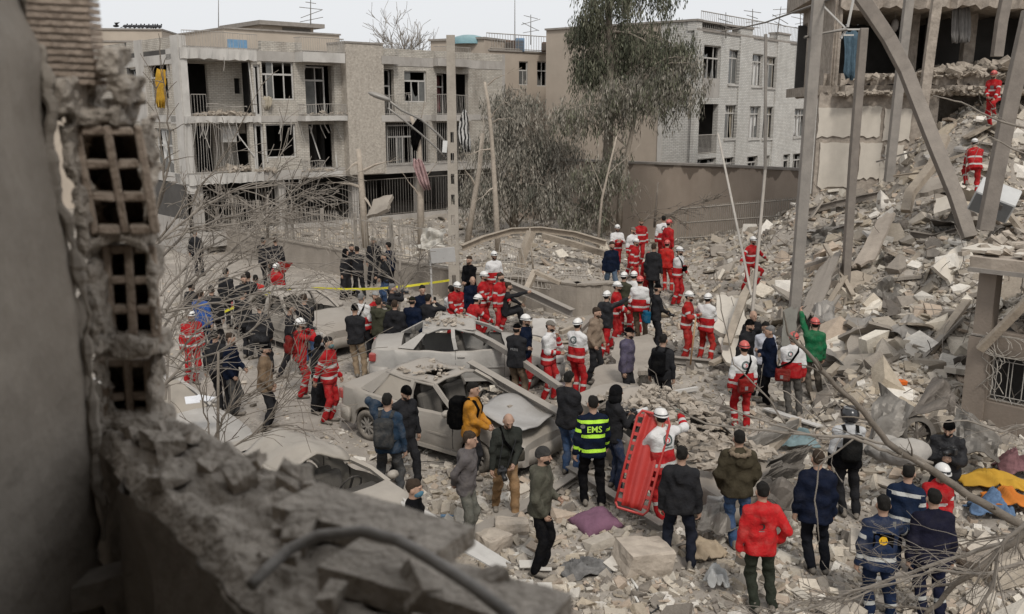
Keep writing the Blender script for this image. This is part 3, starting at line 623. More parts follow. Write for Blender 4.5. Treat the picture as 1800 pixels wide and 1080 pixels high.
def wall(fac, u0, u1, z0, z1, ops, t, name, m, parent, d=0.0, jag=0.0):
 """wall slab with rectangular openings; faces only where solid meets air"""
 us = sorted({u0, u1} | {min(max(q, u0), u1) for o in ops for q in o[:2]}); zs = sorted({z0, z1} | {min(max(q, z0), z1) for o in ops for q in o[2:4]})
 solid = [[not any(o[0] - 1e-6 <= us[i] and us[i + 1] <= o[1] + 1e-6 and o[2] - 1e-6 <= zs[j] and zs[j + 1] <= o[3] + 1e-6 for o in ops) for j in range(len(zs) - 1)] for i in range(len(us) - 1)]
 S = lambda i, j: 0 <= i < len(us) - 1 and 0 <= j < len(zs) - 1 and solid[i][j]
 vs, fs, uz = [], [], []
 def quad(pts):
  b = len(vs)
  for (u, z, dd) in pts:
   vs.append(fac.P(u, z, d + dd)); uz.append((u + (dd * 1.0), z))
  fs.append((b, b + 1, b + 2, b + 3))
 for i in range(len(us) - 1):
  for j in range(len(zs) - 1):
   if not solid[i][j]: continue
   a, b, c, e = us[i], us[i + 1], zs[j], zs[j + 1]
   if b - a < 1e-5 or e - c < 1e-5: continue
   quad([(a, c, 0), (b, c, 0), (b, e, 0), (a, e, 0)]); quad([(a, c, -t), (a, e, -t), (b, e, -t), (b, c, -t)])
   if not S(i - 1, j): quad([(a, c, 0), (a, e, 0), (a, e, -t), (a, c, -t)])
   if not S(i + 1, j): quad([(b, c, 0), (b, c, -t), (b, e, -t), (b, e, 0)])
   if not S(i, j - 1): quad([(a, c, 0), (a, c, -t), (b, c, -t), (b, c, 0)])
   if not S(i, j + 1): quad([(a, e, 0), (b, e, 0), (b, e, -t), (a, e, -t)])
 mb = MB(); mb.v = vs; mb.f = fs; mb.m = [0] * len(fs); o = mb.build(name, m, parent); set_uz(o.data, np.array(uz)); return o
def slab(fac, u0, u1, z0, z1, d0, d1, name, m, parent, jag=0.0, seg=0):
 """box on the facade between depths d0 (back) and d1 (front); jag breaks the front edge"""
 mb = MB(); n = max(1, seg); P = []
 for k in range(n + 1):
  u = u0 + (u1 - u0) * k / n; j = jag * random.uniform(-1, .3) if jag else 0; j2 = jag * random.uniform(-.4, .3) if jag else 0
  P.append([fac.P(u, z0 + j2, d0), fac.P(u, z0 + j2, d1 + j), fac.P(u, z1, d1 + j * .5), fac.P(u, z1, d0), fac.P(u, z0 + j2, d0)])
 mb.grid(P); mb.add(P[0][:4], [(0, 1, 2, 3)]); mb.add(P[-1][:4], [(3, 2, 1, 0)])
 o = mb.build(name, m, parent); set_uz(o.data, np.array([((Vector(q) - fac.o).dot(fac.u), q[2]) for q in mb.v])); return o
def fbar(mb, fac, u0, z0, u1, z1, w, d, dp=.05):
 mb.bar(fac.P(u0, z0, d), fac.P(u1, z1, d), w, dp, up=fac.n)
CURT = []
def window(fac, parent, r, d=-.12, fw=.06, mull=(.5,), trans=.7, glass=.4, curtain=None, m=None, broken=.5, name='window'):
 """frame with mullions and transom; some panes still hold glass, others are blown out"""
 u0, u1, z0, z1 = r; mb = MB(); m = m or M_FRAME
 for a, b in (((u0, z0), (u1, z0)), ((u0, z1), (u1, z1))): fbar(mb, fac, a[0], a[1] + (fw / 2 if a[1] == z0 else -fw / 2), b[0], b[1] + (fw / 2 if b[1] == z0 else -fw / 2), fw, d)
 for u in (u0 + fw / 2, u1 - fw / 2): fbar(mb, fac, u, z0 + fw, u, z1 - fw, fw, d - .003)
 zt = z0 + (z1 - z0) * trans if trans else z1 - fw
 if trans: fbar(mb, fac, u0 + fw, zt, u1 - fw, zt, fw * 1.3, d + .004)
 for q in mull:
  u = u0 + (u1 - u0) * q; fbar(mb, fac, u, z0 + fw, u, zt - fw * .6, fw * .8, d + .002)
  if trans and random.random() < .6: fbar(mb, fac, u, zt + fw * .6, u, z1 - fw, fw * .7, d + .002)
 w = mb.build(name, m, parent)
 us = [u0] + [u0 + (u1 - u0) * q for q in mull] + [u1]
 for i in range(len(us) - 1):
  for a, b in ((z0 + fw, zt - fw * .5), (zt + fw * .5, z1 - fw)):
   if b - a < .1 or random.random() > glass: continue
   x0, x1 = us[i] + fw * .5, us[i + 1] - fw * .5; g = MB()
   if random.random() < broken:                       # jagged remnant in the frame
    h = (b - a); pts = [(x0, a), (x1, a), (x1, a + h * random.uniform(.3, 1)), (x0 + (x1 - x0) * .6, a + h * random.uniform(.1, .5)), (x0 + (x1 - x0) * .3, a + h * random.uniform(.3, .7)), (x0, a + h * random.uniform(.5, 1))]
   else: pts = [(x0, a), (x1, a), (x1, b), (x0, b)]
   g.add([fac.P(u, z, d) for u, z in pts], [tuple(range(len(pts)))]); thick(g.build('pane', M_GLASS, w), .006)
 for (c0, c1, zb, out, col) in (curtain or []):
  g = MB(); n = 14; P = []
  a0, a1 = u0 + (u1 - u0) * c0, u0 + (u1 - u0) * c1; top = z1 - .08; bot = z0 + (z1 - z0) * zb; sd = random.random() * 9
  for i in range(n + 1):
   t = i / n; row = []
   for k in range(9):
    s = k / 8; u = a0 + (a1 - a0) * t + math.sin(s * 5 + sd) * .04 * s + (out * .25 * s * math.sin(sd)); row.append(fac.P(u + (1 - s) * 0, top + (bot - top) * s, d - .10 + .05 * math.sin(t * 17 + s * 2 + sd) + max(0, s - .55) * out))
   P.append(row)
  g.grid(P); thick(g.build('curtain', col or M_CURT, w, True), .008)
 return w
def railing(fac, parent, u0, u1, z0, z1, d, step=.11, r=.009, m=None, bend=0.0, name='railing', ret=0.0, lost=0.0):
 mb = MB(); n = max(2, int((u1 - u0) / step)); b = lambda t: bend * math.sin(t * 5 + u0)
 mb.tube([fac.P(u0 + (u1 - u0) * t, z1 + b(t) * .4, d + b(t)) for t in [i / 8 for i in range(9)]], r * 1.7, 4); mb.tube([fac.P(u0 + (u1 - u0) * t, z0 + .06, d + b(t) * .3) for t in [i / 8 for i in range(9)]], r * 1.5, 4)
 for i in range(n + 1):
  if random.random() < lost: continue
  t = i / n; u = u0 + (u1 - u0) * t; j = random.uniform(-1, 1) * abs(bend) * .5
  mb.tube([fac.P(u, z0, d + b(t) * .2), fac.P(u + j, (z0 + z1) / 2, d + b(t) * .7 + j), fac.P(u, z1 + b(t) * .4, d + b(t))], r, 3, False)
 if ret:
  for u in (u0, u1):
   mb.bar(fac.P(u, z1, d), fac.P(u, z1, d - ret), r * 3); mb.bar(fac.P(u, z0 + .06, d), fac.P(u, z0 + .06, d - ret), r * 3)
   for k in range(1, int(ret / step)): mb.bar(fac.P(u, z0, d - k * step), fac.P(u, z1, d - k * step), r * 2)
 return mb.build(name, m or M_RAIL, parent)
def rubble_heap(fac, parent, u0, u1, z, d0, d1, n, smax, name='debris'):
 mb = MB()
 for _ in range(n):
  s = random.uniform(.3, 1) * smax; u, d = random.uniform(u0, u1), random.uniform(d0, d1)
  mb.box(fac.P(u, z + s * .2 + random.random() * smax * .7 * (1 - abs(2 * (u - u0) / (u1 - u0) - 1)), d), (s, s * random.uniform(.4, .9), s * random.uniform(.2, .5)), Euler((random.uniform(-.6, .6), random.uniform(-.6, .6), random.uniform(0, 6))).to_matrix(), s * .12)
 return tag(mb.build(name, M_DEB, parent), kind='stuff')
M_FRAME = mat('window_frame_paint', (.46, .45, .43), .6, .15, 4, .1, 30, dust=.3)
M_GLASS = mat('dirty_glass', (.06, .07, .075), .25, .4, 3, 0, 1, spec=.5, dust=.35)
M_CURT = mat('white_curtain', (.55, .54, .52), .9, .15, 4, .2, 20)
M_CURT2 = mat('tan_curtain', (.36, .32, .25), .9, .15, 4, .2, 20)
M_CURTY = mat('yellow_curtain', (.48, .29, .04), .9, .3, 5, .3, 20)
M_RAIL = mat('railing_paint', (.30, .285, .265), .7, .25, 6, .1, 30, dust=.4)
M_DARKBAR = mat('dark_bars', (.10, .095, .09), .7, .25, 6, .1, 30, dust=.4)
M_DEB = mat('debris_mix', (.33, .285, .235), .95, .45, 5, .5, 20)
M_CREAM = brickmat('cream_brick', (.50, .465, .41), .62, .22, .075, stain=.65, var=.2)
M_WBRICK = brickmat('white_brick', (.60, .585, .55), .60, .24, .085, stain=.25, ms=.016)
M_GREYC = mat('grey_render', (.40, .375, .345), .9, .2, 1.2, .3, 20, stain=.7)
M_GREYL = mat('pale_render', (.48, .46, .43), .9, .18, 1.2, .3, 20, stain=.7)
M_ROUGHST = mat('rough_stucco', (.40, .36, .31), .95, .26, 9, .9, 12, stain=.35)
M_BEIGE = mat('beige_render', (.40, .34, .28), .92, .10, .8, .2, 30, stain=.22)
M_TANP = mat('tan_parapet', (.43, .37, .305), .92, .10, .8, .2, 30, stain=.2)
M_INT = mat('dark_interior', (.085, .08, .075), .95, .35, .8, .2, 10)  # near-black colour puts the shade of the rooms into their walls
M_BROWN = mat('brown_wall_render', (.38, .315, .258), .92, .12, .7, .3, 22, stain=.4)
M_CAP = mat('coping', (.26, .235, .21), .9, .2, 4, .3, 20)
M_METALW = mat('rooftop_metal', (.30, .30, .295), .6, .2, 4, .1, 20, metal=.2, dust=.3)
M_BLUE = mat('blue_panel', (.12, .26, .42), .7, .2, 4, .1, 20, dust=.2)
# ---- damaged apartment block at the left
c0 = at(333, 325, 38.6); LF = Fac(c0.x, c0.y, 42.0); LS = Fac(c0.x, c0.y, 132.0)
lb = thing('apartment_building', 'pale brick apartment block with blown out windows and torn balconies, left of the street', 'building', (c0.x, c0.y, 0))
U1 = 17.6; ZB, ZR, ZP = 3.05, 8.6, 9.15
oploggia = LF.rect(322, 104, 444, 196); ops = []
def q(*a): r = LF.rect(*a); ops.append(r); return r
A2 = (0.28, LF.uz(444, 150)[0], 5.85, 8.2); ops.append(A2)
GAP2 = (A2[1] + .06, LF.uz(459, 150)[0], 5.85, 8.05); ops.append(GAP2)
W2 = q(461, 108, 517, 176); D2 = q(537, 115, 588, 204)
A1 = (0.28, LF.uz(440, 260)[0], 3.45, 5.55); ops.append(A1)
GAP1 = (A1[1] + .2, LF.uz(465, 260)[0], 3.45, 5.5); ops.append(GAP1)
W1 = q(468, 218, 521, 278); D1 = q(544, 219, 588, 302)
UE = LF.uz(603, 200)[0]; UE2 = LF.uz(668, 200)[0]
F2 = q(671, 122, 693, 205); FW2 = q(711, 125, 750, 180); G2 = q(768, 130, 823, 205)
F1 = q(674, 216, 754, 296); G1 = q(768, 216, 825, 296)
wall(LF, 0, U1, ZB, ZR, ops, .25, 'wall', M_CREAM, lb)
for (z0, z1, nm) in ((3.02, 3.44, 'floor_slab'), (5.58, 5.86, 'floor_slab'), (8.2, 8.62, 'roof_slab')):
 slab(LF, A1[0] - .3, A1[1] + .5, z0, z1, -1.4, .16, nm, M_GREYL, lb, .10, 24)
 slab(LF, A1[1] + .5, U1, z0, z1, -5.8, .025, nm, M_GREYC, lb)
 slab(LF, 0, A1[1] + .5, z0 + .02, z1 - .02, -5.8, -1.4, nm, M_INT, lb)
slab(LF, -.02, .28, ZB - .4, 9.1, -.3, .03, 'corner_pilaster', M_GREYL, lb)
for (u0, u1, z0, z1) in ((A2[1] + .5, LF.uz(531, 90)[0], 8.62, 9.0), (UE2, U1, 8.62, 8.95)): slab(LF, u0, u1, z0, z1 + .05, -.25, 0, 'parapet', M_CREAM, lb)
pu0, pu1 = UE, UE2
slab(LF, pu0, pu1, 3.1, 9.12, -1.2, .42, 'stucco_bay', M_ROUGHST, lb)
slab(LF, pu0 - .03, pu1 + .03, 9.12, 9.2, -1.2, .46, 'coping', M_CAP, lb)
# set-back walls behind the two corner balconies
A2b = [LF.rect(330, 112, 366, 200, -1.4), LF.rect(412, 138, 424, 165, -1.4), LF.rect(427, 108, 440, 200, -1.4)]
wall(LF, .05, A1[1] + .5, 5.86, 8.2, A2b, .2, 'balcony_wall', M_CREAM, lb, -1.4)
A1b = [LF.rect(345, 222, 375, 305, -1.4), LF.rect(415, 235, 436, 300, -1.4)]
wall(LF, .05, A1[1] + .5, 3.44, 5.58, A1b, .2, 'balcony_wall', M_CREAM, lb, -1.4)
# side wall (left flank)
so = [LS.rect(262, 112, 300, 176), LS.rect(224, 120, 240, 168), LS.rect(275, 226, 309, 305)]
wall(LS, 0.0, 13, ZB, 9.1, so, .25, 'side_wall', M_CREAM, lb, -.005)
for u0, u1 in ((0.02, .75), (LS.uz(258, 150)[0] + .1, LS.uz(246, 150)[0] + .2)): slab(LS, u0, u1, ZB, 9.12, -.05, .06, 'pilaster', M_GREYL, lb)
for z0, z1 in ((3.05, 3.45), (5.6, 5.9), (8.0, 8.4)): slab(LS, .75, 13, z0, z1, -.05, .02, 'string_course', M_GREYL, lb)
# dark rooms behind, roof, back
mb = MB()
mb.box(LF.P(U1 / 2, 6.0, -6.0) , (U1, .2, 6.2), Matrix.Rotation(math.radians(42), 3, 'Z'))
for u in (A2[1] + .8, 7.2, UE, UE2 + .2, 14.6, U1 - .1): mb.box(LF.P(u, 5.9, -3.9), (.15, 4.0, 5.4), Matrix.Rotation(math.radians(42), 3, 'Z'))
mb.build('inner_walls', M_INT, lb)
slab(LF, .02, U1 - .02, 8.63, 8.7, -11, -.26, 'roof', M_GREYC, lb)
slab(LF, U1, U1 + .2, 0, 9.0, -10, 0.0, 'end_wall', M_GREYC, lb)
window(LF, lb, W2, mull=(.15, .36, .7), trans=.66, glass=.25)
window(LF, lb, (D2[0], D2[1] - .25, D2[2], D2[3] - .05), d=-.5, mull=(.62,), trans=.72, glass=.2)
window(LF, lb, W1, mull=(), trans=0, glass=0, fw=.07)
window(LF, lb, (GAP1[0] + .1, GAP1[1], GAP1[2], GAP1[3]), mull=(), trans=0, glass=0, fw=.08, name='door_frame')
window(LF, lb, GAP2, mull=(.3,), trans=0, glass=0, fw=.09, name='door_frame')
window(LF, lb, FW2, mull=(.35, .68), trans=.68, glass=.5); window(LF, lb, F2, d=-.4, mull=(), trans=.65, glass=.3, name='balcony_door')
window(LF, lb, (G2[0], G2[0] + 1.0, G2[2], G2[3]), d=-.8, mull=(.5,), trans=.7, glass=.3, curtain=[(.1, .9, .1, .0, mat('red_laundry', (.13, .05, .05), .9))])
window(LF, lb, (F1[0] + .3, F1[1] - .6, F1[2] + .2, F1[3] - .1), d=-.15, mull=(.3, .5, .8), trans=.7, glass=.3)
for i, r in enumerate(so): window(LS, lb, r, mull=(.5,), trans=.62, glass=.5, curtain=[(.2, .9, .0, .05, M_CURT)] if i == 2 else None)
mb = MB()                                                    # crooked jambs left hanging in the openings
for a, b in (((548, 222), (562, 280)), ((590, 222), (592, 296)), ((441, 110), (447, 198)), ((446, 218), (450, 300)), ((463, 220), (470, 285)), ((420, 235), (446, 275))):
 mb = MB(); mb.bar(LF.P(*LF.uz(*a), -.2), LF.P(*LF.uz(*b), .05), .09, .05); mb.build('torn_frame', M_FRAME, lb)
# balconies
for (x0, x1, yt, yb, ys, dd, lo) in ((536, 610, 184, 204, 207, .75, .1), (542, 572, 284, 304, 306, .6, .15)):
 u0, z0 = LF.uz(x0, yb, dd); u1, _ = LF.uz(x1, yb, dd); _, z1 = LF.uz(x0, yt, dd)
 slab(LF, u0, u1 + (.9 if x0 == 542 else 0), z0 - .22, z0, -.3, dd + .06, 'balcony_slab', M_GREYL, lb, .03, 8); railing(LF, lb, u0, u1, z0, z1, dd, bend=.06, ret=.6); rubble_heap(LF, lb, u0, u1 + .6, z0, .1, dd - .1, 40, .22)
u0, z0 = LF.uz(532, 107, .75); u1, _ = LF.uz(606, 107, .75); slab(LF, u0, u1, 8.2, 8.62, -.3, .8, 'roof_balcony', M_GREYL, lb, .02, 8); railing(LF, lb, u0, u1, 8.62, 9.25, .72, ret=.7)
railing(LF, lb, .1, A2[1] + .3, 8.62, 9.3, .08, bend=.04, lost=.1); railing(LF, lb, .3, .95, 5.9, 6.75, .1); railing(LF, lb, LF.uz(362, 200)[0], A2[1] - .3, 6.2, 6.3, .0, step=3, bend=.2)
for (x0, x1, z0, z1, d) in ((672, 722, 5.86, 6.85, .35), (768, 824, 5.86, 6.85, .35)):
 a, b = LF.uz(x0, 200, d)[0], LF.uz(x1, 200, d)[0]; slab(LF, a - .1, b + .1, 5.55, 5.86, -.2, d + .08, 'balcony_slab', M_GREYC, lb); railing(LF, lb, a, b, z0, z1, d, bend=.16 if x0 == 672 else .05, ret=.3)
for (x0, x1) in ((669, 700), (768, 826)):
 a, b = LF.uz(x0, 110, .35)[0], LF.uz(x1, 110, .35)[0]; slab(LF, a, b, 8.25, 8.62, -.2, .45, 'roof_balcony', M_GREYC, lb); railing(LF, lb, a, b, 8.62, 9.2, .4, ret=.3)
for (x0, x1, y0, y1, d) in ((326, 420, 216, 318, .06), (674, 756, 216, 300, .12), (768, 822, 216, 292, .12)):
 a, b = LF.uz(x0, 260, d)[0], LF.uz(x1, 260, d)[0]; railing(LF, lb, a, b, 3.45, 5.55, d, step=.12, r=.011, bend=.14 if x0 == 326 else .02, name='window_grille', lost=.06)
rubble_heap(LF, lb, A2[0] + .5, A2[1], 5.86, -1.2, .1, 120, .26); rubble_heap(LF, lb, A1[0] + 1.5, A1[1] + .3, 3.44, -1.1, .1, 150, .32)
rubble_heap(LF, lb, GAP1[1] - .2, GAP1[1] + .4, 3.4, -.3, .15, 20, .3)
# air conditioner behind the grille, cloth on the sills, roof clutter
mb = MB(); r = LF.rect(390, 222, 414, 250, -.5); mb.box(LF.P((r[0] + r[1]) / 2, (r[2] + r[3]) / 2, -.6), (r[1] - r[0], .35, r[3] - r[2]), Matrix.Rotation(math.radians(42), 3, 'Z')); mb.lathe(LF.P((r[0] + r[1]) / 2, (r[2] + r[3]) / 2, -.42), [(.0, .02), (.24, .02), (.26, 0)], 14, Matrix.Rotation(math.radians(42), 3, 'Z') @ Matrix.Rotation(math.radians(90), 3, 'X'))
mb.build('air_conditioner', mat('white_appliance', (.55, .54, .52), .5, .1, 4, .05, 20, dust=.4), lb)
def cloth_drape(name, label, cat, pts, m, w, amp=.05, n=10, group=None, up=None):
 """cloth hanging along a polyline, folded across its width"""
 base = min(pts, key=lambda p: p.z); t = thing(name, label, cat, base, group) if label else None; mb = MB(); P = []
 for i, p in enumerate(pts):
  ww = w[i] if hasattr(w, '__len__') else w; row = []
  for k in range(n + 1):
   s = k / n - .5; row.append(p + Vector((ww * s, amp * math.sin(s * 19 + i * .7), amp * .4 * math.sin(s * 11 + i))))
  P.append(row)
 mb.grid(P); o = mb.build('cloth' if label else name, m, t, True); thick(o, .012)
 if not label: return o
 return t
cloth_drape('hanging_curtain', 'yellow curtain blown out of the upper side window of the left block', 'curtain', [LS.P(*LS.uz(288, y), .12) for y in (122, 134, 146, 160, 174, 190)], M_CURTY, [.35, .42, .5, .38, .5, .3], .08)
cloth_drape('hanging_bedding', 'grey blanket hanging over the sill of the left block, upper middle window', 'bedding', [LF.P(*LF.uz(469, y), .08) for y in (170, 176, 184, 193)], M_CURT2, [.3, .45, .4, .2], .07)
# blue hoarding and boards seen through the roof railing
mb = MB(); r = LF.rect(400, 70, 434, 86, -.8); mb.box(LF.P((r[0] + r[1]) / 2, (r[2] + r[3]) / 2, -.8), (r[1] - r[0], .05, r[3] - r[2]), Matrix.Rotation(math.radians(42), 3, 'Z')); mb.build('roof_sheet', M_BLUE, lb)
# open ground storey: columns, dark back wall, grille
for u in (.3, 4.2, 8.1, 12.0, 15.8): slab(LF, u, u + .35, 0, 3.02, -.6, -.2, 'column', M_GREYC, lb)
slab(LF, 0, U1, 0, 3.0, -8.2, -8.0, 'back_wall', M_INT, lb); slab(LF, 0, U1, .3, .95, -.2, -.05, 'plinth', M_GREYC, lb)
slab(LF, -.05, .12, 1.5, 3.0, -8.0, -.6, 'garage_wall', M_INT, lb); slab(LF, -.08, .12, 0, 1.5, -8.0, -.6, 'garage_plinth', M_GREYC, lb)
railing(LF, lb, .3, U1, .95, 2.75, -.12, step=.16, r=.012, m=M_DARKBAR, name='garage_grille', lost=.12)
for k in range(26):                                          # torn bars and strips dangling from the slab edges
 u, z = random.uniform(.3, UE), random.choice((3.05, 5.6, 5.6, 8.2)); l = random.uniform(.3, 1.1); j = random.uniform(-.3, .3); mb = MB(); mb.tube([LF.P(u, z + .1, .14), LF.P(u + j * .3, z - l * .4, .2), LF.P(u + j, z - l, .18 + abs(j) * .3)], random.uniform(.012, .03), 4); mb.build('dangling_strip', M_RAIL, lb)
# roof rooms behind the block (tan parapet and stair head)
t = thing('roof_terrace_house', 'tan plastered roof parapet with stair head rising behind the left apartment block', 'building', LF.P(6, 0, -9))
r = LF.rect(395, 57, 597, 90, -6.5); slab(LF, r[0], r[1], 6.0, r[3], -12, -6.5, 'parapet_wall', M_TANP, t); slab(LF, r[0] - .05, r[1] + .05, r[3], r[3] + .08, -12, -6.42, 'coping', M_CAP, t)
r = LF.rect(460, 44, 551, 70, -9.0); slab(LF, r[0], r[1], 8, r[3] - .1, -13, -9.0, 'stair_head', M_TANP, t); slab(LF, r[0] - .3, r[1] + .5, r[3] - .1, r[3] + .12, -13.5, -8.6, 'stair_roof', M_CAP, t)
rr = LF.rect(497, 50, 546, 63, -8.98); slab(LF, rr[0], rr[1], rr[2], rr[3], -9, -8.97, 'louvre', M_DARKBAR, t)
# far flat-roofed house at the left edge, with pigeons on its parapet
p = at(215, 70, 58); BF = Fac(p.x, p.y, 6.0)
t = thing('far_house', 'plain pale house with a long flat parapet, far behind the left block', 'building', (p.x, p.y, 0))
r = BF.rect(120, 53, 285, 90); slab(BF, r[0] - 6, r[1], 0, r[3], -8, 0, 'wall', M_TANP, t); slab(BF, r[0] - 6, r[1] + .05, r[3], r[3] + .1, -8, .08, 'coping', M_CAP, t); z = BF.uz(200, 73)[1]; slab(BF, r[0] - 6, r[1], z - .05, z + .05, 0, .06, 'string_course', M_CAP, t)
pig = mat('pigeon_grey', (.05, .05, .055), .8)
for i, px in enumerate((221, 229, 237, 245, 251, 259, 266, 270, 274, 281)):
 b = BF.P(BF.uz(px, 55)[0], r[3] + .1, 0); o = thing('pigeon', 'small dark pigeon perched on the parapet of the far house', 'bird', b, 'pigeons on the far parapet'); mb = MB(); mb.ell(b + V(0, 0, .12), (.16, .09, .1), 8, 5); mb.ell(b + V(.13, 0, .23), (.05, .05, .06), 6, 4); mb.bar(b + V(-.1, 0, .1), b + V(-.3, 0, .04), .07, .03); mb.bar(b, b + V(0, 0, .06), .05); mb.build('bird_body', pig, o, True)
b = at(204, 46, 50); o = thing('flying_pigeon', 'lone dark bird flying left of the far parapet', 'bird', b); mb = MB(); mb.ell(b, (.17, .08, .07), 8, 5); mb.add([b, b + V(.05, -.05, .03), b + V(.1, .3, .22), b + V(-.1, .28, .2)], [(0, 1, 2, 3)]); mb.add([b, b + V(.05, .05, .03), b + V(.25, -.3, .14), b + V(.05, -.32, .15)], [(0, 1, 2, 3)]); mb.build('bird_body', pig, o)
# ---- beige building in the middle distance
p = at(852, 100, 55); MF = Fac(p.x, p.y, 40.0); MS = Fac(p.x, p.y, 150.0)
t = thing('beige_building', 'beige rendered block with roof railing between the two apartment buildings', 'building', (p.x, p.y, 0))
zt = MS.uz(850, 69)[1]; zt2 = MF.uz(860, 89)[1]
wl = MS.uz(757, 90)[0]; slab(MS, 0, wl, 0, zt, -3, 0, 'tower_wall', M_BEIGE, t); slab(MS, -.05, wl + .1, zt, zt + .12, -3, .1, 'coping', M_CAP, t)
mo = [MF.rect(858, 105, 881, 150), MF.rect(916, 108, 932, 150), MF.rect(948, 108, 966, 152)]
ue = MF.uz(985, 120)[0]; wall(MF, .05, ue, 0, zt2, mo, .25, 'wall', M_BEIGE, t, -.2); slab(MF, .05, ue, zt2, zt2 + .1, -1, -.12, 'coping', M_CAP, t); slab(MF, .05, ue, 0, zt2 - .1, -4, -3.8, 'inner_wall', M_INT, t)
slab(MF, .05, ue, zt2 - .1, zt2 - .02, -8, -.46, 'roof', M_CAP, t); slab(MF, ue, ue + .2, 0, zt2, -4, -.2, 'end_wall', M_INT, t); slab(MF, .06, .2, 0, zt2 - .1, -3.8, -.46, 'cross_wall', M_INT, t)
for r in mo: window(MF, t, r, d=-.3, mull=(.5,), trans=.62, glass=.7, broken=.3)
railing(MF, t, .3, ue, zt2 + .1, zt2 + 1.0, -.2, step=.2, r=.016)
def roofbox(name, label, cat, px0, py0, px1, py1, D, m, dep=1.0):
 a, b = at(px0, py1, D), at(px1, py0, D); c = thing(name, label, cat, ((a.x + b.x) / 2, D, a.z)); mb = MB(); mb.box(((a.x + b.x) / 2, D + dep / 2, (a.z + b.z) / 2), (b.x - a.x, dep, b.z - a.z)); o = bevel(mb.build('cabinet', m, c), .03)
 mb = MB()
 for k in range(7): z = a.z + (b.z - a.z) * (k + 1) / 9; mb.box(((a.x + b.x) / 2, D - .012, z), ((b.x - a.x) * .84, .03, (b.z - a.z) * .05))
 mb.build('louvre', M_DARKBAR, c); return c
roofbox('evaporative_cooler', 'rusty brown rooftop cooler left of the blue one', 'cooler', 876, 71, 906, 90, 57, mat('rust_brown', (.13, .09, .07), .8, .3))
roofbox('evaporative_cooler', 'blue and white rooftop cooler beside the antenna', 'cooler', 906, 67, 922, 91, 57, mat('cooler_blue', (.16, .25, .36), .6, .2))
roofbox('evaporative_cooler', 'dark brown rooftop cooler against the tall beige wall', 'cooler', 953, 74, 967, 90, 57, MATS['rust_brown'])
a = at(824, 69, 56); o = thing('water_tank', 'turquoise domed tank lid on the beige roof', 'tank', a); mb = MB(); mb.lathe(a - V(0, 0, .3), [(.95, 0), (.95, .3), (.8, .42), (.4, .52), (.0, .55)], 18); mb.build('tank_shell', mat('tank_teal', (.16, .33, .38), .6, .2, dust=.3), o, True)
# ---- white brick building with the tall beige flank
p = at(1219, 200, 48); RF = Fac(p.x, p.y, 52.0); RS = Fac(p.x, p.y, 142.0)
t = rb3 = thing('brick_apartment_building', 'white brick three storey building with curtains hanging from broken windows, centre right', 'building', (p.x, p.y, 0))
ztop = RF.uz(1232, 38)[1]; ro = [RF.rect(*a) for a in ((1236, 80, 1266, 172), (1281, 88, 1306, 149), (1320, 95, 1341, 152), (1347, 100, 1367, 155), (1402, 109, 1420, 161), (1222, 183, 1261, 271), (1274, 185, 1300, 244), (1314, 187, 1336, 244), (1341, 188, 1360, 244), (1396, 191, 1416, 241))]
low = [RF.rect(*a) for a in ((1222, 279, 1258, 320), (1271, 277, 1296, 320), (1310, 275, 1331, 320), (1342, 274, 1352, 318), (1364, 272, 1388, 318), (1393, 270, 1409, 318))]
ue = RF.uz(1450, 150)[0]; zr = RF.uz(1255, 58)[1]
wall(RF, 0, ue, 0, zr, ro + low, .3, 'wall', M_WBRICK, t)
for a, b in ((-.06, RF.uz(1233, 60)[0]), (RF.uz(1301, 60)[0], RF.uz(1323, 60)[0]), (RF.uz(1366, 80)[0], RF.uz(1387, 80)[0])): slab(RF, a, b, zr, ztop, -.5, .02, 'parapet_pier', M_WBRICK, t); slab(RF, a - .05, b + .05, ztop, ztop + .1, -.55, .08, 'coping', M_CAP, t); slab(RF, a, b, 0, zr, -.1, .08, 'pier', M_WBRICK, t)
slab(RF, 0, ue, zr, zr + .12, -.4, .06, 'coping', M_CAP, t); railing(RF, t, .6, ue, zr + .12, zr + 1.0, -.1, step=.22, r=.015)
ew = RS.uz(1165, 200)[0]; eL = RS.uz(967, 100)[0]
slab(RS, .02, ew, 0, ztop, -.3, 0, 'return_wall', M_WBRICK, t); slab(RS, ew, ew + .25, 0, ztop, -.3, .04, 'quoin', M_GREYL, t); slab(RS, ew + .25, eL + .3, 0, ztop, -6, -.02, 'flank_wall', M_BEIGE, t); slab(RS, 0, eL + .35, ztop, ztop + .1, -6, .08, 'coping', M_CAP, t)
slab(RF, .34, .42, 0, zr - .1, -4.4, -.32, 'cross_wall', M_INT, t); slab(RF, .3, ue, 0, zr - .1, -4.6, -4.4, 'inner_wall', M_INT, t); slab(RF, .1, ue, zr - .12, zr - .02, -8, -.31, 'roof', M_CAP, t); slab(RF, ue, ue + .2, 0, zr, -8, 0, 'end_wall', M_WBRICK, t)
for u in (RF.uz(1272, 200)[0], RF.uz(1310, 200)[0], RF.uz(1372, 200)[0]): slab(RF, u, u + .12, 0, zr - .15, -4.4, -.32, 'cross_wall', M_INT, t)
for z in (RF.uz(1290, 166)[1], RF.uz(1290, 262)[1]): slab(RF, .1, ue, z - .15, z + .1, -4.4, -.31, 'floor_slab', M_INT, t)
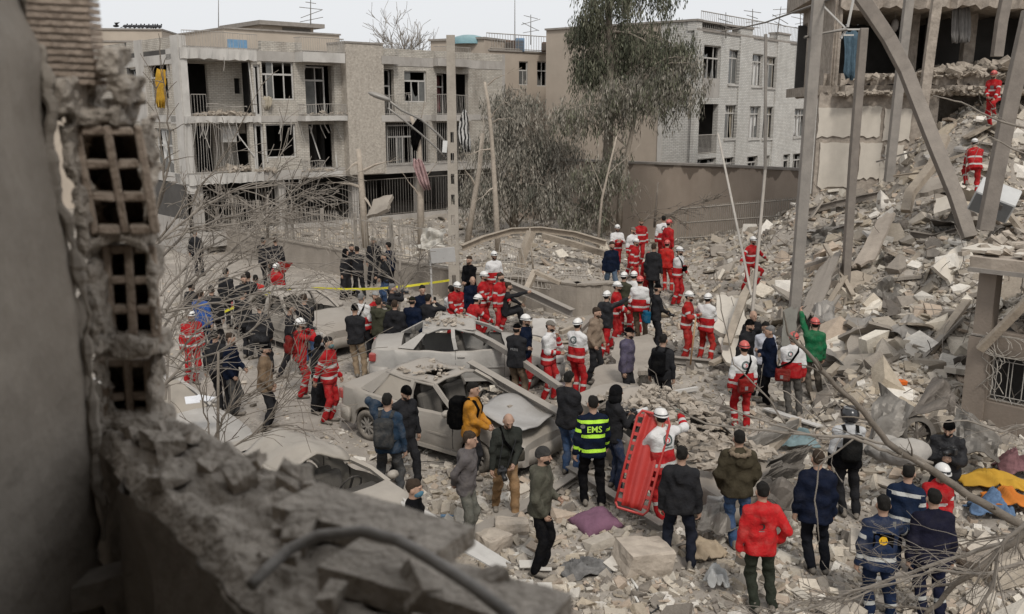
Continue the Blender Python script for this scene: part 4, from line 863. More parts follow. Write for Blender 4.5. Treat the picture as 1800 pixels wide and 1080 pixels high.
for i, r in enumerate(ro + low):
 if i == 5: railing(RF, t, r[0], r[1], r[2], r[2] + 1.0, -.05, step=.14, r=.016); slab(RF, r[0], r[1], r[2], r[3], -1.6, -1.5, 'loggia_wall', M_GREYC, t); continue
 cu = []
 if i in (1, 2, 3, 4, 6, 7, 8, 9): cu = [(random.uniform(.0, .15), random.uniform(.35, .5), random.choice((.0, .05, .3)), 0, M_CURT), (random.uniform(.5, .62), random.uniform(.85, 1.), random.choice((-.35, -.1, .1, -.5)), random.choice((.0, .3, .4)), M_CURT if random.random() < .8 else M_CURT2)]
 window(RF, t, r, d=-.16, mull=(.36, .68) if r[1] - r[0] > .6 else (.5,), trans=.76, glass=.45, curtain=cu, m=M_GREYL)
 if i not in (0,): slab(RF, r[0] - .06, r[1] + .06, r[2] - .09, r[2], -.1, .07, 'sill', M_GREYL, t)
r = ro[0]; slab(RF, r[0], r[1], r[2], r[2] + 1.0, -.1, -.02, 'balcony_panel', M_GREYC, t)
# aerials
for px, y0, y1, D, nm in ((546, 0, 40, 50, 'stair head of the left block'), (384, 0, 58, 60, 'left block roof'), (905, 0, 70, 62, 'cooler on the beige roof'), (933, 26, 75, 58, 'beige roof railing'), (1276, 22, 64, 50, 'white brick roof left'), (1323, 16, 54, 54, 'white brick roof middle pier'), (1365, 12, 66, 56, 'white brick roof right'), (1407, 20, 92, 58, 'white brick roof edge')):
 a, b = at(px, y1 + 4, D), at(px + (8 if px == 1365 else 0), y0, D); o = thing('aerial', 'thin rooftop aerial mast above the ' + nm, 'aerial', a); mb = MB(); mb.tube([a, b], [.035, .02], 5)
 for k in range(4 if px not in (384, 905) else 0): p = b - V(0, 0, .15 + .28 * k); s = random.uniform(.25, .6); an = random.uniform(-.5, .5); mb.bar(p - V(s, s * .3, an * s), p + V(s, s * .3, an * s), .03)
 mb.build('mast', M_DARKBAR, o)
# ---- brown garden wall behind the trees
gp = [at(905, 330, 47), at(1000, 330, 46), at(1090, 330, 44), at(1250, 330, 41.5), at(1412, 330, 38.5)]
o = thing('garden_wall', 'tall brown rendered garden wall with wet stains, below the white brick building', 'wall', (gp[2].x, gp[2].y, 0))
m = M_BROWN; nt = m.node_tree; L = nt.links.new; b = [n for n in nt.nodes if n.type == 'BSDF_PRINCIPLED'][0]       # water stains running down from the coping
zt_ = 3.62; src = b.inputs['Base Color'].links[0].from_socket; ge = nd(nt, 'ShaderNodeNewGeometry'); sp = nd(nt, 'ShaderNodeSeparateXYZ'); L(ge.outputs['Position'], sp.inputs[0])
nn = nd(nt, 'ShaderNodeTexNoise'); nn.inputs['Scale'].default_value = 1.3; nn.inputs['Detail'].default_value = 5; mp = nd(nt, 'ShaderNodeMapping'); mp.inputs['Scale'].default_value = (1, 1, .25); L(ge.outputs['Position'], mp.inputs[0]); L(mp.outputs[0], nn.inputs['Vector'])
ma = nd(nt, 'ShaderNodeMath', operation='MULTIPLY_ADD'); L(nn.outputs[0], ma.inputs[0]); ma.inputs[1].default_value = 2.2; ma.inputs[2].default_value = -zt_ - .72; ma2 = nd(nt, 'ShaderNodeMath', operation='ADD'); L(ma.outputs[0], ma2.inputs[0]); L(sp.outputs[2], ma2.inputs[1])
gt = nd(nt, 'ShaderNodeMapRange'); gt.inputs[1].default_value = .12; gt.inputs[2].default_value = .2; gt.inputs[4].default_value = .75; L(ma2.outputs[0], gt.inputs[0]); mx = nd(nt, 'ShaderNodeMix', data_type='RGBA'); L(gt.outputs[0], mx.inputs[0]); L(src, mx.inputs[6]); mx.inputs[7].default_value = (.11, .085, .067, 1); L(mx.outputs[2], b.inputs['Base Color'])
for i in range(len(gp) - 1):
 a, c = gp[i].copy(), gp[i + 1].copy(); a.z = c.z = 0; d = (c - a); f = Fac(a.x, a.y, math.degrees(math.atan2(d.y, d.x))); ln = d.length; slab(f, 0, ln + .01, 0, zt_, -.3, 0, 'wall_run', M_BROWN, o); slab(f, 0, ln + .02, zt_, zt_ + .1, -.36, .06, 'coping', M_CAP, o)
# ------------------------------------------------------------------ collapsed building at the right
M_TILE = mat('cream_tile_wall', (.54, .49, .42), .6, .10, 2.0, .1, 20, stain=.28, spec=.4)
M_BRKN = mat('broken_masonry', (.33, .285, .24), .95, .4, 4, .8, 10, stain=.3)
M_STEEL = mat('dusty_steel', (.215, .20, .185), .65, .25, 3, .2, 25, dust=.55, metal=.1)
M_STEELD = mat('brown_steel', (.155, .135, .12), .65, .25, 3, .2, 25, dust=.5, metal=.1)
M_WOOD = mat('dusty_timber', (.30, .25, .195), .9, .3, 5, .4, 20, dust=.35)
DR = 34.0
def rp(px, py, D=DR): return at(px, py, D)
p = rp(1440, 300); RB = Fac(p.x, p.y, -7.0)
t = ruin = thing('collapsed_building', 'collapsed apartment building with torn open upper room and exposed cream tile wall, right', 'building', (p.x, p.y, 0))
def ru(px, py, d=0): return RB.uz(px, py, d)
z_sl = ru(1600, 150)[1]; z_top = ru(1600, 14)[1]; uR = ru(1900, 100)[0]
wall(RB, ru(1432, 300)[0], ru(1640, 300)[0], 1.5, z_sl - .25, [], .3, 'masonry_wall', M_BRKN, t, -.06)
for x0, y0, x1, y1 in ((1437, 188, 1503, 246), (1439, 250, 1503, 334), (1509, 186, 1549, 246), (1509, 250, 1549, 318), (1553, 190, 1602, 250), (1553, 254, 1588, 300), (1434, 342, 1530, 360), (1545, 284, 1566, 330)):
 r = RB.rect(x0, y0, x1, y1); mb = MB(); n = 7; e = []
 for k in range(n + 1): e.append((r[0] + (r[1] - r[0]) * k / n, r[3] - random.uniform(0, .06)))
 for k in range(1, n): e.append((r[1] - random.uniform(0, .05), r[3] + (r[2] - r[3]) * k / n))
 for k in range(n + 1): e.append((r[1] + (r[0] - r[1]) * k / n, r[2] + random.uniform(0, .16)))
 for k in range(1, n): e.append((r[0] + random.uniform(0, .05), r[2] + (r[3] - r[2]) * k / n))
 m_ = len(e); fr = [RB.P(u, z, .0) for u, z in e]; bk = [RB.P(u, z, -.055) for u, z in e]
 mb.add(fr + bk, [tuple(range(m_))] + [(i, i + m_, (i + 1) % m_ + m_, (i + 1) % m_) for i in range(m_)]); weld(mb.build('tile_panel', M_TILE, t))
# floor slab with broken edge, masonry band on it, upper room
slab(RB, ru(1440, 150)[0], uR, z_sl - .28, z_sl, -7, .12, 'floor_slab', M_BRKN, t, .35, 60)
slab(RB, ru(1448, 150)[0], uR, z_sl, z_sl + .42, -.5, -.02, 'broken_sill', M_BRKN, t, .3, 60)
slab(RB, ru(1476, 10)[0], uR, z_top, z_top + .5, -7, .25, 'ceiling_slab', M_BRKN, t, .25, 40)
slab(RB, ru(1440, 10)[0], uR, z_top + .5, z_top + 3.5, -7, -.1, 'upper_wall', M_BRKN, t)
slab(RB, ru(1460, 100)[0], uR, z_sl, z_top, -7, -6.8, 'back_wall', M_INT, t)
slab(RB, ru(1462, 100)[0], ru(1476, 100)[0], z_sl, z_top + .4, -5, .06, 'side_wall', M_BRKN, t, .12, 6)
slab(RB, uR - .3, uR, 0, z_top, -7, 0, 'side_wall', M_BRKN, t)
for px, w in ((1628, .35), (1733, .4)):
 u = ru(px, 60)[0]; slab(RB, u, u + w, z_sl, z_top, -2.5, -2.0, 'pillar', M_BRKN, t, .08, 3)
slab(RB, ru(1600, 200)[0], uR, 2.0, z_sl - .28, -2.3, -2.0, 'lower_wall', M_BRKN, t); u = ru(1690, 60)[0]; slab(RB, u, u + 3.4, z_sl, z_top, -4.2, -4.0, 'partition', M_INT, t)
slab(RB, ru(1600, 200)[0], ru(1640, 200)[0], 3.5, z_sl - .28, -1.4, -.3, 'masonry_stub', M_BRKN, t, .3, 12)
rubble_heap(RB, t, ru(1478, 120)[0], uR, z_sl + .2, -2.5, .3, 520, .34); rubble_heap(RB, t, ru(1640, 120)[0], uR, z_sl + .4, -3, .2, 260, .5)
rubble_heap(RB, t, ru(1470, 150)[0], uR, z_sl - .35, .0, .5, 320, .3)
for px in (1683, 1694): cloth_drape('torn_curtain', 'grey curtain strips hanging in the torn open upper room, ' + ('left strip' if px == 1683 else 'right strip'), 'curtain', [RB.P(*ru(px + (y - 0) * .03 * (1 if px > 1690 else -1), y, -.6), -.6) for y in (4, 22, 42, 60, 76)], mat('grey_curtain', (.20, .19, .18), .9, .2), [.35, .4, .42, .4, .3], .06)
cloth_drape('hanging_tarp', 'blue grey cloth hanging from the broken column by the upper room', 'cloth', [at(1497, y, 30.5) for y in (55, 70, 88, 106, 124, 140)], mat('blue_cloth', (.075, .12, .155), .9, .35, 6, .4, 15), [.45, .55, .5, .5, .55, .35], .09)
# light bulb pendant
a = RB.P(*ru(1573, 45, -1.5), -1.5); o = thing('pendant_lamp', 'small pale lamp hanging from the ceiling of the torn room', 'lamp', a); mb = MB(); mb.ell(a, (.14, .14, .24), 10, 6); mb.tube([a + V(0, 0, .2), a + V(0, 0, 1.0)], .012, 4); mb.build('shade', mat('lamp_grey', (.30, .28, .26), .7), o, True)
# ---- standing and bent steel columns
def column(label, pts, w=.16, h=.16, box=True, m=None, name='steel_column', holes=False, cat='column', up=(0, -1, 0)):
 b = pts[0] if pts[0].z < pts[-1].z else pts[-1]; o = thing(name, label, cat, b); mb = MB()
 if box: mb.sweep(pts, [(-w / 2, -h / 2), (w / 2, -h / 2), (w / 2, h / 2), (-w / 2, h / 2)], up)
 else: mb.ibeam(pts, w, h, .014, up)
 k = bevel(mb.build('shaft', m or M_STEEL, o), .008); return o
column('tall grey steel column standing left of the tile wall, top out of frame', [at(1394, 575, 22.5), at(1402, 480, 22.5), at(1420, 240, 22.5), at(1440, -20, 22.5)], .26, .2)
column('perforated steel column standing in front of the tile wall with cloth on top', [at(1484, 530, 24.5), at(1500, 280, 24.5), at(1518, 50, 24.5)], .2, .2, m=M_STEELD)
column('slim steel column standing behind the bent girder', [at(1562, 320, 31), at(1580, 150, 31), at(1600, -20, 31)], .28, .22)
column('thick bent steel girder curving down from upper right over the rubble', [at(1498, -25, 27), at(1530, 20, 27), at(1562, 68, 27), at(1592, 125, 26.8), at(1615, 185, 26.5), at(1645, 260, 26), at(1680, 345, 25.5), at(1704, 418, 25)], .36, .26, m=M_STEELD)
column('rusty column strip with masonry stuck to it inside the collapsed front', [at(1622, 190, 32), at(1636, 80, 32), at(1650, -20, 32)], .32, .2, m=M_BRKN)
column('leaning steel column at the right edge beside the white cabinet', [at(1731, 405, 22.5), at(1752, 300, 22.5), at(1778, 170, 22.5), at(1812, 20, 22.5)], .36, .2, m=M_STEELD)
column('brown steel column at the upper right corner', [at(1752, 100, 31), at(1760, 40, 31), at(1772, -20, 31)], .32, .25, m=M_STEELD)
column('thin grey pole leaning over the rubble beside the rescue team', [at(1318, 600, 21), at(1345, 300, 24), at(1346, 60, 24)], .07, .07, name='thin_pole', cat='pole')
column('long pale timber batten leaning across the brown wall', [at(1262, 235, 31), at(1290, 370, 27), at(1321, 520, 23.5)], .065, .04, m=mat('pale_batten', (.36, .33, .29), .8, .2), name='timber_batten', cat='batten')
# broken cross bars at the head of the perforated column
o = thing('bent_window_frame', 'bent pale steel window frame hung on the head of the perforated column', 'frame', at(1490, 60, 24.5))
for a, b in (((1414, 65), (1488, 50)), ((1490, 48), (1500, 0)), ((1446, 10), (1488, 52)), ((1480, 52), (1518, 52)), ((1482, 62), (1500, 62)), ((1478, 68), (1488, 52))):
 mb = MB(); mb.bar(at(*a, 24.4), at(*b, 24.5), .05, .04); mb.build('rail', M_FRAME, o)
# ---- surviving ground floor front at the far right: pillar, grilles, slab with rubble
HO = at(1688, 745, 16.5); HF = Fac(HO.x, HO.y, -45.0)
h = thing('ruined_house_front', 'surviving brown ground floor front with iron window grilles under a rubble covered slab, right edge', 'building', (HO.x, HO.y, 0))
M_HB = mat('brown_house_render', (.235, .195, .16), .9, .12, 1.5, .25, 20, stain=.35); zS = HF.uz(1720, 458)[1]; zM = HF.uz(1720, 590)[1]; zL = HF.uz(1760, 712)[1]
zg = float(terrain(HO.x, HO.y)) - .5; UEH = 6.0
slab(HF, 0, .38, zg, zM - .02, -.4, .06, 'pillar', M_HB, h); slab(HF, .02, .36, zM, zM + .03, -.4, .05, 'pillar_joint', M_CAP, h); slab(HF, .04, .34, zM + .03, zS - .12, -.35, .0, 'pillar', M_HB, h)
slab(HF, .38, UEH, zg, zL, -.3, 0, 'wall', M_HB, h); slab(HF, .38, UEH, zM - .3, zM + .12, -.3, .02, 'beam', M_HB, h)
slab(HF, -.06, UEH, zS - .1, zS + .1, -4.5, .3, 'roof_slab', mat('slab_concrete', (.34, .29, .24), .9, .2, 2, .4, 15), h, .06, 16); slab(HF, -.06, UEH, zS - .17, zS - .09, .24, .34, 'edge_channel', M_STEEL, h)
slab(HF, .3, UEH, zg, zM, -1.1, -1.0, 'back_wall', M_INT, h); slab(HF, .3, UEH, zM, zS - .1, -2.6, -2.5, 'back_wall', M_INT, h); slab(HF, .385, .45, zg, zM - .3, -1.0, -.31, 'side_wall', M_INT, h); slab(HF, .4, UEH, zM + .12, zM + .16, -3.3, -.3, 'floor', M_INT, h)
slab(HF, .9, UEH, zM + .45, zM + .52, -.3, -.2, 'rail', M_HB, h)
def hexgrille(u0, u1, z0, z1, step, d, name):
 mb = MB(); n = int((u1 - u0) / step); dz = .11
 for i in range(n + 1):
  u = u0 + step * i; s = step * .27
  mb.tube([HF.P(u - s, z0, d), HF.P(u + s * .2, z0 + dz, d), HF.P(u + s * .2, z1 - dz, d), HF.P(u - s, z1, d)], .009, 4); mb.tube([HF.P(u + step - s * 1.8, z0, d), HF.P(u + step - s * 2.6, z0 + dz, d), HF.P(u + step - s * 2.6, z1 - dz, d), HF.P(u + step - s * 1.8, z1, d)], .009, 4)
 for z in (z0 + .03, z0 + dz, z1 - dz, z1 - .03): mb.bar(HF.P(u0, z, d), HF.P(u1, z, d), .014)
 return mb.build(name, mat('grille_paint', (.36, .345, .32), .6, .2, dust=.4), h)
hexgrille(.42, UEH, zL + .02, zM - .32, .26, -.1, 'window_grille'); hexgrille(.7, UEH, zS - .75, zS - .14, .3, -.2, 'upper_grille')
rubble_heap(HF, h, .4, UEH, zM + .15, -2.2, -.1, 150, .28); rubble_heap(HF, h, -.4, UEH, zS + .1, -3.5, .15, 260, .3)
for k in range(3): slab(HF, -.3 + .9 * k, .35 + .8 * k, zS + .14, zS + .2, -.9 + .2 * k, .1, 'roof_tile', M_TILE, h, .05, 4)
column('pale twisted channel leaning across the grilled front at the right edge', [HF.P(*HF.uz(1722, 615, .5), .5), HF.P(*HF.uz(1762, 575, .5), .5), HF.P(*HF.uz(1830, 505, .5), .5)], .15, .1, m=M_WOOD, name='twisted_channel', cat='channel')
o = thing('torn_cables', 'tangle of thin pale cables dangling down the grilled front', 'cables', HF.P(.7, zL, .1))
for k in range(6):
 u = .5 + random.uniform(-.12, .16); pts = [HF.P(u + random.uniform(-.05, .05) + .12 * math.sin(j * 1.1 + k), zM + .1 - (zM - zg - .9) * j / 9, .12 + .05 * math.sin(j + k)) for j in range(10)]; mb = MB(); mb.tube(pts, .008, 4); mb.build('cable', mat('cable_pale', (.34, .31, .27), .7, .2), o)
for k in range(4):
 c = HF.P(.5 + .1 * k, zM - .1, .15); mb = MB(); mb.tube([c + HF.u * (.28 * math.cos(a) * (1 + .2 * k)) + V(0, 0, .2 * math.sin(a)) for a in [i * .5 for i in range(13)]], .008, 4); mb.build('cable_loop', MATS['cable_pale'], o)
# ------------------------------------------------------------------ foreground: the broken window wall the picture is taken from
M_PLAS = mat('room_plaster', (.31, .275, .235), .85, .25, 2.2, .4, 14, stain=.5); M_CLAY = mat('hollow_clay_brick', (.42, .335, .27), .9, .25, 12, .4, 60, dust=.7, dustcol=(.33, .28, .23)); M_MORT = mat('crumbled_mortar', (.40, .355, .305), .95, .3, 14, .9, 45)
def edge(y): return float(np.interp(y, [-80, 0, 60, 100, 200, 300, 400, 500, 600, 700, 800, 950, 1130], [40, 44, 72, 82, 84, 96, 118, 142, 152, 163, 168, 176, 186]))
fw = thing('broken_window_wall', 'blurred broken wall stub of hollow clay bricks in the left foreground', 'wall', at(180, 1000, 1.6))
mb = MB(); P = []
for i in range(60):
 y = -120 + 1300 * i / 59; row = []
 for j in range(22):
  s = j / 21; px = -120 + (edge(y) + 120) * s + (6 * math.sin(y * .07) + 4 * math.sin(y * .19)) * (j == 21); p = at(px, y, 1.0 + .62 * s); p += V(0, 0, 0) + V(.004, 0, 0) * float(fbm(y * .01, s * 4)); row.append(p)
 P.append(row)
mb.grid(P); rm = mb.build('room_wall', M_PLAS, None, True); tag(rm, kind='structure'); thick(rm, .03, -1)
# ragged plaster lip along the break
mb = MB(); pts = []
for i in range(160): y = -60 + 1010 * i / 159; pts.append(at(edge(y) + 9 * float(fbm(y * .02, 3, 0, 4)), y, 1.60))
mb.tube(pts, [.010 + .007 * float(fbm(i * .13, 9, 0, 4)) for i in range(160)], 6); mb.build('plaster_edge', M_PLAS, fw)
def hollow(px0, py0, px1, py1, D, cols, rows, skew=0.0, dep=.11, tw=.0165, name='hollow_brick'):
 """clay block seen on its open end: outer shell and inner webs"""
 a, b, c = at(px0, py0, D), at(px1, py0, D), at(px0 + skew, py1, D); X = b - a; Z = c - a; Yd = (a.lerp(b, .5) - CAMP); Yd.z *= .6; Yd = Yd.normalized() * dep; mb = MB()
 def web(u0, v0, u1, v1):
  pts = []
  for u, v in ((u0, v0), (u1, v0), (u1, v1), (u0, v1)): pts.append(a + X * u + Z * v)
  mb.add(pts + [p + Yd for p in pts], [(3, 2, 1, 0), (4, 5, 6, 7), (0, 1, 5, 4), (1, 2, 6, 5), (2, 3, 7, 6), (3, 0, 4, 7)])
 tu, tv = tw / X.length, tw / Z.length
 for i in range(cols + 1): u = (1 - tu) * i / cols; web(u, 0, u + tu, 1)
 for j in range(rows + 1):
  v = (1 - tv) * j / rows
  for i in range(cols): web((1 - tu) * i / cols + tu, v + .002, (1 - tu) * (i + 1) / cols, v + tv - .002)
 pts = [a + Yd * .98, b + Yd * .98, b + Z + Yd * .98, c + Yd * .98]; mb.add(pts, [(0, 1, 2, 3)])
 for k in range(len(mb.v)): q_ = mb.v[k]; mb.v[k] = (q_[0] + random.uniform(-.002, .002), q_[1] + random.uniform(-.006, .004), q_[2] + random.uniform(-.002, .002))
 return bevel(mb.build(name, M_CLAY, fw), .003)
hollow(126, 222, 250, 412, 1.66, 2, 3, 34); hollow(178, 432, 274, 604, 1.70, 2, 3, 12); hollow(176, 632, 268, 762, 1.73, 2, 2, 12)
# ribbed outer face of the block at the top
mb = MB(); n = 14
for i in range(n): y = -30 + 178 * i / n; a, b = at(46, y, 1.58), at(150 + 18 * i / n, y + 5, 1.66); c, d = at(46, y + 9, 1.58), at(150 + 18 * i / n, y + 14, 1.66); mb.add([a, b, d, c, a + V(0, .05, 0), b + V(0, .05, 0), d + V(0, .05, 0), c + V(0, .05, 0)], [(0, 3, 2, 1), (0, 1, 5, 4), (2, 3, 7, 6), (1, 2, 6, 5), (0, 4, 7, 3)])
a, b, c, d = at(44, -40, 1.6), at(150, -40, 1.68), at(170, 152, 1.68), at(46, 150, 1.6); mb.add([a, b, c, d], [(3, 2, 1, 0)]); mb.build('ribbed_brick', M_CLAY, fw)
# mortar mass around the blocks (implicit surface with crumbling noise)
def mass(boxes, holes, h, amp, name, m, parent, fr=38.0, k=.018):
 P = np.array([list(b[0]) for b in boxes]); S = np.array([list(b[1]) for b in boxes]); g = Grid((P - S).min(0) - .03, (P + S).max(0) + .03, h); F = None
 for c, s in boxes:
  qx, qy, qz = np.abs(g.X - c[0]) - s[0] * .8, np.abs(g.Y - c[1]) - s[1] * .8, np.abs(g.Z - c[2]) - s[2] * .8; r = min(s) * .2
  d = np.sqrt(np.maximum(qx, 0) ** 2 + np.maximum(qy, 0) ** 2 + np.maximum(qz, 0) ** 2) + np.minimum(np.maximum(qx, np.maximum(qy, qz)), 0) - r; F = d if F is None else smin(F, d, k)
 F = F + amp * .9 * fbm(g.X * fr * 1.6, g.Y * fr * 1.6, g.Z * fr * 1.6, 3) + amp * .7 * vnoise(g.X * fr * .5, g.Y * fr * .5, g.Z * fr * .5)
 v, f = g.mesh(F); return link(name, np_mesh(name, v - np.array(WO[parent.name])[None], f, m, False), parent)
def bx(px0, py0, px1, py1, D, dep): a, b = at(px0, py0, D), at(px1, py1, D); return (Vector(((a.x + b.x) / 2, D + dep / 2, (a.z + b.z) / 2)), Vector((abs(b.x - a.x) / 2, dep / 2, abs(a.z - b.z) / 2)))
mass([bx(100, 190, 220, 222, 1.64, .1), bx(238, 190, 256, 300, 1.66, .07), bx(242, 280, 256, 420, 1.66, .07), bx(160, 80, 206, 126, 1.64, .07), bx(172, 130, 230, 186, 1.64, .08), bx(98, 215, 126, 330, 1.62, .1), bx(112, 320, 150, 470, 1.62, .1), bx(132, 450, 172, 640, 1.63, .1), bx(148, 620, 172, 790, 1.64, .1),
      bx(158, 408, 252, 434, 1.66, .1), bx(190, 602, 272, 632, 1.66, .1), bx(262, 430, 272, 610, 1.69, .06), bx(254, 630, 276, 760, 1.70, .07), bx(150, 745, 280, 800, 1.66, .12), bx(60, 130, 120, 200, 1.6, .1), bx(112, 140, 240, 460, 1.76, .05), bx(150, 420, 262, 790, 1.79, .05), bx(96, 100, 180, 240, 1.70, .05)], [], .0075, .010, 'mortar', M_MORT, fw)
# sill: crumbled top, inner face, boards, lumps and cable
def sil(s, w, z=0.0):
 """s: 0 far left .. 1 near right, w: 0 inner edge .. 1 outer edge"""
 a = V(-.83, 1.70, 5.585).lerp(V(-.20, .88, 5.585), s); b = V(-.75, 1.84, 5.585).lerp(V(.17, .93, 5.585), s); p = a.lerp(b, w); p.z += z; return p
sl = thing('broken_sill', 'crumbled masonry sill running diagonally through the blurred bottom left foreground', 'wall', sil(.5, .5, -.7))
mb = MB(); P = []
for i in range(90):
 s = -.05 + 1.35 * i / 89; row = []
 for j in range(34):
  w = -.02 + 1.04 * j / 33; p = sil(s, w); e_ = min(1, min(w + .02, 1.02 - w) * 9); nz = float(fbm(s * 9, w * 3.2, 1, 4)) * .016 + float(fbm(s * 40, w * 14, 5, 4)) * .011; nx = float(fbm(s * 14, w * 2, 8, 3)) * .02 * (1 - e_); p += V(nx, -nx, nz * e_ - .03 * (1 - e_)); row.append(p)
 P.append(row)
mb.grid(P); mb.build('sill_top', M_MORT, sl, True)
mb = MB(); P = []
for i in range(70):
 s = -.1 + 1.45 * i / 69; row = []
 for j in range(26): d = j / 25; q_ = float(fbm(s * 10, d * 4, 3, 4)) * .022; row.append(sil(s, 0, -.02 - .85 * d) + V(-.7, -.7, 0) * (q_ + .01 * d))
 P.append(row)
mb.grid(P); mb.build('inner_face', mat('dark_plaster', (.26, .23, .20), .95, .35, 6, .6, 25, stain=.5), sl, True)
mb = MB(); P = [[sil(s, 1.0, -.02), sil(s, 1.0, -5.6)] for s in (-.6, 0, .5, 1, 2.2)]; mb.grid(P); mb.build('outer_face', M_GREYC, sl)
def plank(p0, p1, w, th, nm, m):
 mb = MB(); d = (p1 - p0); n = 9; x = d.cross(V(0, 0, 1)).normalized(); P = []
 for i in range(n + 1):
  c = p0.lerp(p1, i / n); j1, j2 = random.uniform(-.004, .004), random.uniform(-.004, .004); P.append([c - x * (w / 2 + j1), c + x * (w / 2 + j2), c + x * (w / 2 + j2) + V(0, 0, th), c - x * (w / 2 + j1) + V(0, 0, th), c - x * (w / 2 + j1)])
 mb.grid(P); mb.add(P[0][:4], [(0, 1, 2, 3)]); mb.add(P[-1][:4], [(3, 2, 1, 0)]); o = thing(nm[0], nm[1], nm[2], p0.lerp(p1, .5)); mb.build('board', m, o); return o
plank(G(520, 900, 5.59), G(800, 985, 5.59), .10, .03, ('broken_board', 'short broken board lying on the blurred foreground sill', 'board'), M_MORT)
plank(G(600, 1010, 5.58), G(980, 1120, 5.58), .09, .035, ('broken_board', 'long dusty board along the near end of the foreground sill', 'board'), M_MORT)
o = thing('loose_cable', 'thick grey cable arching over the blurred foreground sill', 'cable', G(450, 1010, 5.62)); mb = MB(); mb.tube([at(440, 1030, 1.06), at(470, 1000, 1.09), at(510, 965, 1.13), at(560, 942, 1.14), at(640, 934, 1.12), at(700, 950, 1.08), at(760, 985, 1.03), at(830, 1030, .98), at(900, 1085, .93)], .008, 8); mb.build('cable_sheath', mat('cable_grey', (.26, .25, .24), .6, .2, dust=.3), o, True)
for i in range(34):
 s, w = random.uniform(0, 1.05), random.uniform(.1, .95); r = random.uniform(.008, .03); c = sil(s, w, .012); mb = MB(); mb.box(c + V(0, 0, r * .3), (r * 2, r * 1.5, r * 1.2), Euler((random.uniform(-.5, .5), random.uniform(-.5, .5), random.uniform(0, 6))).to_matrix(), r * .35); o = mb.build('mortar_lump', M_MORT, None, False, c); tag(o, 'small lump of mortar lying on the blurred foreground sill', 'rubble', 'lumps on the foreground sill')
# the room around the camera: ledge, floor, ceiling and walls keep the foreground in shade
for nm, c, d in (('room_ceiling', (.2, -1.4, 7.75), (5.4, 3.3, .2)), ('room_floor', (.2, -1.2, 4.6), (5.4, 4.6, .2)), ('room_wall_back', (.2, -3.1, 6.2), (5.4, .2, 3.3)), ('room_wall_right', (2.9, -1.6, 6.2), (.2, 3.0, 3.3))):
 mb = MB(); mb.box(c, d); tag(mb.build(nm, M_PLAS), kind='structure')
mb = MB(); mb.box((-1.5, .1, 6.2), (.2, 5.0, 3.3)); tag(mb.build('room_wall_left', M_PLAS), kind='structure')
plank(G(-60, 1035, 5.35), G(170, 975, 5.35), .05, .02, ('skirting_ledge', 'dim tiled ledge at the foot of the plaster in the lower left corner', 'ledge'), MATS['dark_plaster'])
plank(G(-60, 1120, 5.3), G(330, 1010, 5.3), .06, .05, ('lower_ledge', 'dark lower ledge in the bottom left corner', 'ledge'), MATS['dark_plaster'])
# ------------------------------------------------------------------ cars
OCC = [(HF.P(u_, 0, .25).x, HF.P(u_, 0, .25).y, .5) for u_ in (.2, .8, 1.4, 2.0, 2.6)]                                                        # occupied spots (x, y, radius) kept free of large rubble
M_RUB = mat('car_rubber', (.03, .028, .026), .9, .3, 8, .3, 40, dust=.55); M_RIM = mat('car_rim', (.28, .27, .255), .5, .2, 8, .1, 40, dust=.55, metal=.4)
M_CINT = mat('car_interior', (.02, .019, .018), .9, .3, 5, .2, 20, dust=.12); M_SEAT = mat('car_seat', (.055, .052, .048), .95, .3, 5, .3, 20, dust=.2)
M_RED = mat('tail_lamp', (.32, .02, .02), .35, .2, 6, .05, 20, dust=.25, spec=.5); M_HEAD = mat('head_lamp', (.38, .38, .37), .3, .2, 6, .05, 20, dust=.4, spec=.5); M_SEAM = mat('car_seam', (.045, .04, .036), .9, .2)
M_DGLASS = mat('dusted_glass', (.23, .205, .175), .6, .2, 3, .1, 30, dust=.8, dustcol=(.34, .30, .25))
def paint(name, c, dust): return mat('paint_' + name, c, .5, .38, 2.2, .25, 9, dust=dust, spec=.4, dustcol=(.29, .255, .215), stain=.45)
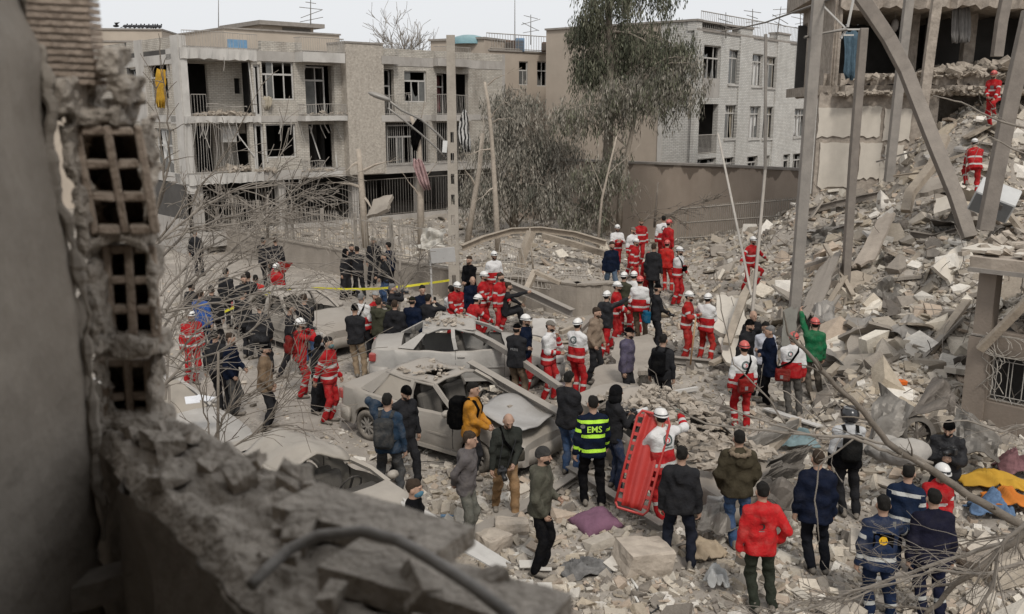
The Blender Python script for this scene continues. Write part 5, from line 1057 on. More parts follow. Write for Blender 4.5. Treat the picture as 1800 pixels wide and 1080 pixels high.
def car(loc, yaw, label, pm, crush=0.0, dent=.008, sunroof=False, glass=(), L=4.4, W=1.70, seed=1, hood=True, wheels=True, roll=0.0, pitch=0.0, hooddrop=0.0, zoff=0.0, grp='wrecked cars on the street'):
 rnd = random.Random(seed); root = thing('car', label, 'car', (0, 0, 0), grp); RX, FX = -1.34, 1.30; ax = np.array
 def zt(x):
  return float(np.interp(x, [-2.2, -2.12, -1.6, -1.3, -.5, .5, .95, 1.5, 1.95, 2.2], [.84, .965, 1.0, .965, .93, .925, .945, .89, .80, .66]))
 def hw(x): return W / 2 * (1 - .13 * abs(2 * x / L) ** 5 - .10 * max(0, abs(2 * x / L) - .93) / .07)
 def zs(x):
  z = .22 + .05 * max(0, abs(x) - 1.6)
  for c in (RX, FX):
   d = abs(x - c)
   if d < .355: z = max(z, .30 + math.sqrt(.355 ** 2 - d * d))
  return z
 xs = sorted(set([round(-L / 2 + L * i / 40, 4) for i in range(41)] + [c + d for c in (RX, FX) for d in (-.354, -.33, -.27, -.16, 0, .16, .27, .33, .354)] + [-1.50, .82]))
 dn = lambda x, y, z: dent * float(fbm(x * 1.7 + seed * 5, y * 1.9, z * 2.2, 3))
 secs = []
 for x in xs:
  w, t, b = hw(x), zt(x), zs(x); m = max(b + .02, .56)
  half = [(w * .93, b), (w * .985, b + (m - b) * .45), (w, m), (w * .99, max(m + .01, t - .14)), (w * .955, t - .03), (w * .90, t), (w * .55, t + .028), (0, t + .038)]
  if hooddrop and x > .8: half = [(a, c_ - hooddrop * min(1, (x - .8)) * (c_ > .6)) for a, c_ in half]
  secs.append([Vector((x + dn(x, a, c_) * 1.2, a + dn(x + 3, a, c_) * 2, c_ + dn(x, a + 3, c_) * 1.5 * (c_ > .5))) for a, c_ in half] + [Vector((x + dn(x, -a, c_) * 1.2, -a + dn(x + 3, -a, c_) * 2, c_ + dn(x, 3 - a, c_) * 1.5 * (c_ > .5))) for a, c_ in half[-2::-1]])
 mb = MB(); n = 15; vs = [p for s in secs for p in s]; fs = []
 for i in range(len(xs) - 1):
  xm = (xs[i] + xs[i + 1]) / 2
  for j in range(n - 1):
   if -1.5 < xm < .82 and 4 < j < 9 and j not in (4, 9): continue        # cabin opening
   if 0.84 < xm and 4 < j < 9 and hood is False: continue
   fs.append((i * n + j, i * n + j + 1, (i + 1) * n + j + 1, (i + 1) * n + j))
 fs.append(tuple(range(n))); fs.append(tuple(range((len(xs) - 1) * n, len(xs) * n))[::-1]); mb.add(vs, fs); body = mb.build('body', pm, root, True);
 m_ = body.modifiers.new('edge', 'EDGE_SPLIT'); m_.split_angle = math.radians(38)
 # cabin frame
 rz = lambda x, y: 1.42 - .05 * (x - (-.4)) ** 2 - .06 * (y / .6) ** 2 - crush * (.55 + .45 * math.sin(x * 2.1 + seed + y * 2.5)) + dent * 4 * float(fbm(x * 2 + seed, y * 2, 0, 3)); nx, ny = 16, 12; P = []
 for i in range(nx + 1):
  x = .18 - 1.2 * i / nx; P.append([Vector((x, -.57 + 1.14 * j / ny, rz(x, -.57 + 1.14 * j / ny))) for j in range(ny + 1)])
 mb = MB(); vs = [p for r in P for p in r]; fs = []
 for i in range(nx):
  for j in range(ny):
   if sunroof and 3 <= i <= 7 and 3 <= j <= 8: continue
   fs.append((i * (ny + 1) + j, (i + 1) * (ny + 1) + j, (i + 1) * (ny + 1) + j + 1, i * (ny + 1) + j + 1))
 mb.add(vs, fs); thick(mb.build('roof', pm, root, True), .035)
 for sg in (1, -1):
  y0 = lambda x: sg * hw(x) * .90
  for nm, a, b, w in (('front_pillar', (.84, y0(.84), .95), (.17, sg * .57, rz(.17, .57)), .07), ('middle_pillar', (-.28, y0(-.3), .93), (-.34, sg * .57, rz(-.34, .57)), .085)):
   mb = MB(); a, b = Vector(a), Vector(b); mid = a.lerp(b, .5) + V(0, sg * .025, .02) + V(rnd.uniform(-1, 1) * dent, rnd.uniform(-1, 1) * dent, 0); mb.sweep([a, mid, b], [(-w / 2, -.03), (w / 2, -.03), (w / 2, .03), (-w / 2, .03)], up=(0, sg, .35)); mb.build(nm, pm, root)
  mb = MB(); mb.add([V(-1.56, y0(-1.5) * .98, .99), V(-1.22, y0(-1.2), .955), V(-1.0, sg * .62, 1.2), V(-.92, sg * .572, rz(-.92, .57)), V(-1.03, sg * .565, rz(-1.02, .57))], [(0, 1, 2, 3, 4)]); thick(mb.build('rear_pillar', pm, root), .04)
  mb = MB(); mb.tube([Vector((x, sg * .572, rz(x, .57) - .012)) for x in [.2, 0, -.3, -.6, -.9, -1.02]], .028, 6); mb.build('roof_rail', pm, root, True)
  for x in ((.80, -.29, -1.02) if hood else (-.29, -1.02)):            # door shut lines, handle, sill strip
   mb = MB(); w = hw(x); mb.sweep([Vector((x, sg * (w * .985 + .004), .34)), Vector((x, sg * (w + .004), .56)), Vector((x, sg * (w * .99 + .004), .80)), Vector((x, sg * (w * .93 + .004), .92))], [(-.004, -.006), (.004, -.006), (.004, .006), (-.004, .006)]); mb.build('shut_line', M_SEAM, root)
  for x in (-.16, -.98): mb = MB(); mb.box((x, sg * (hw(x) + .012), .79), (.17, .03, .03)); bevel(mb.build('door_handle', pm, root), .008)
  mb = MB(); mb.bar(V(-.95, sg * (hw(0) * .985), .255), V(.92, sg * (hw(0) * .985), .255), .03, .07); mb.build('sill', pm, root)
  mb = MB(); mb.bar(V(-1.0, sg * (hw(0) + .006), .55), V(.8, sg * (hw(0) + .006), .55), .016, .035); mb.build('side_trim', pm, root)
  a = Vector((-2.10, sg * .63, .78)); mb = MB(); mb.box(a, (.16, .26, .19), Matrix.Rotation(sg * .35, 3, 'Z')); bevel(mb.build('tail_lamp', M_RED, root), .03, 2)
  if hood: a = Vector((2.0, sg * .60, .645)); mb = MB(); mb.box(a, (.22, .32, .15), Matrix.Rotation(-sg * .45, 3, 'Z')); bevel(mb.build('head_lamp', M_HEAD, root), .03, 2)
  mb = MB(); mb.ell((.72, sg * (hw(.7) + .07), .99), (.07, .10, .065), 8, 6); mb.build('wing_mirror', pm, root, True)
  for k in (0, 1):
   if (sg, k) in glass:
    x0, x1 = (.70, -.24) if k == 0 else (-.33, -1.2); t0, t1 = (.16, -.30) if k == 0 else (-.36, -.98); w = lambda x: sg * hw(x) * .89
    mb = MB(); mb.add([V(x0, w(x0), .945), V(x1, w(x1), .955), V(t1, sg * .565, rz(t1, .57) - .03), V(t0, sg * .565, rz(t0, .57) - .03)], [(0, 1, 2, 3)]); thick(mb.build('side_glass', M_DGLASS, root), .01)
  if wheels:
   for x in (RX, FX):
    wt = link('wheel', None, root, (x, sg * (W / 2 - .11), .30)); Rm = Matrix.Rotation(math.radians(90), 3, 'X'); mb = MB(); mb.lathe((x, sg * (W / 2 - .11), .30), [(.19, -.09), (.28, -.095), (.305, -.07), (.31, 0), (.305, .07), (.28, .095), (.19, .09), (.19, -.09)], 24, Rm); mb.build('tyre', M_RUB, wt, True)
    mb = MB(); c = Vector((x, sg * (W / 2 - .11), .30)); o_ = sg * .07; mb.lathe(c, [(.195, -.08), (.20, -.085), (.20, .085), (.195, .08), (.18, .03 * 1)], 20, Rm); mb.lathe(c + V(0, o_, 0), [(0, 0), (.055, 0), (.055, .01)], 12, Rm)
    for k in range(9): an = 2 * math.pi * k / 9; mb.bar(c + V(.03 * math.cos(an), o_, .03 * math.sin(an)), c + V(.188 * math.cos(an), o_ * .85, .188 * math.sin(an)), .034, .02, up=(0, 1, 0))
    mb.lathe(c + V(0, -o_ * .2, 0), [(0, 0), (.19, 0)], 16, Rm); mb.build('rim', M_RIM, wt)
 # interior, arches, bumpers, screens
 mb = MB(); mb.box((-.35, 0, .34), (2.4, 1.38, .06)); mb.box((.98, 0, .6), (.08, 1.36, .55)); mb.box((-1.5, 0, .62), (.08, 1.36, .6)); mb.box((.72, 0, .80), (.36, 1.34, .22)); mb.box((0, 0, .28), (4.1, 1.3, .1)); mb.box((RX, 0, .5), (.66, 1.2, .4)); mb.box((FX, 0, .48), (.66, 1.2, .38)); mb.build('cabin_floor', M_CINT, root)
 for x, y in ((.05, .36), (.05, -.36), (-.95, .36), (-.95, -.36)):
  h_ = .0 - min(crush, .25) * .8; st = link('seat', None, root, (x, y, .4)); mb = MB(); mb.box((x + .1, y, .50), (.52, .5, .18)); mb.box((x - .2, y, .82 + h_), (.16, .5, .56), Matrix.Rotation(-.25, 3, 'Y')); bevel(mb.build('cushion', M_SEAT, st), .06, 2); mb = MB(); mb.box((x - .3, y, 1.16 + h_ * 1.5), (.1, .26, .17), Matrix.Rotation(-.25, 3, 'Y')); bevel(mb.build('headrest', M_SEAT, st), .04, 2)
 mb = MB(); c = Vector((.46, .36, .90)); Rm = Matrix.Rotation(math.radians(-65), 3, 'Y'); mb.tube([c + Rm @ Vector((.18 * math.cos(a), .18 * math.sin(a), 0)) for a in [2 * math.pi * k / 16 for k in range(17)]], .014, 6); mb.bar(c + Rm @ V(.17, 0, 0), c - Rm @ V(.17, 0, 0), .03, .02); mb.build('steering_wheel', M_CINT, root)
 if 'back' in glass:
  mb = MB(); mb.add([V(-1.5, -.68, 1.0), V(-1.5, .68, 1.0), V(-1.01, .55, rz(-1.0, .5)), V(-1.01, -.55, rz(-1.0, -.5))], [(0, 1, 2, 3)]); thick(mb.build('rear_screen', M_DGLASS, root), .01)
 if 'front' in glass:
  mb = MB(); mb.add([V(.83, -.70, .95), V(.83, .70, .95), V(.18, .55, rz(.18, .5)), V(.18, -.55, rz(.18, -.5))], [(0, 1, 2, 3)]); thick(mb.build('windscreen', M_DGLASS, root), .01)
 for x, z0, z1, nm in ((-2.21, .30, .58, 'rear_bumper'), (2.2, .26, .52, 'front_bumper')):
  sx = 1 if x > 0 else -1; mb = MB(); mb.sweep([V(x - sx * .42, .84, (z0 + z1) / 2), V(x - sx * .10, .74, (z0 + z1) / 2), V(x, .4, (z0 + z1) / 2), V(x + sx * .02, 0, (z0 + z1) / 2), V(x, -.4, (z0 + z1) / 2), V(x - sx * .10, -.74, (z0 + z1) / 2), V(x - sx * .42, -.84, (z0 + z1) / 2)], [(-.03, -(z1 - z0) / 2), (.03, -(z1 - z0) / 2), (.035, (z1 - z0) / 2), (-.03, (z1 - z0) / 2)]); mb.build(nm, pm, root, True)
 for o in [o for o in bpy.data.objects if o.parent == root]:
  if o.name.startswith(('body',)): pass
 loc = Vector(loc); root.location = loc + V(0, 0, zoff); root.rotation_euler = (math.radians(roll), math.radians(pitch), math.radians(yaw)); WO[root.name] = root.location.copy()
 for d in (-1.5, -.5, .5, 1.5): a = math.radians(yaw); OCC.append((loc.x + math.cos(a) * d, loc.y + math.sin(a) * d, .95))
 root['zt'] = 1.42; return root
def heap_on(name, label, c, yaw, pts, smax=.09, n=90, group=None):
 """loose debris lying on a car: one countless heap"""
 R = Matrix.Rotation(math.radians(yaw), 3, 'Z'); mb = MB()
 for _ in range(n):
  x0, x1, y0, y1, z = random.choice(pts); s = random.uniform(.25, 1) * smax; p = Vector((random.uniform(x0, x1), random.uniform(y0, y1), z + s * .2)); mb.box(Vector(c) + R @ p, (s, s * random.uniform(.5, .9), s * random.uniform(.25, .5)), Euler((random.uniform(-.4, .4), random.uniform(-.4, .4), random.uniform(0, 6))).to_matrix(), s * .15)
 o = mb.build(name, M_DEB, None, False, Vector(c)); return tag(o, label, 'debris', None, 'stuff')
a, b = G(648, 772), G(850, 832); d = b - a; C3 = (a + b) / 2 + Vector((-d.y, d.x, 0)).normalized() * .74; C3.z = 0; Y3 = math.degrees(math.atan2(d.y, d.x)); P3 = paint('silver', (.33, .31, .28), .85)
car(C3, Y3, 'dust covered silver sedan with sunroof and buckled bonnet, nearest whole car', P3, dent=.012, sunroof=True, glass=((-1, 1), (1, 1), 'back'), seed=3, hooddrop=.04)
heap_on('roof_debris', 'grit and broken masonry lying on the windscreen and bonnet of the silver sedan', C3, Y3, [(.3, 1.5, -.6, .6, 1.0), (.4, 1.3, -.5, .5, .98), (-.9, .1, -.5, .5, 1.40)], .11, 130)
# torn bonnet skin of the silver sedan, lifted and bent
Rm = Matrix.Rotation(math.radians(Y3), 3, 'Z'); mb = MB(); P = []
for i in range(13):
 x = .95 + 1.28 * i / 12; P.append([C3 + Rm @ Vector((x + .04 * math.sin(j * .8), -.72 + 1.44 * j / 10 * (1 - .12 * (i / 12) ** 2), 1.02 + .05 * math.sin(i * .55) + .03 * math.sin(j * .9 + 1) - .10 * (i / 12) ** 2)) for j in range(11)])
mb.grid(P); o = mb.build('torn_bonnet', paint('bare', (.36, .37, .38), .55), None, True, C3); thick(o, .02); tag(o, 'bent bare metal bonnet lying on the front of the silver sedan', 'wreckage')
c2 = at(822, 620, 20.4); c2.z = 0; car(c2, 4, 'white hatch tailed sedan without windows, behind the silver sedan', paint('white', (.40, .40, .39), .75), dent=.02, seed=5, glass=(), crush=.04, hooddrop=.16)
heap_on('roof_debris', 'brick crumbs scattered on the roof of the white windowless sedan', c2, 4, [(-.95, .1, -.5, .5, 1.40)], .12, 70)
a, b = at(455, 560, 25.4), at(600, 600, 22.6); c1 = (a + b) / 2; c1.z = 0; Y1 = math.degrees(math.atan2(b.y - a.y, b.x - a.x)); car(c1, Y1, 'dust covered grey sedan with open sunroof under the yellow tape', paint('grey', (.34, .315, .28), .8), dent=.014, sunroof=True, seed=8, crush=.02)
c4 = at(548, 858, 12.3); c4.z = 0; car(c4, -46, 'crushed beige car with caved in roof below the foreground sill', paint('beige', (.42, .385, .33), .75), dent=.03, crush=.22, seed=12, glass=((1, 1), (-1, 0)))
c5 = at(262, 765, 15.6); c5.z = 0; car(c5, -38, 'white car with dusty bonnet, mostly hidden behind the broken brick wall', paint('white2', (.52, .51, .49), .6), dent=.012, seed=15, glass=('front',))
c6 = V(2.7, 15.0, -.15); car(c6, -62, 'flattened brown sedan buried under rubble beside the red stretcher', paint('brown', (.27, .235, .20), .6), dent=.05, crush=.2, seed=21, pitch=3)
heap_on('roof_debris', 'thick layer of broken masonry burying the roof of the flattened brown sedan', c6, -62, [(-1.4, 1.5, -.7, .7, 1.22), (.6, 1.9, -.7, .7, .95), (-1.1, .6, -.6, .6, 1.32)], .17, 420)
def sheet(name, label, cat, quad, m, amp=.06, th=.012, n=12, seed=0, curl=0.0):
 """plate or torn sheet spanned between four corners: thick plates stay flat with chipped edges, thin metal is creased"""
 rnd = seed * 3.7; mb = MB(); P = []; a, b, c, d = [Vector(q_) for q_ in quad]; nn = (b - a).cross(d - a).normalized(); thin = th < .03; amp = amp if thin else .012
 for i in range(n + 1):
  s = i / n; row = []
  for j in range(n + 1):
   t_ = j / n; p = a.lerp(b, s).lerp(d.lerp(c, s), t_); f = (2 * abs(float(vnoise(s * 2.2 + t_ * 1.1 + rnd, t_ * 1.7 - s * .8, rnd))) - .6 + .5 * abs(float(vnoise(s * 5 + rnd, t_ * 4, rnd + 3)))) if thin else float(fbm(s * 3 + rnd, t_ * 3, rnd, 2))
   k = .05 if thin else .075; row.append(p + nn * (amp * f + curl * math.sin(s * math.pi)) + (b - a) * (k * float(vnoise(t_ * 7, rnd)) * (s - .5) * 2) + (d - a) * (k * float(vnoise(s * 7, rnd + 5)) * (t_ - .5) * 2))
  P.append(row)
 mb.grid(P); base = Vector((sum(p.x for p in (a, b, c, d)) / 4, sum(p.y for p in (a, b, c, d)) / 4, min(p.z for p in (a, b, c, d)))); o = mb.build(name, m, None, False, base); thick(o, th); return tag(o, label, cat)
M_BURN = mat('scorched_metal', (.11, .095, .082), .6, .5, 2.2, .3, 12, metal=.25, stain=.9, dust=.12); M_BURN2 = mat('scorched_pale_metal', (.17, .157, .14), .5, .5, 2.0, .3, 12, metal=.25, stain=.9, dust=.1); M_BLACK = mat('burnt_black', (.028, .026, .025), .7, .4, 4, .5, 14, dust=.3)
# torn bodywork at the right
sheet('wreck_sheet', 'scorched grey car roof panel standing on edge behind the man in the black beanie', 'wreckage', (at(1525, 770, 14.6), at(1562, 790, 14.2), at(1612, 722, 14.6), at(1548, 676, 15.2)), M_BURN2, .14, seed=1, curl=.08)
sheet('wreck_sheet', 'dark folded car bonnet rising to a point beside the grilled house', 'wreckage', (at(1600, 730, 14.4), at(1682, 730, 14.6), at(1676, 688, 15.0), at(1640, 662, 15.4)), M_BURN, .2, seed=2, curl=.06)
sheet('wreck_sheet', 'long pale bent car side panel lying along the foot of the grilled house', 'wreckage', (at(1668, 795, 13.9), at(1754, 815, 13.4), at(1762, 775, 14.0), at(1680, 716, 14.5)), M_BURN2, .16, seed=3, curl=.12)
sheet('wreck_sheet', 'burnt black door torn open with rubble behind the parka man', 'wreckage', (at(1340, 850, 12.9), at(1410, 835, 13.2), at(1428, 780, 13.7), at(1350, 815, 13.2)), M_BLACK, .16, seed=4)
sheet('wreck_sheet', 'twisted dark brown car wing lying right of the fur hooded parka', 'wreckage', (at(1335, 880, 12.4), at(1415, 900, 12.2), at(1432, 850, 12.8), at(1345, 845, 12.9)), M_BURN, .2, seed=5)
sheet('wreck_sheet', 'creased beige car door skin lying before the flattened sedan', 'wreckage', (at(1225, 940, 11.9), at(1292, 935, 12.0), at(1285, 880, 12.6), at(1235, 885, 12.6)), M_BURN2, .12, seed=6)
sheet('wreck_sheet', 'long bent roof strip of the flattened sedan reaching right', 'wreckage', (at(1280, 800, 13.9), at(1400, 760, 14.8), at(1405, 745, 15), at(1290, 775, 14.4)), M_BURN2, .12, seed=7)
c7 = at(1612, 762, 14.5); o = thing('burnt_wheel', 'burnt spoked car wheel inside the scorched wreck at right', 'wheel', c7); mb = MB(); Rm = Matrix.Rotation(math.radians(70), 3, 'X'); mb.lathe(c7, [(.2, -.08), (.29, -.07), (.3, .0), (.29, .07), (.2, .08)], 20, Rm); mb.build('tyre', M_BLACK, o, True); mb = MB()
for k in range(8): an = k * math.pi / 4; mb.bar(c7, c7 + Rm @ V(.2 * math.cos(an), .2 * math.sin(an), 0), .035, .03)
mb.build('rim', M_BURN, o)
M_BAG = mat('grey_sack', (.30, .29, .275), .85, .25, 5, .5, 12, dust=.4)
for i, (px, py, D, s, nm) in enumerate(((1560, 790, 13.2, .33, 'left of the pair'), (1592, 795, 13.0, .36, 'right of the pair'))):
 c = at(px, py, D); g = Grid(np.array(c) - s * 1.4, np.array(c) + s * 1.4, .035); F = sd_ell(g.X, g.Y, g.Z, c, (s, s * .7, s * .62)) + .03 * fbm(g.X * 5, g.Y * 5, g.Z * 5, 3); v, f = g.mesh(F); o = link('car_seat_cushion', np_mesh('car_seat_cushion', v - np.array(c), f, M_BAG, True), None, c); tag(o, 'grey padded seat cushion lying by the scorched wreck, ' + nm, 'cushion')
# ------------------------------------------------------------------ the crowd
from mathutils.bvhtree import BVHTree
RED = (.33, .011, .014); RED2 = (.40, .018, .015); WHT = (.58, .57, .56); BLK = (.006, .006, .007); NAVY = (.007, .011, .024); DGR = (.018, .018, .02); OLV = (.045, .045, .03); KHA = (.20, .125, .06); BRN = (.11, .08, .055); JEAN = (.035, .065, .13); GRY = (.10, .10, .105)
WH = (.70, .69, .67); RH = (.50, .022, .018)
def stand(px, py, h, mode, D=None, lift=0.0):
 if D is not None:
  p = at(px, py, D); p.z = (p.z if mode == 'f' else p.z - h); return p
 if mode == 'f': p = hit(px, py); p.z = float(terrain(p.x, p.y)); return p
 r = ray(px, py); Ys = np.linspace(6, 60, 1400); P = np.array(CAMP)[None] + np.array(r)[None] * (Ys / r.y)[:, None]; dz = P[:, 2] - h - terrain(P[:, 0], P[:, 1]); i = int(np.argmax(dz < 0)) if (dz < 0).any() else int(np.argmin(dz)); p = Vector(P[i]); p.z = float(terrain(p.x, p.y)); return p
CR = {}
def pp(key, mode, px, py, yaw, label, D=None, h=1.73, eff=None, dz=0.0, **kw):
 p = stand(px, py, (eff or h + .02), mode, D); p.z += dz; OCC.append((p.x, p.y, .33)); m = Man(p, yaw, label, h=h, **kw); CR[key] = m; return m
def rr(key, mode, px, py, yaw, label, white=False, red=False, cap=None, **kw):
 """rescue worker: red coverall with silver bands, optionally white yoke; white or red helmet"""
 o = dict(top=RED, bands=True, bottom=RED, bbands=True, head='helmet', headcol=RH if red else WH, shoe=(.05, .045, .04), bulk=.006)
 if white: o['top2'] = WHT
 o.update(kw); return pp(key, mode, px, py, yaw, label, **o)
# far left, seen through the bare branches
pp(1, 'h', 346, 405, 180, 'person in black alone far up the street at left, behind branches')
pp(3, 'f', 471, 505, 170, 'person in black jacket by the left garden wall, nearest the women', hands=('front', 'down'))
pp(4, 'f', 494, 509, 190, 'tall person in black coat beside the left garden wall', coat=.5, h=1.8)
rr(5, 'h', 489, 465, 160, 'white helmeted rescuer holding up a red jacket behind the grey car', hands=('point', 'front'), bands=False, D=27)
pp(6, 'h', 455, 484, 200, 'dark haired person in plain red jacket at the rear of the grey car', top=RED2, D=26.5)
pp(7, 'h', 400, 473, 160, 'person in black left of the grey car, rearmost of the dark group'); pp(8, 'h', 421, 484, 30, 'person in black facing the street in the dark group left of the car'); pp(9, 'h', 441, 479, 190, 'person in dark jacket next to the plain red jacket', top=DGR)
pp(10, 'h', 357, 511, 170, 'person in bright blue jacket behind the branches', top=(.02, .07, .25), bottom=NAVY); pp(21, 'h', 338, 497, 150, 'person in black left of the bright blue jacket'); pp(22, 'h', 378, 503, 200, 'person in black right of the bright blue jacket'); pp(23, 'h', 429, 512, 150, 'stout person in black nearest the grey car boot', bulk=.02)
rr(11, 'h', 326, 548, 40, 'white helmeted rescuer in red at far left, half hidden by branches', h=1.70)
pp(12, 'f', 470, 660, 178, 'man in black leather jacket seen from behind in front of the grey car', hands=('pocket', 'pocket'), bulk=.012, roughtop=.5)
pp(13, 'f', 512, 662, 110, 'dark haired man in black walking beside the leather jacket man', hands=('pocket', 'down'), legs='walk')
pp(14, 'f', 546, 642, 175, 'man in black hooded jacket and blue jeans by the grey car bonnet', bottom=JEAN, hood=True, hands=('front', 'front'))
rr(15, 'f', 531, 700, 115, 'white helmeted rescuer in red filming with raised hands, left street', hands=('eye', 'eye'), legs='ease', bands=False, bbands=True)
pp(16, 'f', 560, 727, 65, 'woman in long black robe and white face mask, left street', head='hijab', coat=.8, beard=False, female=True, h=1.62, mask=(.6, .6, .6))
rr(17, 'f', 578, 745, 75, 'bareheaded rescuer in red with white back patch, right of the robed woman', head='hair', hands=('pocket', 'rear'), mask=(.2, .42, .45), lean=2)
pp(18, 'f', 470, 757, 100, 'man in tan jacket and black cap standing alone on the left street', top=(.155, .105, .065), head='cap', headcol=BLK, hands=('pocket', 'pocket'), bulk=.014, legs='ease')
pp(19, 'f', 408, 735, 85, 'man in navy jacket and grey trousers behind the left branches', top=NAVY, bottom=(.05, .05, .05), hands=('front', 'pocket')); pp(20, 'h', 384, 583, 170, 'person in black behind the navy jacket man, left street')
# by the fence and the pole
pp(24, 'f', 606, 527, 60, 'woman in long black coat by the fence, left of the sign', head='hijab', coat=.75, beard=False, female=True, h=1.66); pp(25, 'h', 612, 430, 30, 'person in dark coat behind the black coated woman'); pp(26, 'f', 636, 525, 200, 'person in black with folded arms right of the black coated woman', hands=('cross', 'cross'))
pp(27, 'h', 651, 418, 10, 'person in dark jacket and pale cap by the fence', head='cap', headcol=(.4, .36, .3), top=DGR); pp(28, 'f', 690, 520, -120, 'tall man in dark navy jacket by the fence with back turned', top=NAVY, h=1.8); pp(29, 'f', 678, 540, -60, 'man in black jacket and blue jeans talking by the fence', bottom=JEAN, hands=('front', 'pocket'))
# photographers behind the white car
pp(30, 'h', 640, 517, 170, 'grey haired man in white vest with black strap behind the white car', top=RED, top2=WHT, hair='grey', bands=True, D=22.4); pp(31, 'h', 653, 514, 60, 'man in white cap and red top behind the white car', head='cap', headcol=WH, top=RED, D=22.9)
pp(32, 'f', 635, 665, 178, 'man in black beanie and khaki trousers at the tail of the white car', head='beanie', headcol=BLK, bottom=(.24, .18, .12), hands=('front', 'front'))
pp(33, 'h', 671, 525, 160, 'man in dark olive jacket photographing behind the white car', top=OLV, hands=('eye', 'eye'), D=21.9, hood=True); pp(34, 'h', 687, 501, 100, 'grey haired photographer in black shirt with camera at his face', hair='grey', hands=('eye', 'eye'), D=22.8); pp(35, 'h', 700, 529, 175, 'man in dark puffer jacket behind the white car roof', top=DGR, bulk=.02, D=21.8, hood=True)
pp(36, 'h', 735, 502, 20, 'man in open dark blazer facing the camera behind the photographers', top=NAVY, D=23.2, beard=False); pp(37, 'h', 730, 523, 165, 'man in olive cap and navy jacket seen from behind', head='cap', headcol=OLV, top=NAVY, D=21.9); pp(38, 'h', 757, 519, 150, 'man in black jacket filming with a phone, right of the olive cap', hands=('eye', 'eye'), D=21.9)
rr(39, 'h', 791, 495, 40, 'white helmeted rescuer in red bending toward the others, left of the team', lean=16, D=23.4, hands=('front', 'front'))
pp(40, 'h', 806, 502, -150, 'dark haired rescuer in white top, second from left in the red team', top=RED, top2=WHT, bands=True, bottom=RED, lean=22, D=23.4, hands=('low', 'low'))
rr(41, 'h', 820, 518, 120, 'white helmeted rescuer in red crouching with green gloves beside the white car', lean=30, legs='kneel', D=22.6, eff=1.42, hands=('reach', 'reach'), glove=(.25, .42, .36))
rr(42, 'f', 846, 592, 65, 'white helmeted rescuer in red with pale gloves, tallest of the middle team', hands=('front', 'front'), glove=(.3, .4, .4), h=1.78); rr(43, 'f', 874, 594, 55, 'bareheaded rescuer in red with black mask, right of the middle team', head='hair', mask=(.05, .05, .05), hands=('front', 'down'), h=1.78)
pp(44, 'f', 893, 574, 100, 'person in black sitting on the rubble and pointing right', legs='sit', lean=10, hands=('knee', (.3, .62, 1.05)), eff=1.2, D=24.6); pp(45, 'h', 824, 486, 20, 'bald man in navy jacket behind the red team', bald=True, top=NAVY, D=24.8, beard=False)
pp(46, 'h', 821, 450, -30, 'man in black blazer over white shirt beside the concrete pole', D=26.2, top=BLK, hands=('front', 'front')); rr(47, 'h', 862, 443, 20, 'white helmeted rescuer in white and red right of the blazer man', white=True, D=26.4)
# upper centre group on the rubble
rr(48, 'h', 1080, 396, 10, 'white helmeted rescuer in white top writing notes, rear left of the rubble team', white=True, hands=('chest', 'chest'), D=32); rr(49, 'h', 1108, 400, 40, 'rescuer in pale cap and white top at the rear of the rubble team', white=True, head='cap', headcol=(.42, .38, .32), D=31.5); rr(50, 'h', 1122, 385, 10, 'rescuer in red with beige cap, rearmost of the rubble team', head='cap', headcol=(.25, .2, .14), D=33)
rr(51, 'h', 1114, 421, 60, 'white helmeted rescuer in red second row of the rubble team', D=30.5); rr(52, 'h', 1135, 445, 30, 'red helmeted rescuer in red looking down left of the black coat', red=True, D=28.6, bands=False)
pp(53, 'f', 1072, 530, 15, 'man in navy jacket, grey shirt and jeans walking at the rubble edge', top=NAVY, bottom=(.06, .09, .13), legs='walk', hands=('down', 'down'))
rr(54, 'f', 1099, 590, 150, 'white helmeted rescuer in olive jacket and red trousers, centre', top=OLV, bands=False, hood=True); rr(55, 'f', 1117, 588, 160, 'white helmeted rescuer with white hood and red suit, centre', white=True)
rr(56, 'f', 1128, 602, 165, 'red helmeted rescuer in white and red jacket with brown trousers, centre', white=True, red=True, bottom=BRN, bbands=False); rr(57, 'f', 1078, 612, 70, 'white helmeted rescuer in red beside the pointing man', hands=('front', 'front'))
rr(58, 'f', 1062, 632, 140, 'white helmeted rescuer in black jacket pointing with raised right arm', top=DGR, bands=False, bottom=RED, hands=('down', 'point'), legs='walk', roughtop=.45)
pp(59, 'h', 1155, 429, 160, 'black haired man in long black coat between the red rescuers', coat=.25, D=28, h=1.8); rr(60, 'h', 1172, 380, 180, 'dark haired rescuer in white jacket with round emblem, rear right', white=True, head='hair', D=31.5)
rr(61, 'h', 1178, 388, 120, 'red helmeted rescuer in red, rear right of the rubble team', red=True, D=30.5, bands=False); rr(62, 'f', 1174, 515, 150, 'red helmeted rescuer in bright orange red suit with back turned', red=True, top=RED2, bottom=RED2, bands=False, bbands=True); rr(63, 'f', 1186, 538, 55, 'white helmeted rescuer in white and red carrying a black bag, right of the team', white=True, hands=('front', 'cross'), h=1.8)
rr(64, 'f', 1313, 512, 35, 'white helmeted rescuer in red climbing the rubble with arms spread', D=28.5, hands=('out', 'out'), legs='step', lean=8)
pp(65, 'f', 1152, 620, 100, 'photographer in black cap and black jacket with blue bag', head='cap', headcol=BLK, hands=('front', 'front'))
rr(66, 'f', 1202, 636, 65, 'white helmeted rescuer in dusty dark red overall leaning on a shovel', hands=('front', 'chest'), top=(.30, .016, .014), bottom=(.28, .016, .014)); rr(67, 'f', 1238, 638, 140, 'white helmeted rescuer in white and red jacket beside the shovel', white=True, hands=('out', 'front'), legs='wide', bottom=(.34, .018, .015))
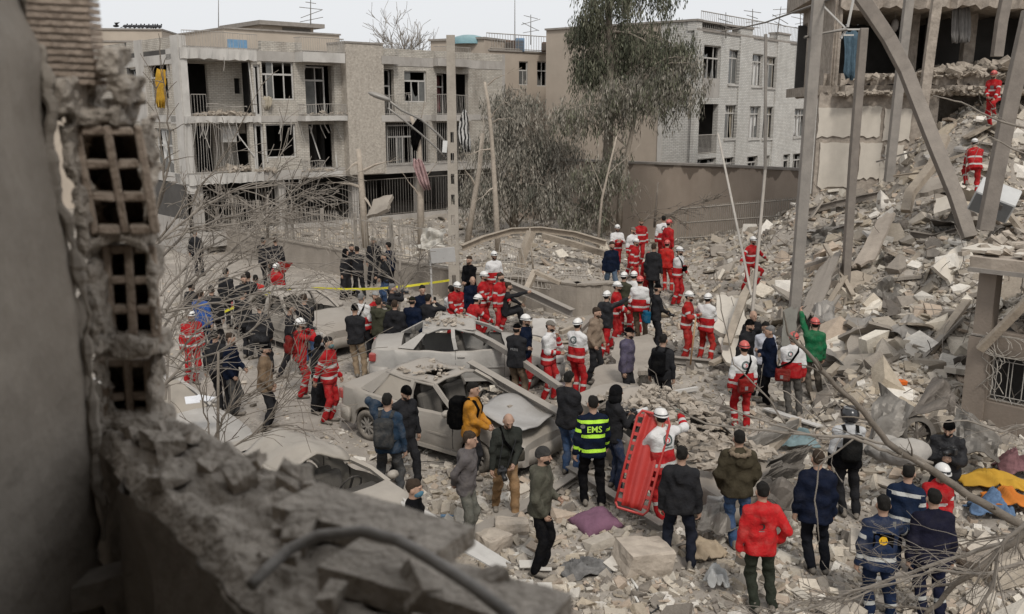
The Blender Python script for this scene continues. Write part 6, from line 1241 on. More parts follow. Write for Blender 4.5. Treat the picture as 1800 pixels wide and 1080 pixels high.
rr(68, 'f', 1742, 224, -50, 'red helmeted rescuer in red high on the rubble at upper right', red=True, D=29.5, legs='climb', lean=14, hands=('low', 'front'), dz=.02); rr(69, 'h', 1720, 245, 170, 'white helmeted rescuer in red behind the white cabinet, back turned', D=27.0, hands=('low', 'low'), lean=24, legs='climb', eff=1.68)
# group beside the steel column
pp(70, 'h', 1316, 546, 20, 'old balding man in black at the back of the huddle', bald=True, hair='grey', D=19.6, beard=False); pp(71, 'h', 1306, 562, 40, 'man in dark cap and black jacket in the huddle', head='beanie', headcol=BLK, D=19.0, lean=10); pp(72, 'h', 1338, 566, 0, 'man in pale shirt in the huddle, looking down', top=(.42, .43, .48), D=19.3, beard=False)
pp(73, 'f', 1347, 714, -95, 'grey haired man in navy coat with folded arms in the huddle', top=NAVY, hair='grey', hands=('cross', 'cross'), coat=.2, bottom=BLK, beard=False, bulk=.012)
rr(74, 'f', 1304, 755, 185, 'red helmeted rescuer in white jacket with emblem and red bag, centre right', white=True, red=True, h=1.75, glove=(.05, .2, .14), legs='ease'); rr(75, 'f', 1395, 732, 165, 'red helmeted rescuer in white vest with dark sleeves and red shoulder bag', white=True, red=True, bands=False, bottom=(.075, .07, .065), bbands=False, hands=('front', 'down'))
rr(76, 'f', 1432, 699, 185, 'red helmeted man in green jacket reaching up to the steel column', red=True, top=(.012, .11, .045), bands=False, bottom=(.10, .085, .07), bbands=False, hands=('up', 'down'))
# lower centre
pp(77, 'f', 914, 712, 150, 'man in black cap and black jacket lettered on the back, by the steel beam', head='cap', headcol=BLK, bottom=BRN, hands=('cross', 'cross'), bulk=.012); rr(78, 'h', 917, 556, 60, 'white helmeted rescuer in dark vest and red sleeves behind the lettered jacket', top=NAVY, bands=False, D=18.9)
rr(79, 'f', 962, 705, 60, 'rescuer in beige cap and white and red suit with hand on chin', white=True, head='cap', headcol=(.42, .38, .33), hands=('chin', 'belly'), legs='ease', knees=(.3, .29, .28), h=1.77); rr(80, 'f', 1018, 702, 140, 'white helmeted rescuer in white and red jacket with faint green emblem', white=True, hands=('front', 'front'))
pp(81, 'f', 1040, 675, 55, 'bearded man in tan hoodie and black trousers', top=(.20, .15, .11), hood=True, hands=('pocket', 'pocket')); pp(82, 'f', 1096, 723, 65, 'man in dusty purple jacket and black cap', top=(.075, .065, .10), head='cap', headcol=BLK, bottom=DGR, hands=('down', 'down'), bulk=.012, hood=True); pp(83, 'f', 1168, 738, 150, 'man in black jacket carrying a black backpack, centre', hood=True)
pp(84, 'f', 1004, 835, 140, 'man in black jacket and blue jeans behind the lime striped jacket', bottom=JEAN, hands=('front', 'front'), h=1.78); pp(85, 'f', 1043, 893, 186, 'paramedic in navy jacket with lime stripes seen from behind', top=NAVY, bottom=BLK, bands=True, bandcol=(.42, .72, .06), bandhi=(.47, .245, .02), h=1.80, hands=('down', 'swing'), legs='ease', beard=False)
pp(86, 'f', 1080, 862, 110, 'hooded photographer in black with white lens', hoodup=True, hands=('chest', 'chest'), bottom=(.02, .03, .06)); rr(87, 'f', 1172, 922, 200, 'white helmeted rescuer with emblem holding the red stretcher', white=True, hands=((.25, .42, 1.15), (.40, .38, 1.52)), h=1.78, lean=8, glove=(.3, .42, .36), twist=15)
# foreground
pp(88, 'f', 685, 880, 172, 'man in denim jacket with grey backpack phoning in front of the sedan', top=(.018, .035, .06), bottom=(.045, .047, .05), hands=('ear', 'down'), legs='wide', h=1.78); pp(89, 'f', 712, 850, 40, 'man in black beanie and long black coat looking down beside the sedan', head='beanie', headcol=BLK, coat=.3, look=(0, 25), legs='walk')
pp(90, 'f', 826, 852, 75, 'young man in mustard yellow jacket with black backpack', top=(.38, .165, .02), beard=False, hands=('front', 'front'), h=1.72, bulk=.012); pp(91, 'f', 818, 962, 80, 'man in grey hooded jacket and grey green trousers, back turned slightly', top=(.095, .085, .085), bottom=(.10, .10, .085), hood=True, hands=('back', 'back'), beard=False, lean=6, h=1.70)
pp(92, 'h', 718, 851, 80, 'man in blue surgical mask and black top just behind the sill', top=BLK, top2=None, mask=(.16, .42, .60), beard=False, h=1.70)
pp(93, 'f', 888, 905, 15, 'bald photographer in dark vest and khaki trousers stepping over rubble', bald=True, top=(.028, .03, .026), bottom=(.215, .13, .065), legs='walk', hands=('front', 'swing'), lean=14, look=(0, 22), shoe=(.08, .07, .06), h=1.76)
pp(94, 'f', 945, 1008, 75, 'man in grey beanie and olive parka standing on white tiles', head='beanie', headcol=(.10, .095, .09), top=(.062, .06, .045), bottom=BLK, hands=('belly', 'pocket'), hood=True, bulk=.012, h=1.74); pp(95, 'f', 1190, 997, 165, 'man in plain black jacket and navy trousers seen from behind, front centre', bottom=(.014, .016, .024), legs='wide', h=1.74, bulk=.012, hood=True)
pp(96, 'f', 1302, 967, 178, 'man in brown parka with fur hood and blue jeans', top=(.048, .04, .026), bottom=(.04, .075, .15), hood=True, bulk=.018, h=1.76, hands=('pocket', 'pocket')); pp(97, 'f', 1342, 1078, 182, 'man in bright red hooded jacket and dark green trousers, front right', top=(.42, .016, .018), bottom=(.028, .032, .024), hood=True, bulk=.007, hands=('down', 'hip'), h=1.68)
pp(98, 'f', 1437, 1010, 178, 'stout man in dark navy blazer seen from behind, front right', top=(.009, .012, .024), bottom=(.011, .012, .016), bulk=.016, coat=.12, h=1.72); pp(99, 'f', 1492, 912, 176, 'man in black motorcycle helmet and white shouldered jacket', top=BLK, top2=(.42, .42, .42), head='moto', h=1.74, hands=('down', 'front'), bulk=.012)
pp(100, 'h', 1658, 736, -25, 'cameraman in black beanie and shiny black puffer jacket by the wreck', head='beanie', headcol=BLK, hands=('chest', 'chest'), bulk=.022, roughtop=.45, D=13.3, look=(-10, 18))
rr(101, 'h', 1634, 813, 10, 'white helmeted rescuer in red bending behind the navy overalls', D=11.9, lean=14, hands=('front', 'front'), eff=1.72); pp(102, 'h', 1611, 824, 150, 'dark haired man in navy overall with grey shoulder band and face mask', top=(.012, .02, .042), bottom=NAVY, bands=True, bandhi=(.44, .1), mask=(.3, .45, .55), D=11.4, lean=10); pp(103, 'h', 1571, 876, 172, 'man in navy overall with yellow round back patch, arm stretched out left', top=(.014, .024, .055), bottom=(.012, .02, .045), bands=True, bbands=True, bandhi=(.06,), hands=('down', (.42, .30, 1.05)), D=10.3, h=1.74)
pp(104, 'h', 1664, 867, 175, 'man in dark navy jacket bent forward at the bottom right', top=(.013, .013, .024), bottom=(.012, .014, .03), bbands=True, lean=10, D=10.2, bulk=.014)
# ---- worn and carried gear
def gear(m, name, label, cat):
 o = thing(name, label, cat, m.loc); o.rotation_euler = m.root.rotation_euler; o.scale = m.root.scale; return o
def lmesh(mb, name, m, root, loc, smooth=False):
 return link(name, mb.mesh(name, m, (0, 0, 0), smooth), root, loc)
def sdbox(g, c, s, r=.04):
 qx, qy, qz = np.abs(g.X - c[0]) - s[0] + r, np.abs(g.Y - c[1]) - s[1] + r, np.abs(g.Z - c[2]) - s[2] + r
 return np.sqrt(np.maximum(qx, 0) ** 2 + np.maximum(qy, 0) ** 2 + np.maximum(qz, 0) ** 2) + np.minimum(np.maximum(qx, np.maximum(qy, qz)), 0) - r
def backpack(k, label, col, w=.15, hgt=.24, dep=.09, z=.27):
 m = CR[k]; o = gear(m, 'backpack', label, 'backpack'); c = m.T(0, .20 + dep * .5, z); g = Grid(np.array(c) - np.array([w, dep, hgt]) - .05, np.array(c) + np.array([w, dep + .05, hgt]) + .05, .02)
 F = smin(sdbox(g, c, (w, dep, hgt), .06), sdbox(g, c + V(0, dep, -.07), (w * .78, .04, hgt * .5), .035), .02) + wrinkle(g.X, g.Y, g.Z, .003, k); v, f = g.mesh(F); link('bag', np_mesh('bag', v, f, cloth(col), True), o, m.loc)
 for sg in (1, -1):
  mb = MB(); mb.sweep([m.T(sg * .09, .16, .50), m.T(sg * .105, .06, .585), m.T(sg * .11, -.07, .55), m.T(sg * .115, -.145, .42), m.T(sg * .135, -.12, .22), m.T(sg * .15, .05, .14), m.T(sg * .12, .16, .12)], [(-.024, -.006), (.024, -.006), (.024, .006), (-.024, .006)], up=(sg * .3, -.3, 1)); lmesh(mb, 'strap', cloth((col[0] * .8, col[1] * .8, col[2] * .8)), o, m.loc)
 return o
backpack(88, 'slate grey backpack worn by the man in denim jacket', (.085, .09, .095)); backpack(90, 'large black backpack worn by the man in mustard jacket', BLK, .17, .27, .12); backpack(83, 'square black backpack worn by the man in the centre', (.014, .014, .016), .15, .25, .07); backpack(99, 'black and grey backpack worn by the motorcycle helmet man', (.03, .03, .03), .15, .22, .06); backpack(15, 'red backpack worn by the filming rescuer', (.36, .02, .016), .14, .2, .07)
def sidebag(k, label, col, at_, s=(.14, .07, .12), strap=True, emblem=False):
 m = CR[k]; o = gear(m, 'shoulder_bag', label, 'bag'); c = m.T(*at_); g = Grid(np.array(c) - np.array(s) - .05, np.array(c) + np.array(s) + .05, .018); F = smin(sdbox(g, c, s, .035), sdbox(g, c + V(0, s[1], -.03), (s[0] * .8, .025, s[2] * .55), .02), .015) + wrinkle(g.X, g.Y, g.Z, .002, k); v, f = g.mesh(F); link('bag', np_mesh('bag', v, f, cloth(col), True), o, m.loc)
 if strap:
  sg = -1 if at_[0] >= 0 else 1; mb = MB(); mb.sweep([c + V(-sg * s[0] * .8, 0, s[2]), m.T(at_[0] * .3 + sg * .02, .165, .26), m.T(sg * .10, .14, .48), m.T(sg * .115, .0, .60), m.T(sg * .08, -.14, .44), m.T(at_[0] * .8, -.16, .12)], [(-.022, -.005), (.022, -.005), (.022, .005), (-.022, .005)], up=(0, 1, .4)); lmesh(mb, 'strap', cloth(BLK), o, m.loc)
 if emblem: mb = MB(); mb.box(c + V(.02, s[1] + .028, -.02), (.06, .006, .075)); lmesh(mb, 'badge', cloth(WHT), o, m.loc)
 return o
sidebag(74, 'red medical bag with white badge on the back of the rescuer', (.42, .02, .016), (.02, .22, .02), (.15, .075, .14), emblem=True); sidebag(75, 'red shoulder bag at the hip of the white vested rescuer', (.40, .02, .016), (.18, .14, -.02), (.15, .08, .13), emblem=True); sidebag(65, 'bright blue bag hanging behind the photographer in black cap', (.015, .22, .42), (-.02, .24, -.02), (.13, .08, .16)); sidebag(63, 'black pouch slung across the white and red rescuer', BLK, (.05, -.2, .22), (.10, .05, .08)); sidebag(30, 'black sling across the white vest behind the white car', BLK, (.1, .17, .05), (.07, .04, .08)); sidebag(93, 'small khaki satchel at the hip of the bald photographer', (.12, .11, .085), (.2, -.08, .1), (.08, .05, .09))
M_CAM = mat('camera_black', (.015, .015, .016), .45, .2, 10, .1, 60, spec=.5); M_LENSW = mat('lens_white', (.55, .54, .52), .4, .1)
def camera_at(k, label, dirn=(0, -1, 0), lens=.10, white=False, off=(0, 0, 0)):
 m = CR[k]; o = gear(m, 'photo_camera', label, 'camera'); c = (m.J['paL'] + m.J['paR']) / 2 + Vector(off); d = Vector(dirn).normalized(); Rm = d.to_track_quat('-Y', 'Z').to_matrix(); mb = MB(); mb.box(c, (.14, .07, .10), Rm); mb.box(c + V(0, 0, .06), (.06, .06, .045), Rm); bevel(lmesh(mb, 'camera_body', M_CAM, o, m.loc), .01)
 mb = MB(); mb.tube([c + d * .03, c + d * (.05 + lens * .6), c + d * (.06 + lens)], [.036, .036, .042], 12); lmesh(mb, 'lens', M_LENSW if white else M_CAM, o, m.loc, True); mb = MB(); mb.tube([c + Rm @ V(.07, 0, .03), m.T(.1, -.14, .42), m.T(.06, .06, .59), m.T(-.08, .0, .58), m.T(-.1, -.14, .4), c + Rm @ V(-.07, 0, .03)], .007, 4); lmesh(mb, 'neck_strap', M_CAM, o, m.loc); return o
camera_at(93, 'black camera held at the waist by the bald photographer', (.1, -.8, -.5)); camera_at(86, 'camera with white telephoto lens held by the hooded photographer', (.1, -1, .1), .2, True); camera_at(34, 'black camera at the face of the grey haired photographer', (0, -1, 0)); camera_at(65, 'black camera held low by the photographer in black cap', (0, -1, -.4)); camera_at(33, 'small black camera raised by the olive jacket man', (0, -1, 0)); camera_at(17, 'black camera hanging at the side of the bareheaded rescuer', (0, -1, -.5), .08, off=(.1, 0, -.05)); camera_at(100, 'video camera on a black grip held by the cameraman in beanie', (-.6, -1, 0), .14, off=(.06, -.05, .16)); camera_at(15, 'small dark camera raised by the filming rescuer', (0, -1, 0), .05)
for k, lb_ in ((38, 'dark phone raised by the man in black filming'), (88, 'dark phone at the ear of the man in denim jacket')):
 m = CR[k]; o = gear(m, 'phone', lb_, 'phone'); mb = MB(); mb.box(m.J['paR' if k == 38 else 'paL'] + V(0, -.03, .05), (.075, .012, .15)); lmesh(mb, 'phone_case', M_CAM, o, m.loc)
# motorcycle helmets: one worn, one carried
def moto(c, hr, o, loc):
 mb = MB(); mb.ell(c, (.135, .16, .15), 18, 12, hr); lmesh(mb, 'shell', mat('moto_black', (.02, .02, .022), .25, .2, 5, .05, 20, spec=.6), o, loc, True); mb = MB()
 P = []
 for i in range(9): a = math.radians(-60 + 120 * i / 8); P.append([c + hr @ Vector((.14 * math.sin(a), -.168 * math.cos(a), z_)) for z_ in (-.03, .02, .06)])
 mb.grid(P); lmesh(mb, 'visor', mat('visor', (.05, .05, .055), .15, .1, spec=.7), o, loc, True); mb = MB(); mb.sweep([c + hr @ Vector((.10 * math.cos(a), .02 + .135 * math.sin(a) * .5, .125)) for a in [k * .4 for k in range(17)]], [(-.01, -.01), (.01, -.01), (.01, .01), (-.01, .01)]); lmesh(mb, 'vent', mat('moto_grey', (.25, .25, .25), .4), o, loc)
m = CR[99]; ht = link('motorcycle_helmet', None, m.root, m.loc); moto(m.J['hd'] + V(0, .01, .02), m.HR, ht, m.loc)
m = CR[84]; o = gear(m, 'motorcycle_helmet', 'black motorcycle helmet hanging from the hand of the man in jeans', 'helmet'); moto(m.J['paR'] + V(-.06, -.1, -.42), Matrix.Rotation(.5, 3, 'X'), o, m.loc); mb = MB(); mb.tube([m.J['paR'], m.J['paR'] + V(-.05, -.08, -.28)], .008, 4); lmesh(mb, 'strap', M_CAM, o, m.loc)
# lettering and badges laid on the jackets
def onto(k, polys, m_, name, side='back', off=.006, parent=None, flat=False):
 """polys: list of lists of (x, z) in the trunk's frame, projected on the jacket"""
 mn = CR[k]; me = mn.jacket.data; bv = BVHTree.FromPolygons([v.co.copy() for v in me.vertices], [tuple(p.vertices) for p in me.polygons]); sg = 1 if side == 'back' else -1; mb = MB(); R = mn.R
 for poly in polys:
  ps = []
  for x, z in poly:
   o = mn.T(x, sg * .8, z); d = R @ Vector((0, -sg, 0)); h_ = bv.ray_cast(o, d, 2.0); ps.append((h_[0] - d * off) if h_[0] is not None else mn.T(x, sg * .17, z))
  mb.add(ps, [tuple(range(len(ps)))])
 if flat:                                             # stiff print: one plane at the proudest point of the cloth
  Q = [R.transposed() @ (Vector(p) - mn.J['pel']) for p in mb.v]; yy = max(q_.y * sg for q_ in Q) * sg; mb.v = [tuple(mn.J['pel'] + R @ Vector((q_.x, yy, q_.z))) for q_ in Q]
 return lmesh(mb, name, m_, mn.root, mn.loc)
def ring(cx, cz, r0, r1, n=28): return [[(cx + r0 * math.cos(a), cz + r0 * math.sin(a)), (cx + r1 * math.cos(a), cz + r1 * math.sin(a)), (cx + r1 * math.cos(b), cz + r1 * math.sin(b)), (cx + r0 * math.cos(b), cz + r0 * math.sin(b))] for a, b in [(2 * math.pi * i / n, 2 * math.pi * (i + 1) / n) for i in range(n)]]
def crescent(cx, cz, r, n=14):
 o = []
 for i in range(n):
  a, b = [math.radians(40 + 280 * q_ / n) for q_ in (i, i + 1)]; f = lambda t: (cx + r * .28 + r * .80 * math.cos(t), cz + r * .80 * math.sin(t)); o.append([(cx + r * math.cos(a), cz + r * math.sin(a)), (cx + r * math.cos(b), cz + r * math.sin(b)), f(b), f(a)])
 return o
M_INK = mat('badge_dark', (.03, .06, .055), .8, .1); M_CRES = mat('badge_red', (.5, .02, .02), .8, .1)
for k, s in ((87, 1), (74, .95), (60, 1), (80, .95), (75, .6)):
 z_ = .40 if k != 75 else .42; x_ = .0 if k != 75 else .05
 onto(k, ring(x_, z_, .072 * s, .088 * s) + ring(x_, z_, .054 * s, .066 * s), M_INK, 'emblem_ring'); onto(k, crescent(x_, z_, .036 * s), M_CRES if k != 80 else M_INK, 'emblem_crescent')
 onto(k, [[(x_ - .08 + .02 * i, z_ - .125), (x_ - .066 + .02 * i, z_ - .125), (x_ - .064 + .02 * i, z_ - .112 - .004 * (i % 3)), (x_ - .08 + .02 * i, z_ - .108)] for i in range(8)], M_INK, 'script_line')
onto(97, crescent(.03, .30, .045), M_CAM, 'emblem_crescent'); onto(97, [[(-.005 + .012 * i, .235), (.004 + .012 * i, .235), (.004 + .012 * i, .245), (-.005 + .012 * i, .245)] for i in range(6)], cloth(WHT), 'script_line')
onto(17, [[(-.01, .34), (.13, .34), (.13, .46), (-.01, .46)]], cloth(WHT), 'back_patch'); onto(69, [[(-.13, .34), (.13, .34), (.13, .46), (-.13, .46)]], cloth(WHT), 'back_patch'); onto(68, [[(-.05, .32), (.06, .32), (.06, .42), (-.05, .42)]], cloth((.4, .4, .4)), 'chest_patch', 'front')
onto(103, [[(-.12, .22), (.12, .22), (.12, .40), (-.12, .40)]], cloth(BLK), 'back_panel'); disc = [[(.055 * math.cos(2 * math.pi * i / 20), .31 + .055 * math.sin(2 * math.pi * i / 20)) for i in range(20)]]; onto(103, disc, mat('patch_yellow', (.62, .36, .02), .8, .1), 'round_badge', off=.011); onto(103, [[(-.04, .30), (-.03, .30), (-.015, .335), (-.025, .335)], [(-.02, .30), (-.01, .30), (.01, .33), (.0, .33)], [(.0, .305), (.01, .30), (.025, .325), (.015, .33)], [(.025, .30), (.032, .30), (.03, .325), (.022, .325)], [(-.04, .295), (.035, .29), (.035, .297), (-.04, .302)]], cloth(BLK), 'badge_mark', off=.015); onto(103, [[(-.13, .40), (-.09, .40), (-.11, .54), (-.15, .54)], [(.13, .40), (.09, .40), (.11, .54), (.15, .54)]], cloth((.36, .36, .35)), 'shoulder_strip')
def lettering(k, txt, x, z, size, m_, side='back', slant=0.0):
 c = bpy.data.curves.new('txt', 'FONT'); c.body = txt; c.size = size; c.align_x = 'CENTER'; c.align_y = 'CENTER'; c.resolution_u = 2; c.offset = size * .012; to = bpy.data.objects.new('txt', c); me = bpy.data.meshes.new_from_object(to); sg = 1 if side == 'back' else -1
 polys = [[(x - sg * me.vertices[i].co.x, z + me.vertices[i].co.y + slant * me.vertices[i].co.x) for i in p.vertices] for p in me.polygons]; bpy.data.objects.remove(to); bpy.data.curves.remove(c); bpy.data.meshes.remove(me); return onto(k, polys, m_, 'lettering', side, .006, flat=True)
lettering(85, 'EMS', 0, .355, .135, mat('lime_letters', (.45, .74, .08), .7, .05)); lettering(77, 'PRESS', -.02, .30, .075, cloth((.6, .6, .6)))
m = CR[85]; onto(85, ring(.17, .40, .0, .035, 14), cloth((.5, .5, .5)), 'sleeve_badge')
# fur trim on the parka hood
m = CR[96]; mb = MB(); pts = [m.T(.125 * math.cos(a), .10 + .085 * math.sin(a), .56 - .03 * math.sin(a)) for a in [2 * math.pi * i / 26 for i in range(27)]]; mb.tube(pts, [.034 + .010 * ((i * 7) % 3 - 1) for i in range(27)], 7); lmesh(mb, 'fur_trim', mat('fur', (.22, .17, .12), .95, .4, 40, .8, 120), m.root, m.loc, True)
# red stretcher held upright by the rescuer
a, b = at(1110, 893, 12.55), at(1152, 728, 12.9); ax_ = (b - a).normalized(); sx = V(.96, -.25, 0); sx = (sx - ax_ * sx.dot(ax_)).normalized(); nz_ = sx.cross(ax_); Ln = (b - a).length; o = thing('stretcher', 'red plastic rescue stretcher stood upright beside the flattened sedan', 'stretcher', a); M_STR = mat('stretcher_red', (.42, .018, .015), .4, .15, 4, .1, 20, dust=.12, spec=.5)
mb = MB(); P = []
for i in range(17):
 t_ = i / 16; w = .21 + .05 * math.sin(math.pi * min(1, t_ * 1.1)); P.append([a + ax_ * (Ln * t_) + sx * (w * s_) + nz_ * (.025 * math.cos(s_ * 9) + .05 * s_ * s_) for s_ in [-.72 + 1.44 * j / 16 for j in range(17)]])
mb.grid(P); thick(mb.build('tray', M_STR, o, True), .02)
ed = [(-1, 0.02), (-1, .5), (-1, .93), (-.8, 1.0), (.8, 1.0), (1, .93), (1, .5), (1, .02), (.8, -.03), (-.8, -.03), (-1, .02)]; mb = MB(); mb.tube([a + ax_ * (Ln * t_) + sx * (.245 * s_) + nz_ * .05 for s_, t_ in ed], .02, 8); mb.build('rim', M_STR, o, True); mb = MB()
for t_ in [.05 + .1 * i for i in range(10)]:
 for s_ in (-1, 1): mb.bar(a + ax_ * (Ln * t_) + sx * (.16 * s_) + nz_ * .035, a + ax_ * (Ln * t_) + sx * (.245 * s_) + nz_ * .05, .05, .02, up=nz_)
mb.build('hand_grips', M_STR, o)
for s_ in (-1, 1): mb = MB(); mb.tube([b + sx * .1 * s_ + nz_ * -.04, b - ax_ * .3 + sx * .2 * s_ + nz_ * -.07, b - ax_ * .8 + sx * .02 * s_ + nz_ * -.06], .012, 5); mb.build('webbing', cloth((.45, .42, .36)), o)
# shovel
m = CR[66]; a, b = hit(1213, 655), at(1223, 560, hit(1213, 655).y + .15); o = thing('shovel', 'long wooden handled shovel standing between two white helmeted rescuers', 'shovel', a); mb = MB(); mb.tube([a + V(0, 0, .2), b], .02, 8); mb.build('handle', mat('shovel_wood', (.36, .22, .12), .7, .2), o, True); mb = MB(); mb.grid([[a + V(-.1 + .05 * j, .02 * abs(j - 2), .28 - .07 * i) for j in range(5)] for i in range(5)]); thick(mb.build('blade', M_STEELD, o), .006)
# red jacket held up behind the grey car
m = CR[5]; p = m.place(m.J['paL']); sheet('held_jacket', 'red jacket held up in the air behind the grey car', 'jacket', (p + V(-.35, 0, -.35), p + V(.05, 0, -.45), p + V(.5, 0, .1), p + V(.1, 0, .15)), cloth((.5, .02, .016)), .07, .03, 8, 9)
p = CR[87]
# ------------------------------------------------------------------ trees, bare shrubs, branches
M_BARK = mat('dusty_bark', (.25, .215, .175), .95, .3, 6, .5, 25); M_BARKP = mat('pale_bark', (.36, .31, .255), .95, .25, 6, .5, 25); M_TWIG = mat('dusty_twig', (.21, .185, .158), .95, .25, 6, .3, 25); M_TWIGD = mat('dark_twig', (.15, .128, .105), .95, .3, 6, .4, 25)
def leafmat(name, a, b):
 m = mat(name, a, .8, .3, .6, 0, 1); nt = m.node_tree; L = nt.links.new; bs = [n for n in nt.nodes if n.type == 'BSDF_PRINCIPLED'][0]; at_ = nd(nt, 'ShaderNodeAttribute', attribute_name='tone'); L(at_.outputs['Color'], bs.inputs['Base Color']); return m
M_LEAF = leafmat('eucalyptus_leaf', (.06, .07, .045), (.1, .1, .08))
def grow(mb, p, d, ln, r, depth, rnd, droop=.12, spread=.7, kids=(2, 4), ends=None, nseg=4, minr=.004, sides=4):
 pts = [p.copy()]; rs = [r]; q_ = p.copy(); dd = d.normalized()
 for i in range(nseg):
  dd = (dd + Vector((rnd.uniform(-1, 1), rnd.uniform(-1, 1), rnd.uniform(-1, 1))) * .16 + Vector((0, 0, -droop * (i + 1) / nseg))).normalized(); q_ = q_ + dd * (ln / nseg); pts.append(q_.copy()); rs.append(max(minr, r * (1 - .55 * (i + 1) / nseg)))
 mb.tube(pts, rs, sides, False)
 if ends is not None: ends.append((pts, depth))
 if depth <= 0: return
 for _ in range(rnd.randint(*kids)):
  i = rnd.randint(1, nseg); base = pts[i]; dr = (pts[i] - pts[i - 1]).normalized(); nd_ = (dr + Vector((rnd.uniform(-1, 1), rnd.uniform(-1, 1), rnd.uniform(-.7, 1))) * spread).normalized()
  grow(mb, base, nd_, ln * rnd.uniform(.5, .8), max(minr, rs[i] * .68), depth - 1, rnd, droop, spread, kids, ends, nseg, minr, max(3, sides - 1))
def leaves(strands, rnd, cols, per=13, ll=.21, lw=.046):
 v, f, c = [], [], []
 for p, ln in strands:
  q_ = Vector(p); base = cols[rnd.randrange(len(cols))]; sw = rnd.uniform(0, 6)
  for i in range(per):
   t = i / per; o = q_ + Vector((.10 * math.sin(sw + t * 3), .10 * math.cos(sw + t * 2.3), -ln * t)) + Vector((rnd.uniform(-.11, .11), rnd.uniform(-.11, .11), rnd.uniform(-.05, .05))); d = Vector((rnd.uniform(-.45, .45), rnd.uniform(-.45, .45), -1)).normalized(); s = d.cross(Vector((rnd.uniform(-1, 1), rnd.uniform(-1, 1), 0))).normalized(); a = ll * rnd.uniform(.6, 1.3); w = lw * rnd.uniform(.7, 1.3); b = len(v)
   v += [o, o + d * a * .45 + s * w * .5, o + d * a, o + d * a * .45 - s * w * .5]; f.append((b, b + 1, b + 2, b + 3)); k = rnd.uniform(.75, 1.3); c += [(base[0] * k, base[1] * k, base[2] * k)] * 4
 return np.array([list(p) for p in v], np.float32), np.array(f), np.array(c, np.float32)
def tree(name, label, base, trunk, r0, crowns, cols, seed, group=None, nlimb=10, per=13):
 """crowns: list of (centre, radii, strands)"""
 rnd = random.Random(seed); o = thing(name, label, 'tree', base, group); mb = MB(); n = len(trunk); mb.tube(trunk, [r0 * (1 - .62 * i / (n - 1)) for i in range(n)], 9); mb.build('trunk', M_BARK, o, True); mb = MB(); st = []
 for c, rad, ns in crowns:
  limbs = []
  for _ in range(max(3, ns // 70)):
   t = min(trunk, key=lambda p: (p - c).length + rnd.uniform(0, 1.2)); e = c + Vector((rnd.uniform(-1, 1) * rad[0], rnd.uniform(-1, 1) * rad[1], rnd.uniform(-.4, .9) * rad[2])) * .8; m_ = t.lerp(e, .5) + Vector((0, 0, .25)); mb.tube([t, t.lerp(m_, .5) + V(rnd.uniform(-.1, .1), 0, .08), m_, m_.lerp(e, .6) + V(0, rnd.uniform(-.1, .1), .05), e], [.05, .042, .034, .024, .012], 5, False); limbs += [m_, m_.lerp(e, .5), e, e]
  for _ in range(ns):
   if rnd.random() < .72: l = limbs[rnd.randrange(len(limbs))]; p = l + Vector((rnd.gauss(0, .32) * rad[0] * .55, rnd.gauss(0, .32) * rad[1] * .55, rnd.gauss(.1, .22) * rad[2] * .5))
   else:
    while True:
     u = Vector((rnd.uniform(-1, 1), rnd.uniform(-1, 1), rnd.uniform(-1, 1)))
     if u.length < 1: break
    p = c + Vector((u.x * rad[0], u.y * rad[1], u.z * rad[2]))
   st.append((p, rnd.uniform(.45, 1.15)))
 for p, ln in st[::3]: mb.tube([p, p + V(rnd.uniform(-.05, .05), 0, -ln * .6), p + V(rnd.uniform(-.1, .1), 0, -ln)], [.008, .006, .004], 3, False)
 mb.build('branches', M_BARK, o); v, f, c = leaves(st, rnd, cols, per); me = np_mesh('crown', v - np.array(base, np.float32), f, M_LEAF); set_col(me, c); cr = link('crown', me, o); return o
GREEN = [(.088, .093, .06), (.115, .118, .08), (.15, .148, .105), (.06, .066, .045)]; DUSTY = [(.28, .255, .213), (.23, .212, .178), (.32, .292, .247), (.18, .17, .142)]; MIXED = GREEN[1:3] + DUSTY[:2] + [(.10, .098, .075)]
D1 = 40.0; b = at(1062, 405, D1)
tree('eucalyptus_tree', 'tall grey green drooping eucalyptus in front of the white brick building', b, [at(x, y, D1) for x, y in ((1062, 408), (1064, 330), (1070, 240), (1074, 150), (1072, 60), (1066, -20), (1062, -70))], .26,
     [(at(1105, -25, D1), (2.4, 1.8, 1.9), 620), (at(1060, 40, D1), (1.4, 1.3, 1.0), 240), (at(1160, 80, D1 - .5), (1.9, 1.5, 1.4), 460), (at(1075, 120, D1 + .3), (2.0, 1.6, 1.3), 460)], GREEN, 5, 'eucalyptus trees')
tree('eucalyptus_tree', 'dusty eucalyptus with grey leaves in front of the tall beige flank', at(1085, 400, 38.8), [at(x, y, 38.8) for x, y in ((1088, 402), (1092, 330), (1105, 260), (1120, 190), (1138, 130))], .14,
     [(at(1150, 165, 38.6), (2.2, 1.4, 1.1), 480), (at(1045, 185, 38.8), (1.7, 1.4, 1.2), 330), (at(1220, 130, 38.4), (.8, .7, 1.1), 100), (at(1060, 300, 38.2), (1.5, 1.2, 1.2), 260), (at(1030, 375, 38), (1.3, 1., .8), 140)], MIXED, 6, 'eucalyptus trees')
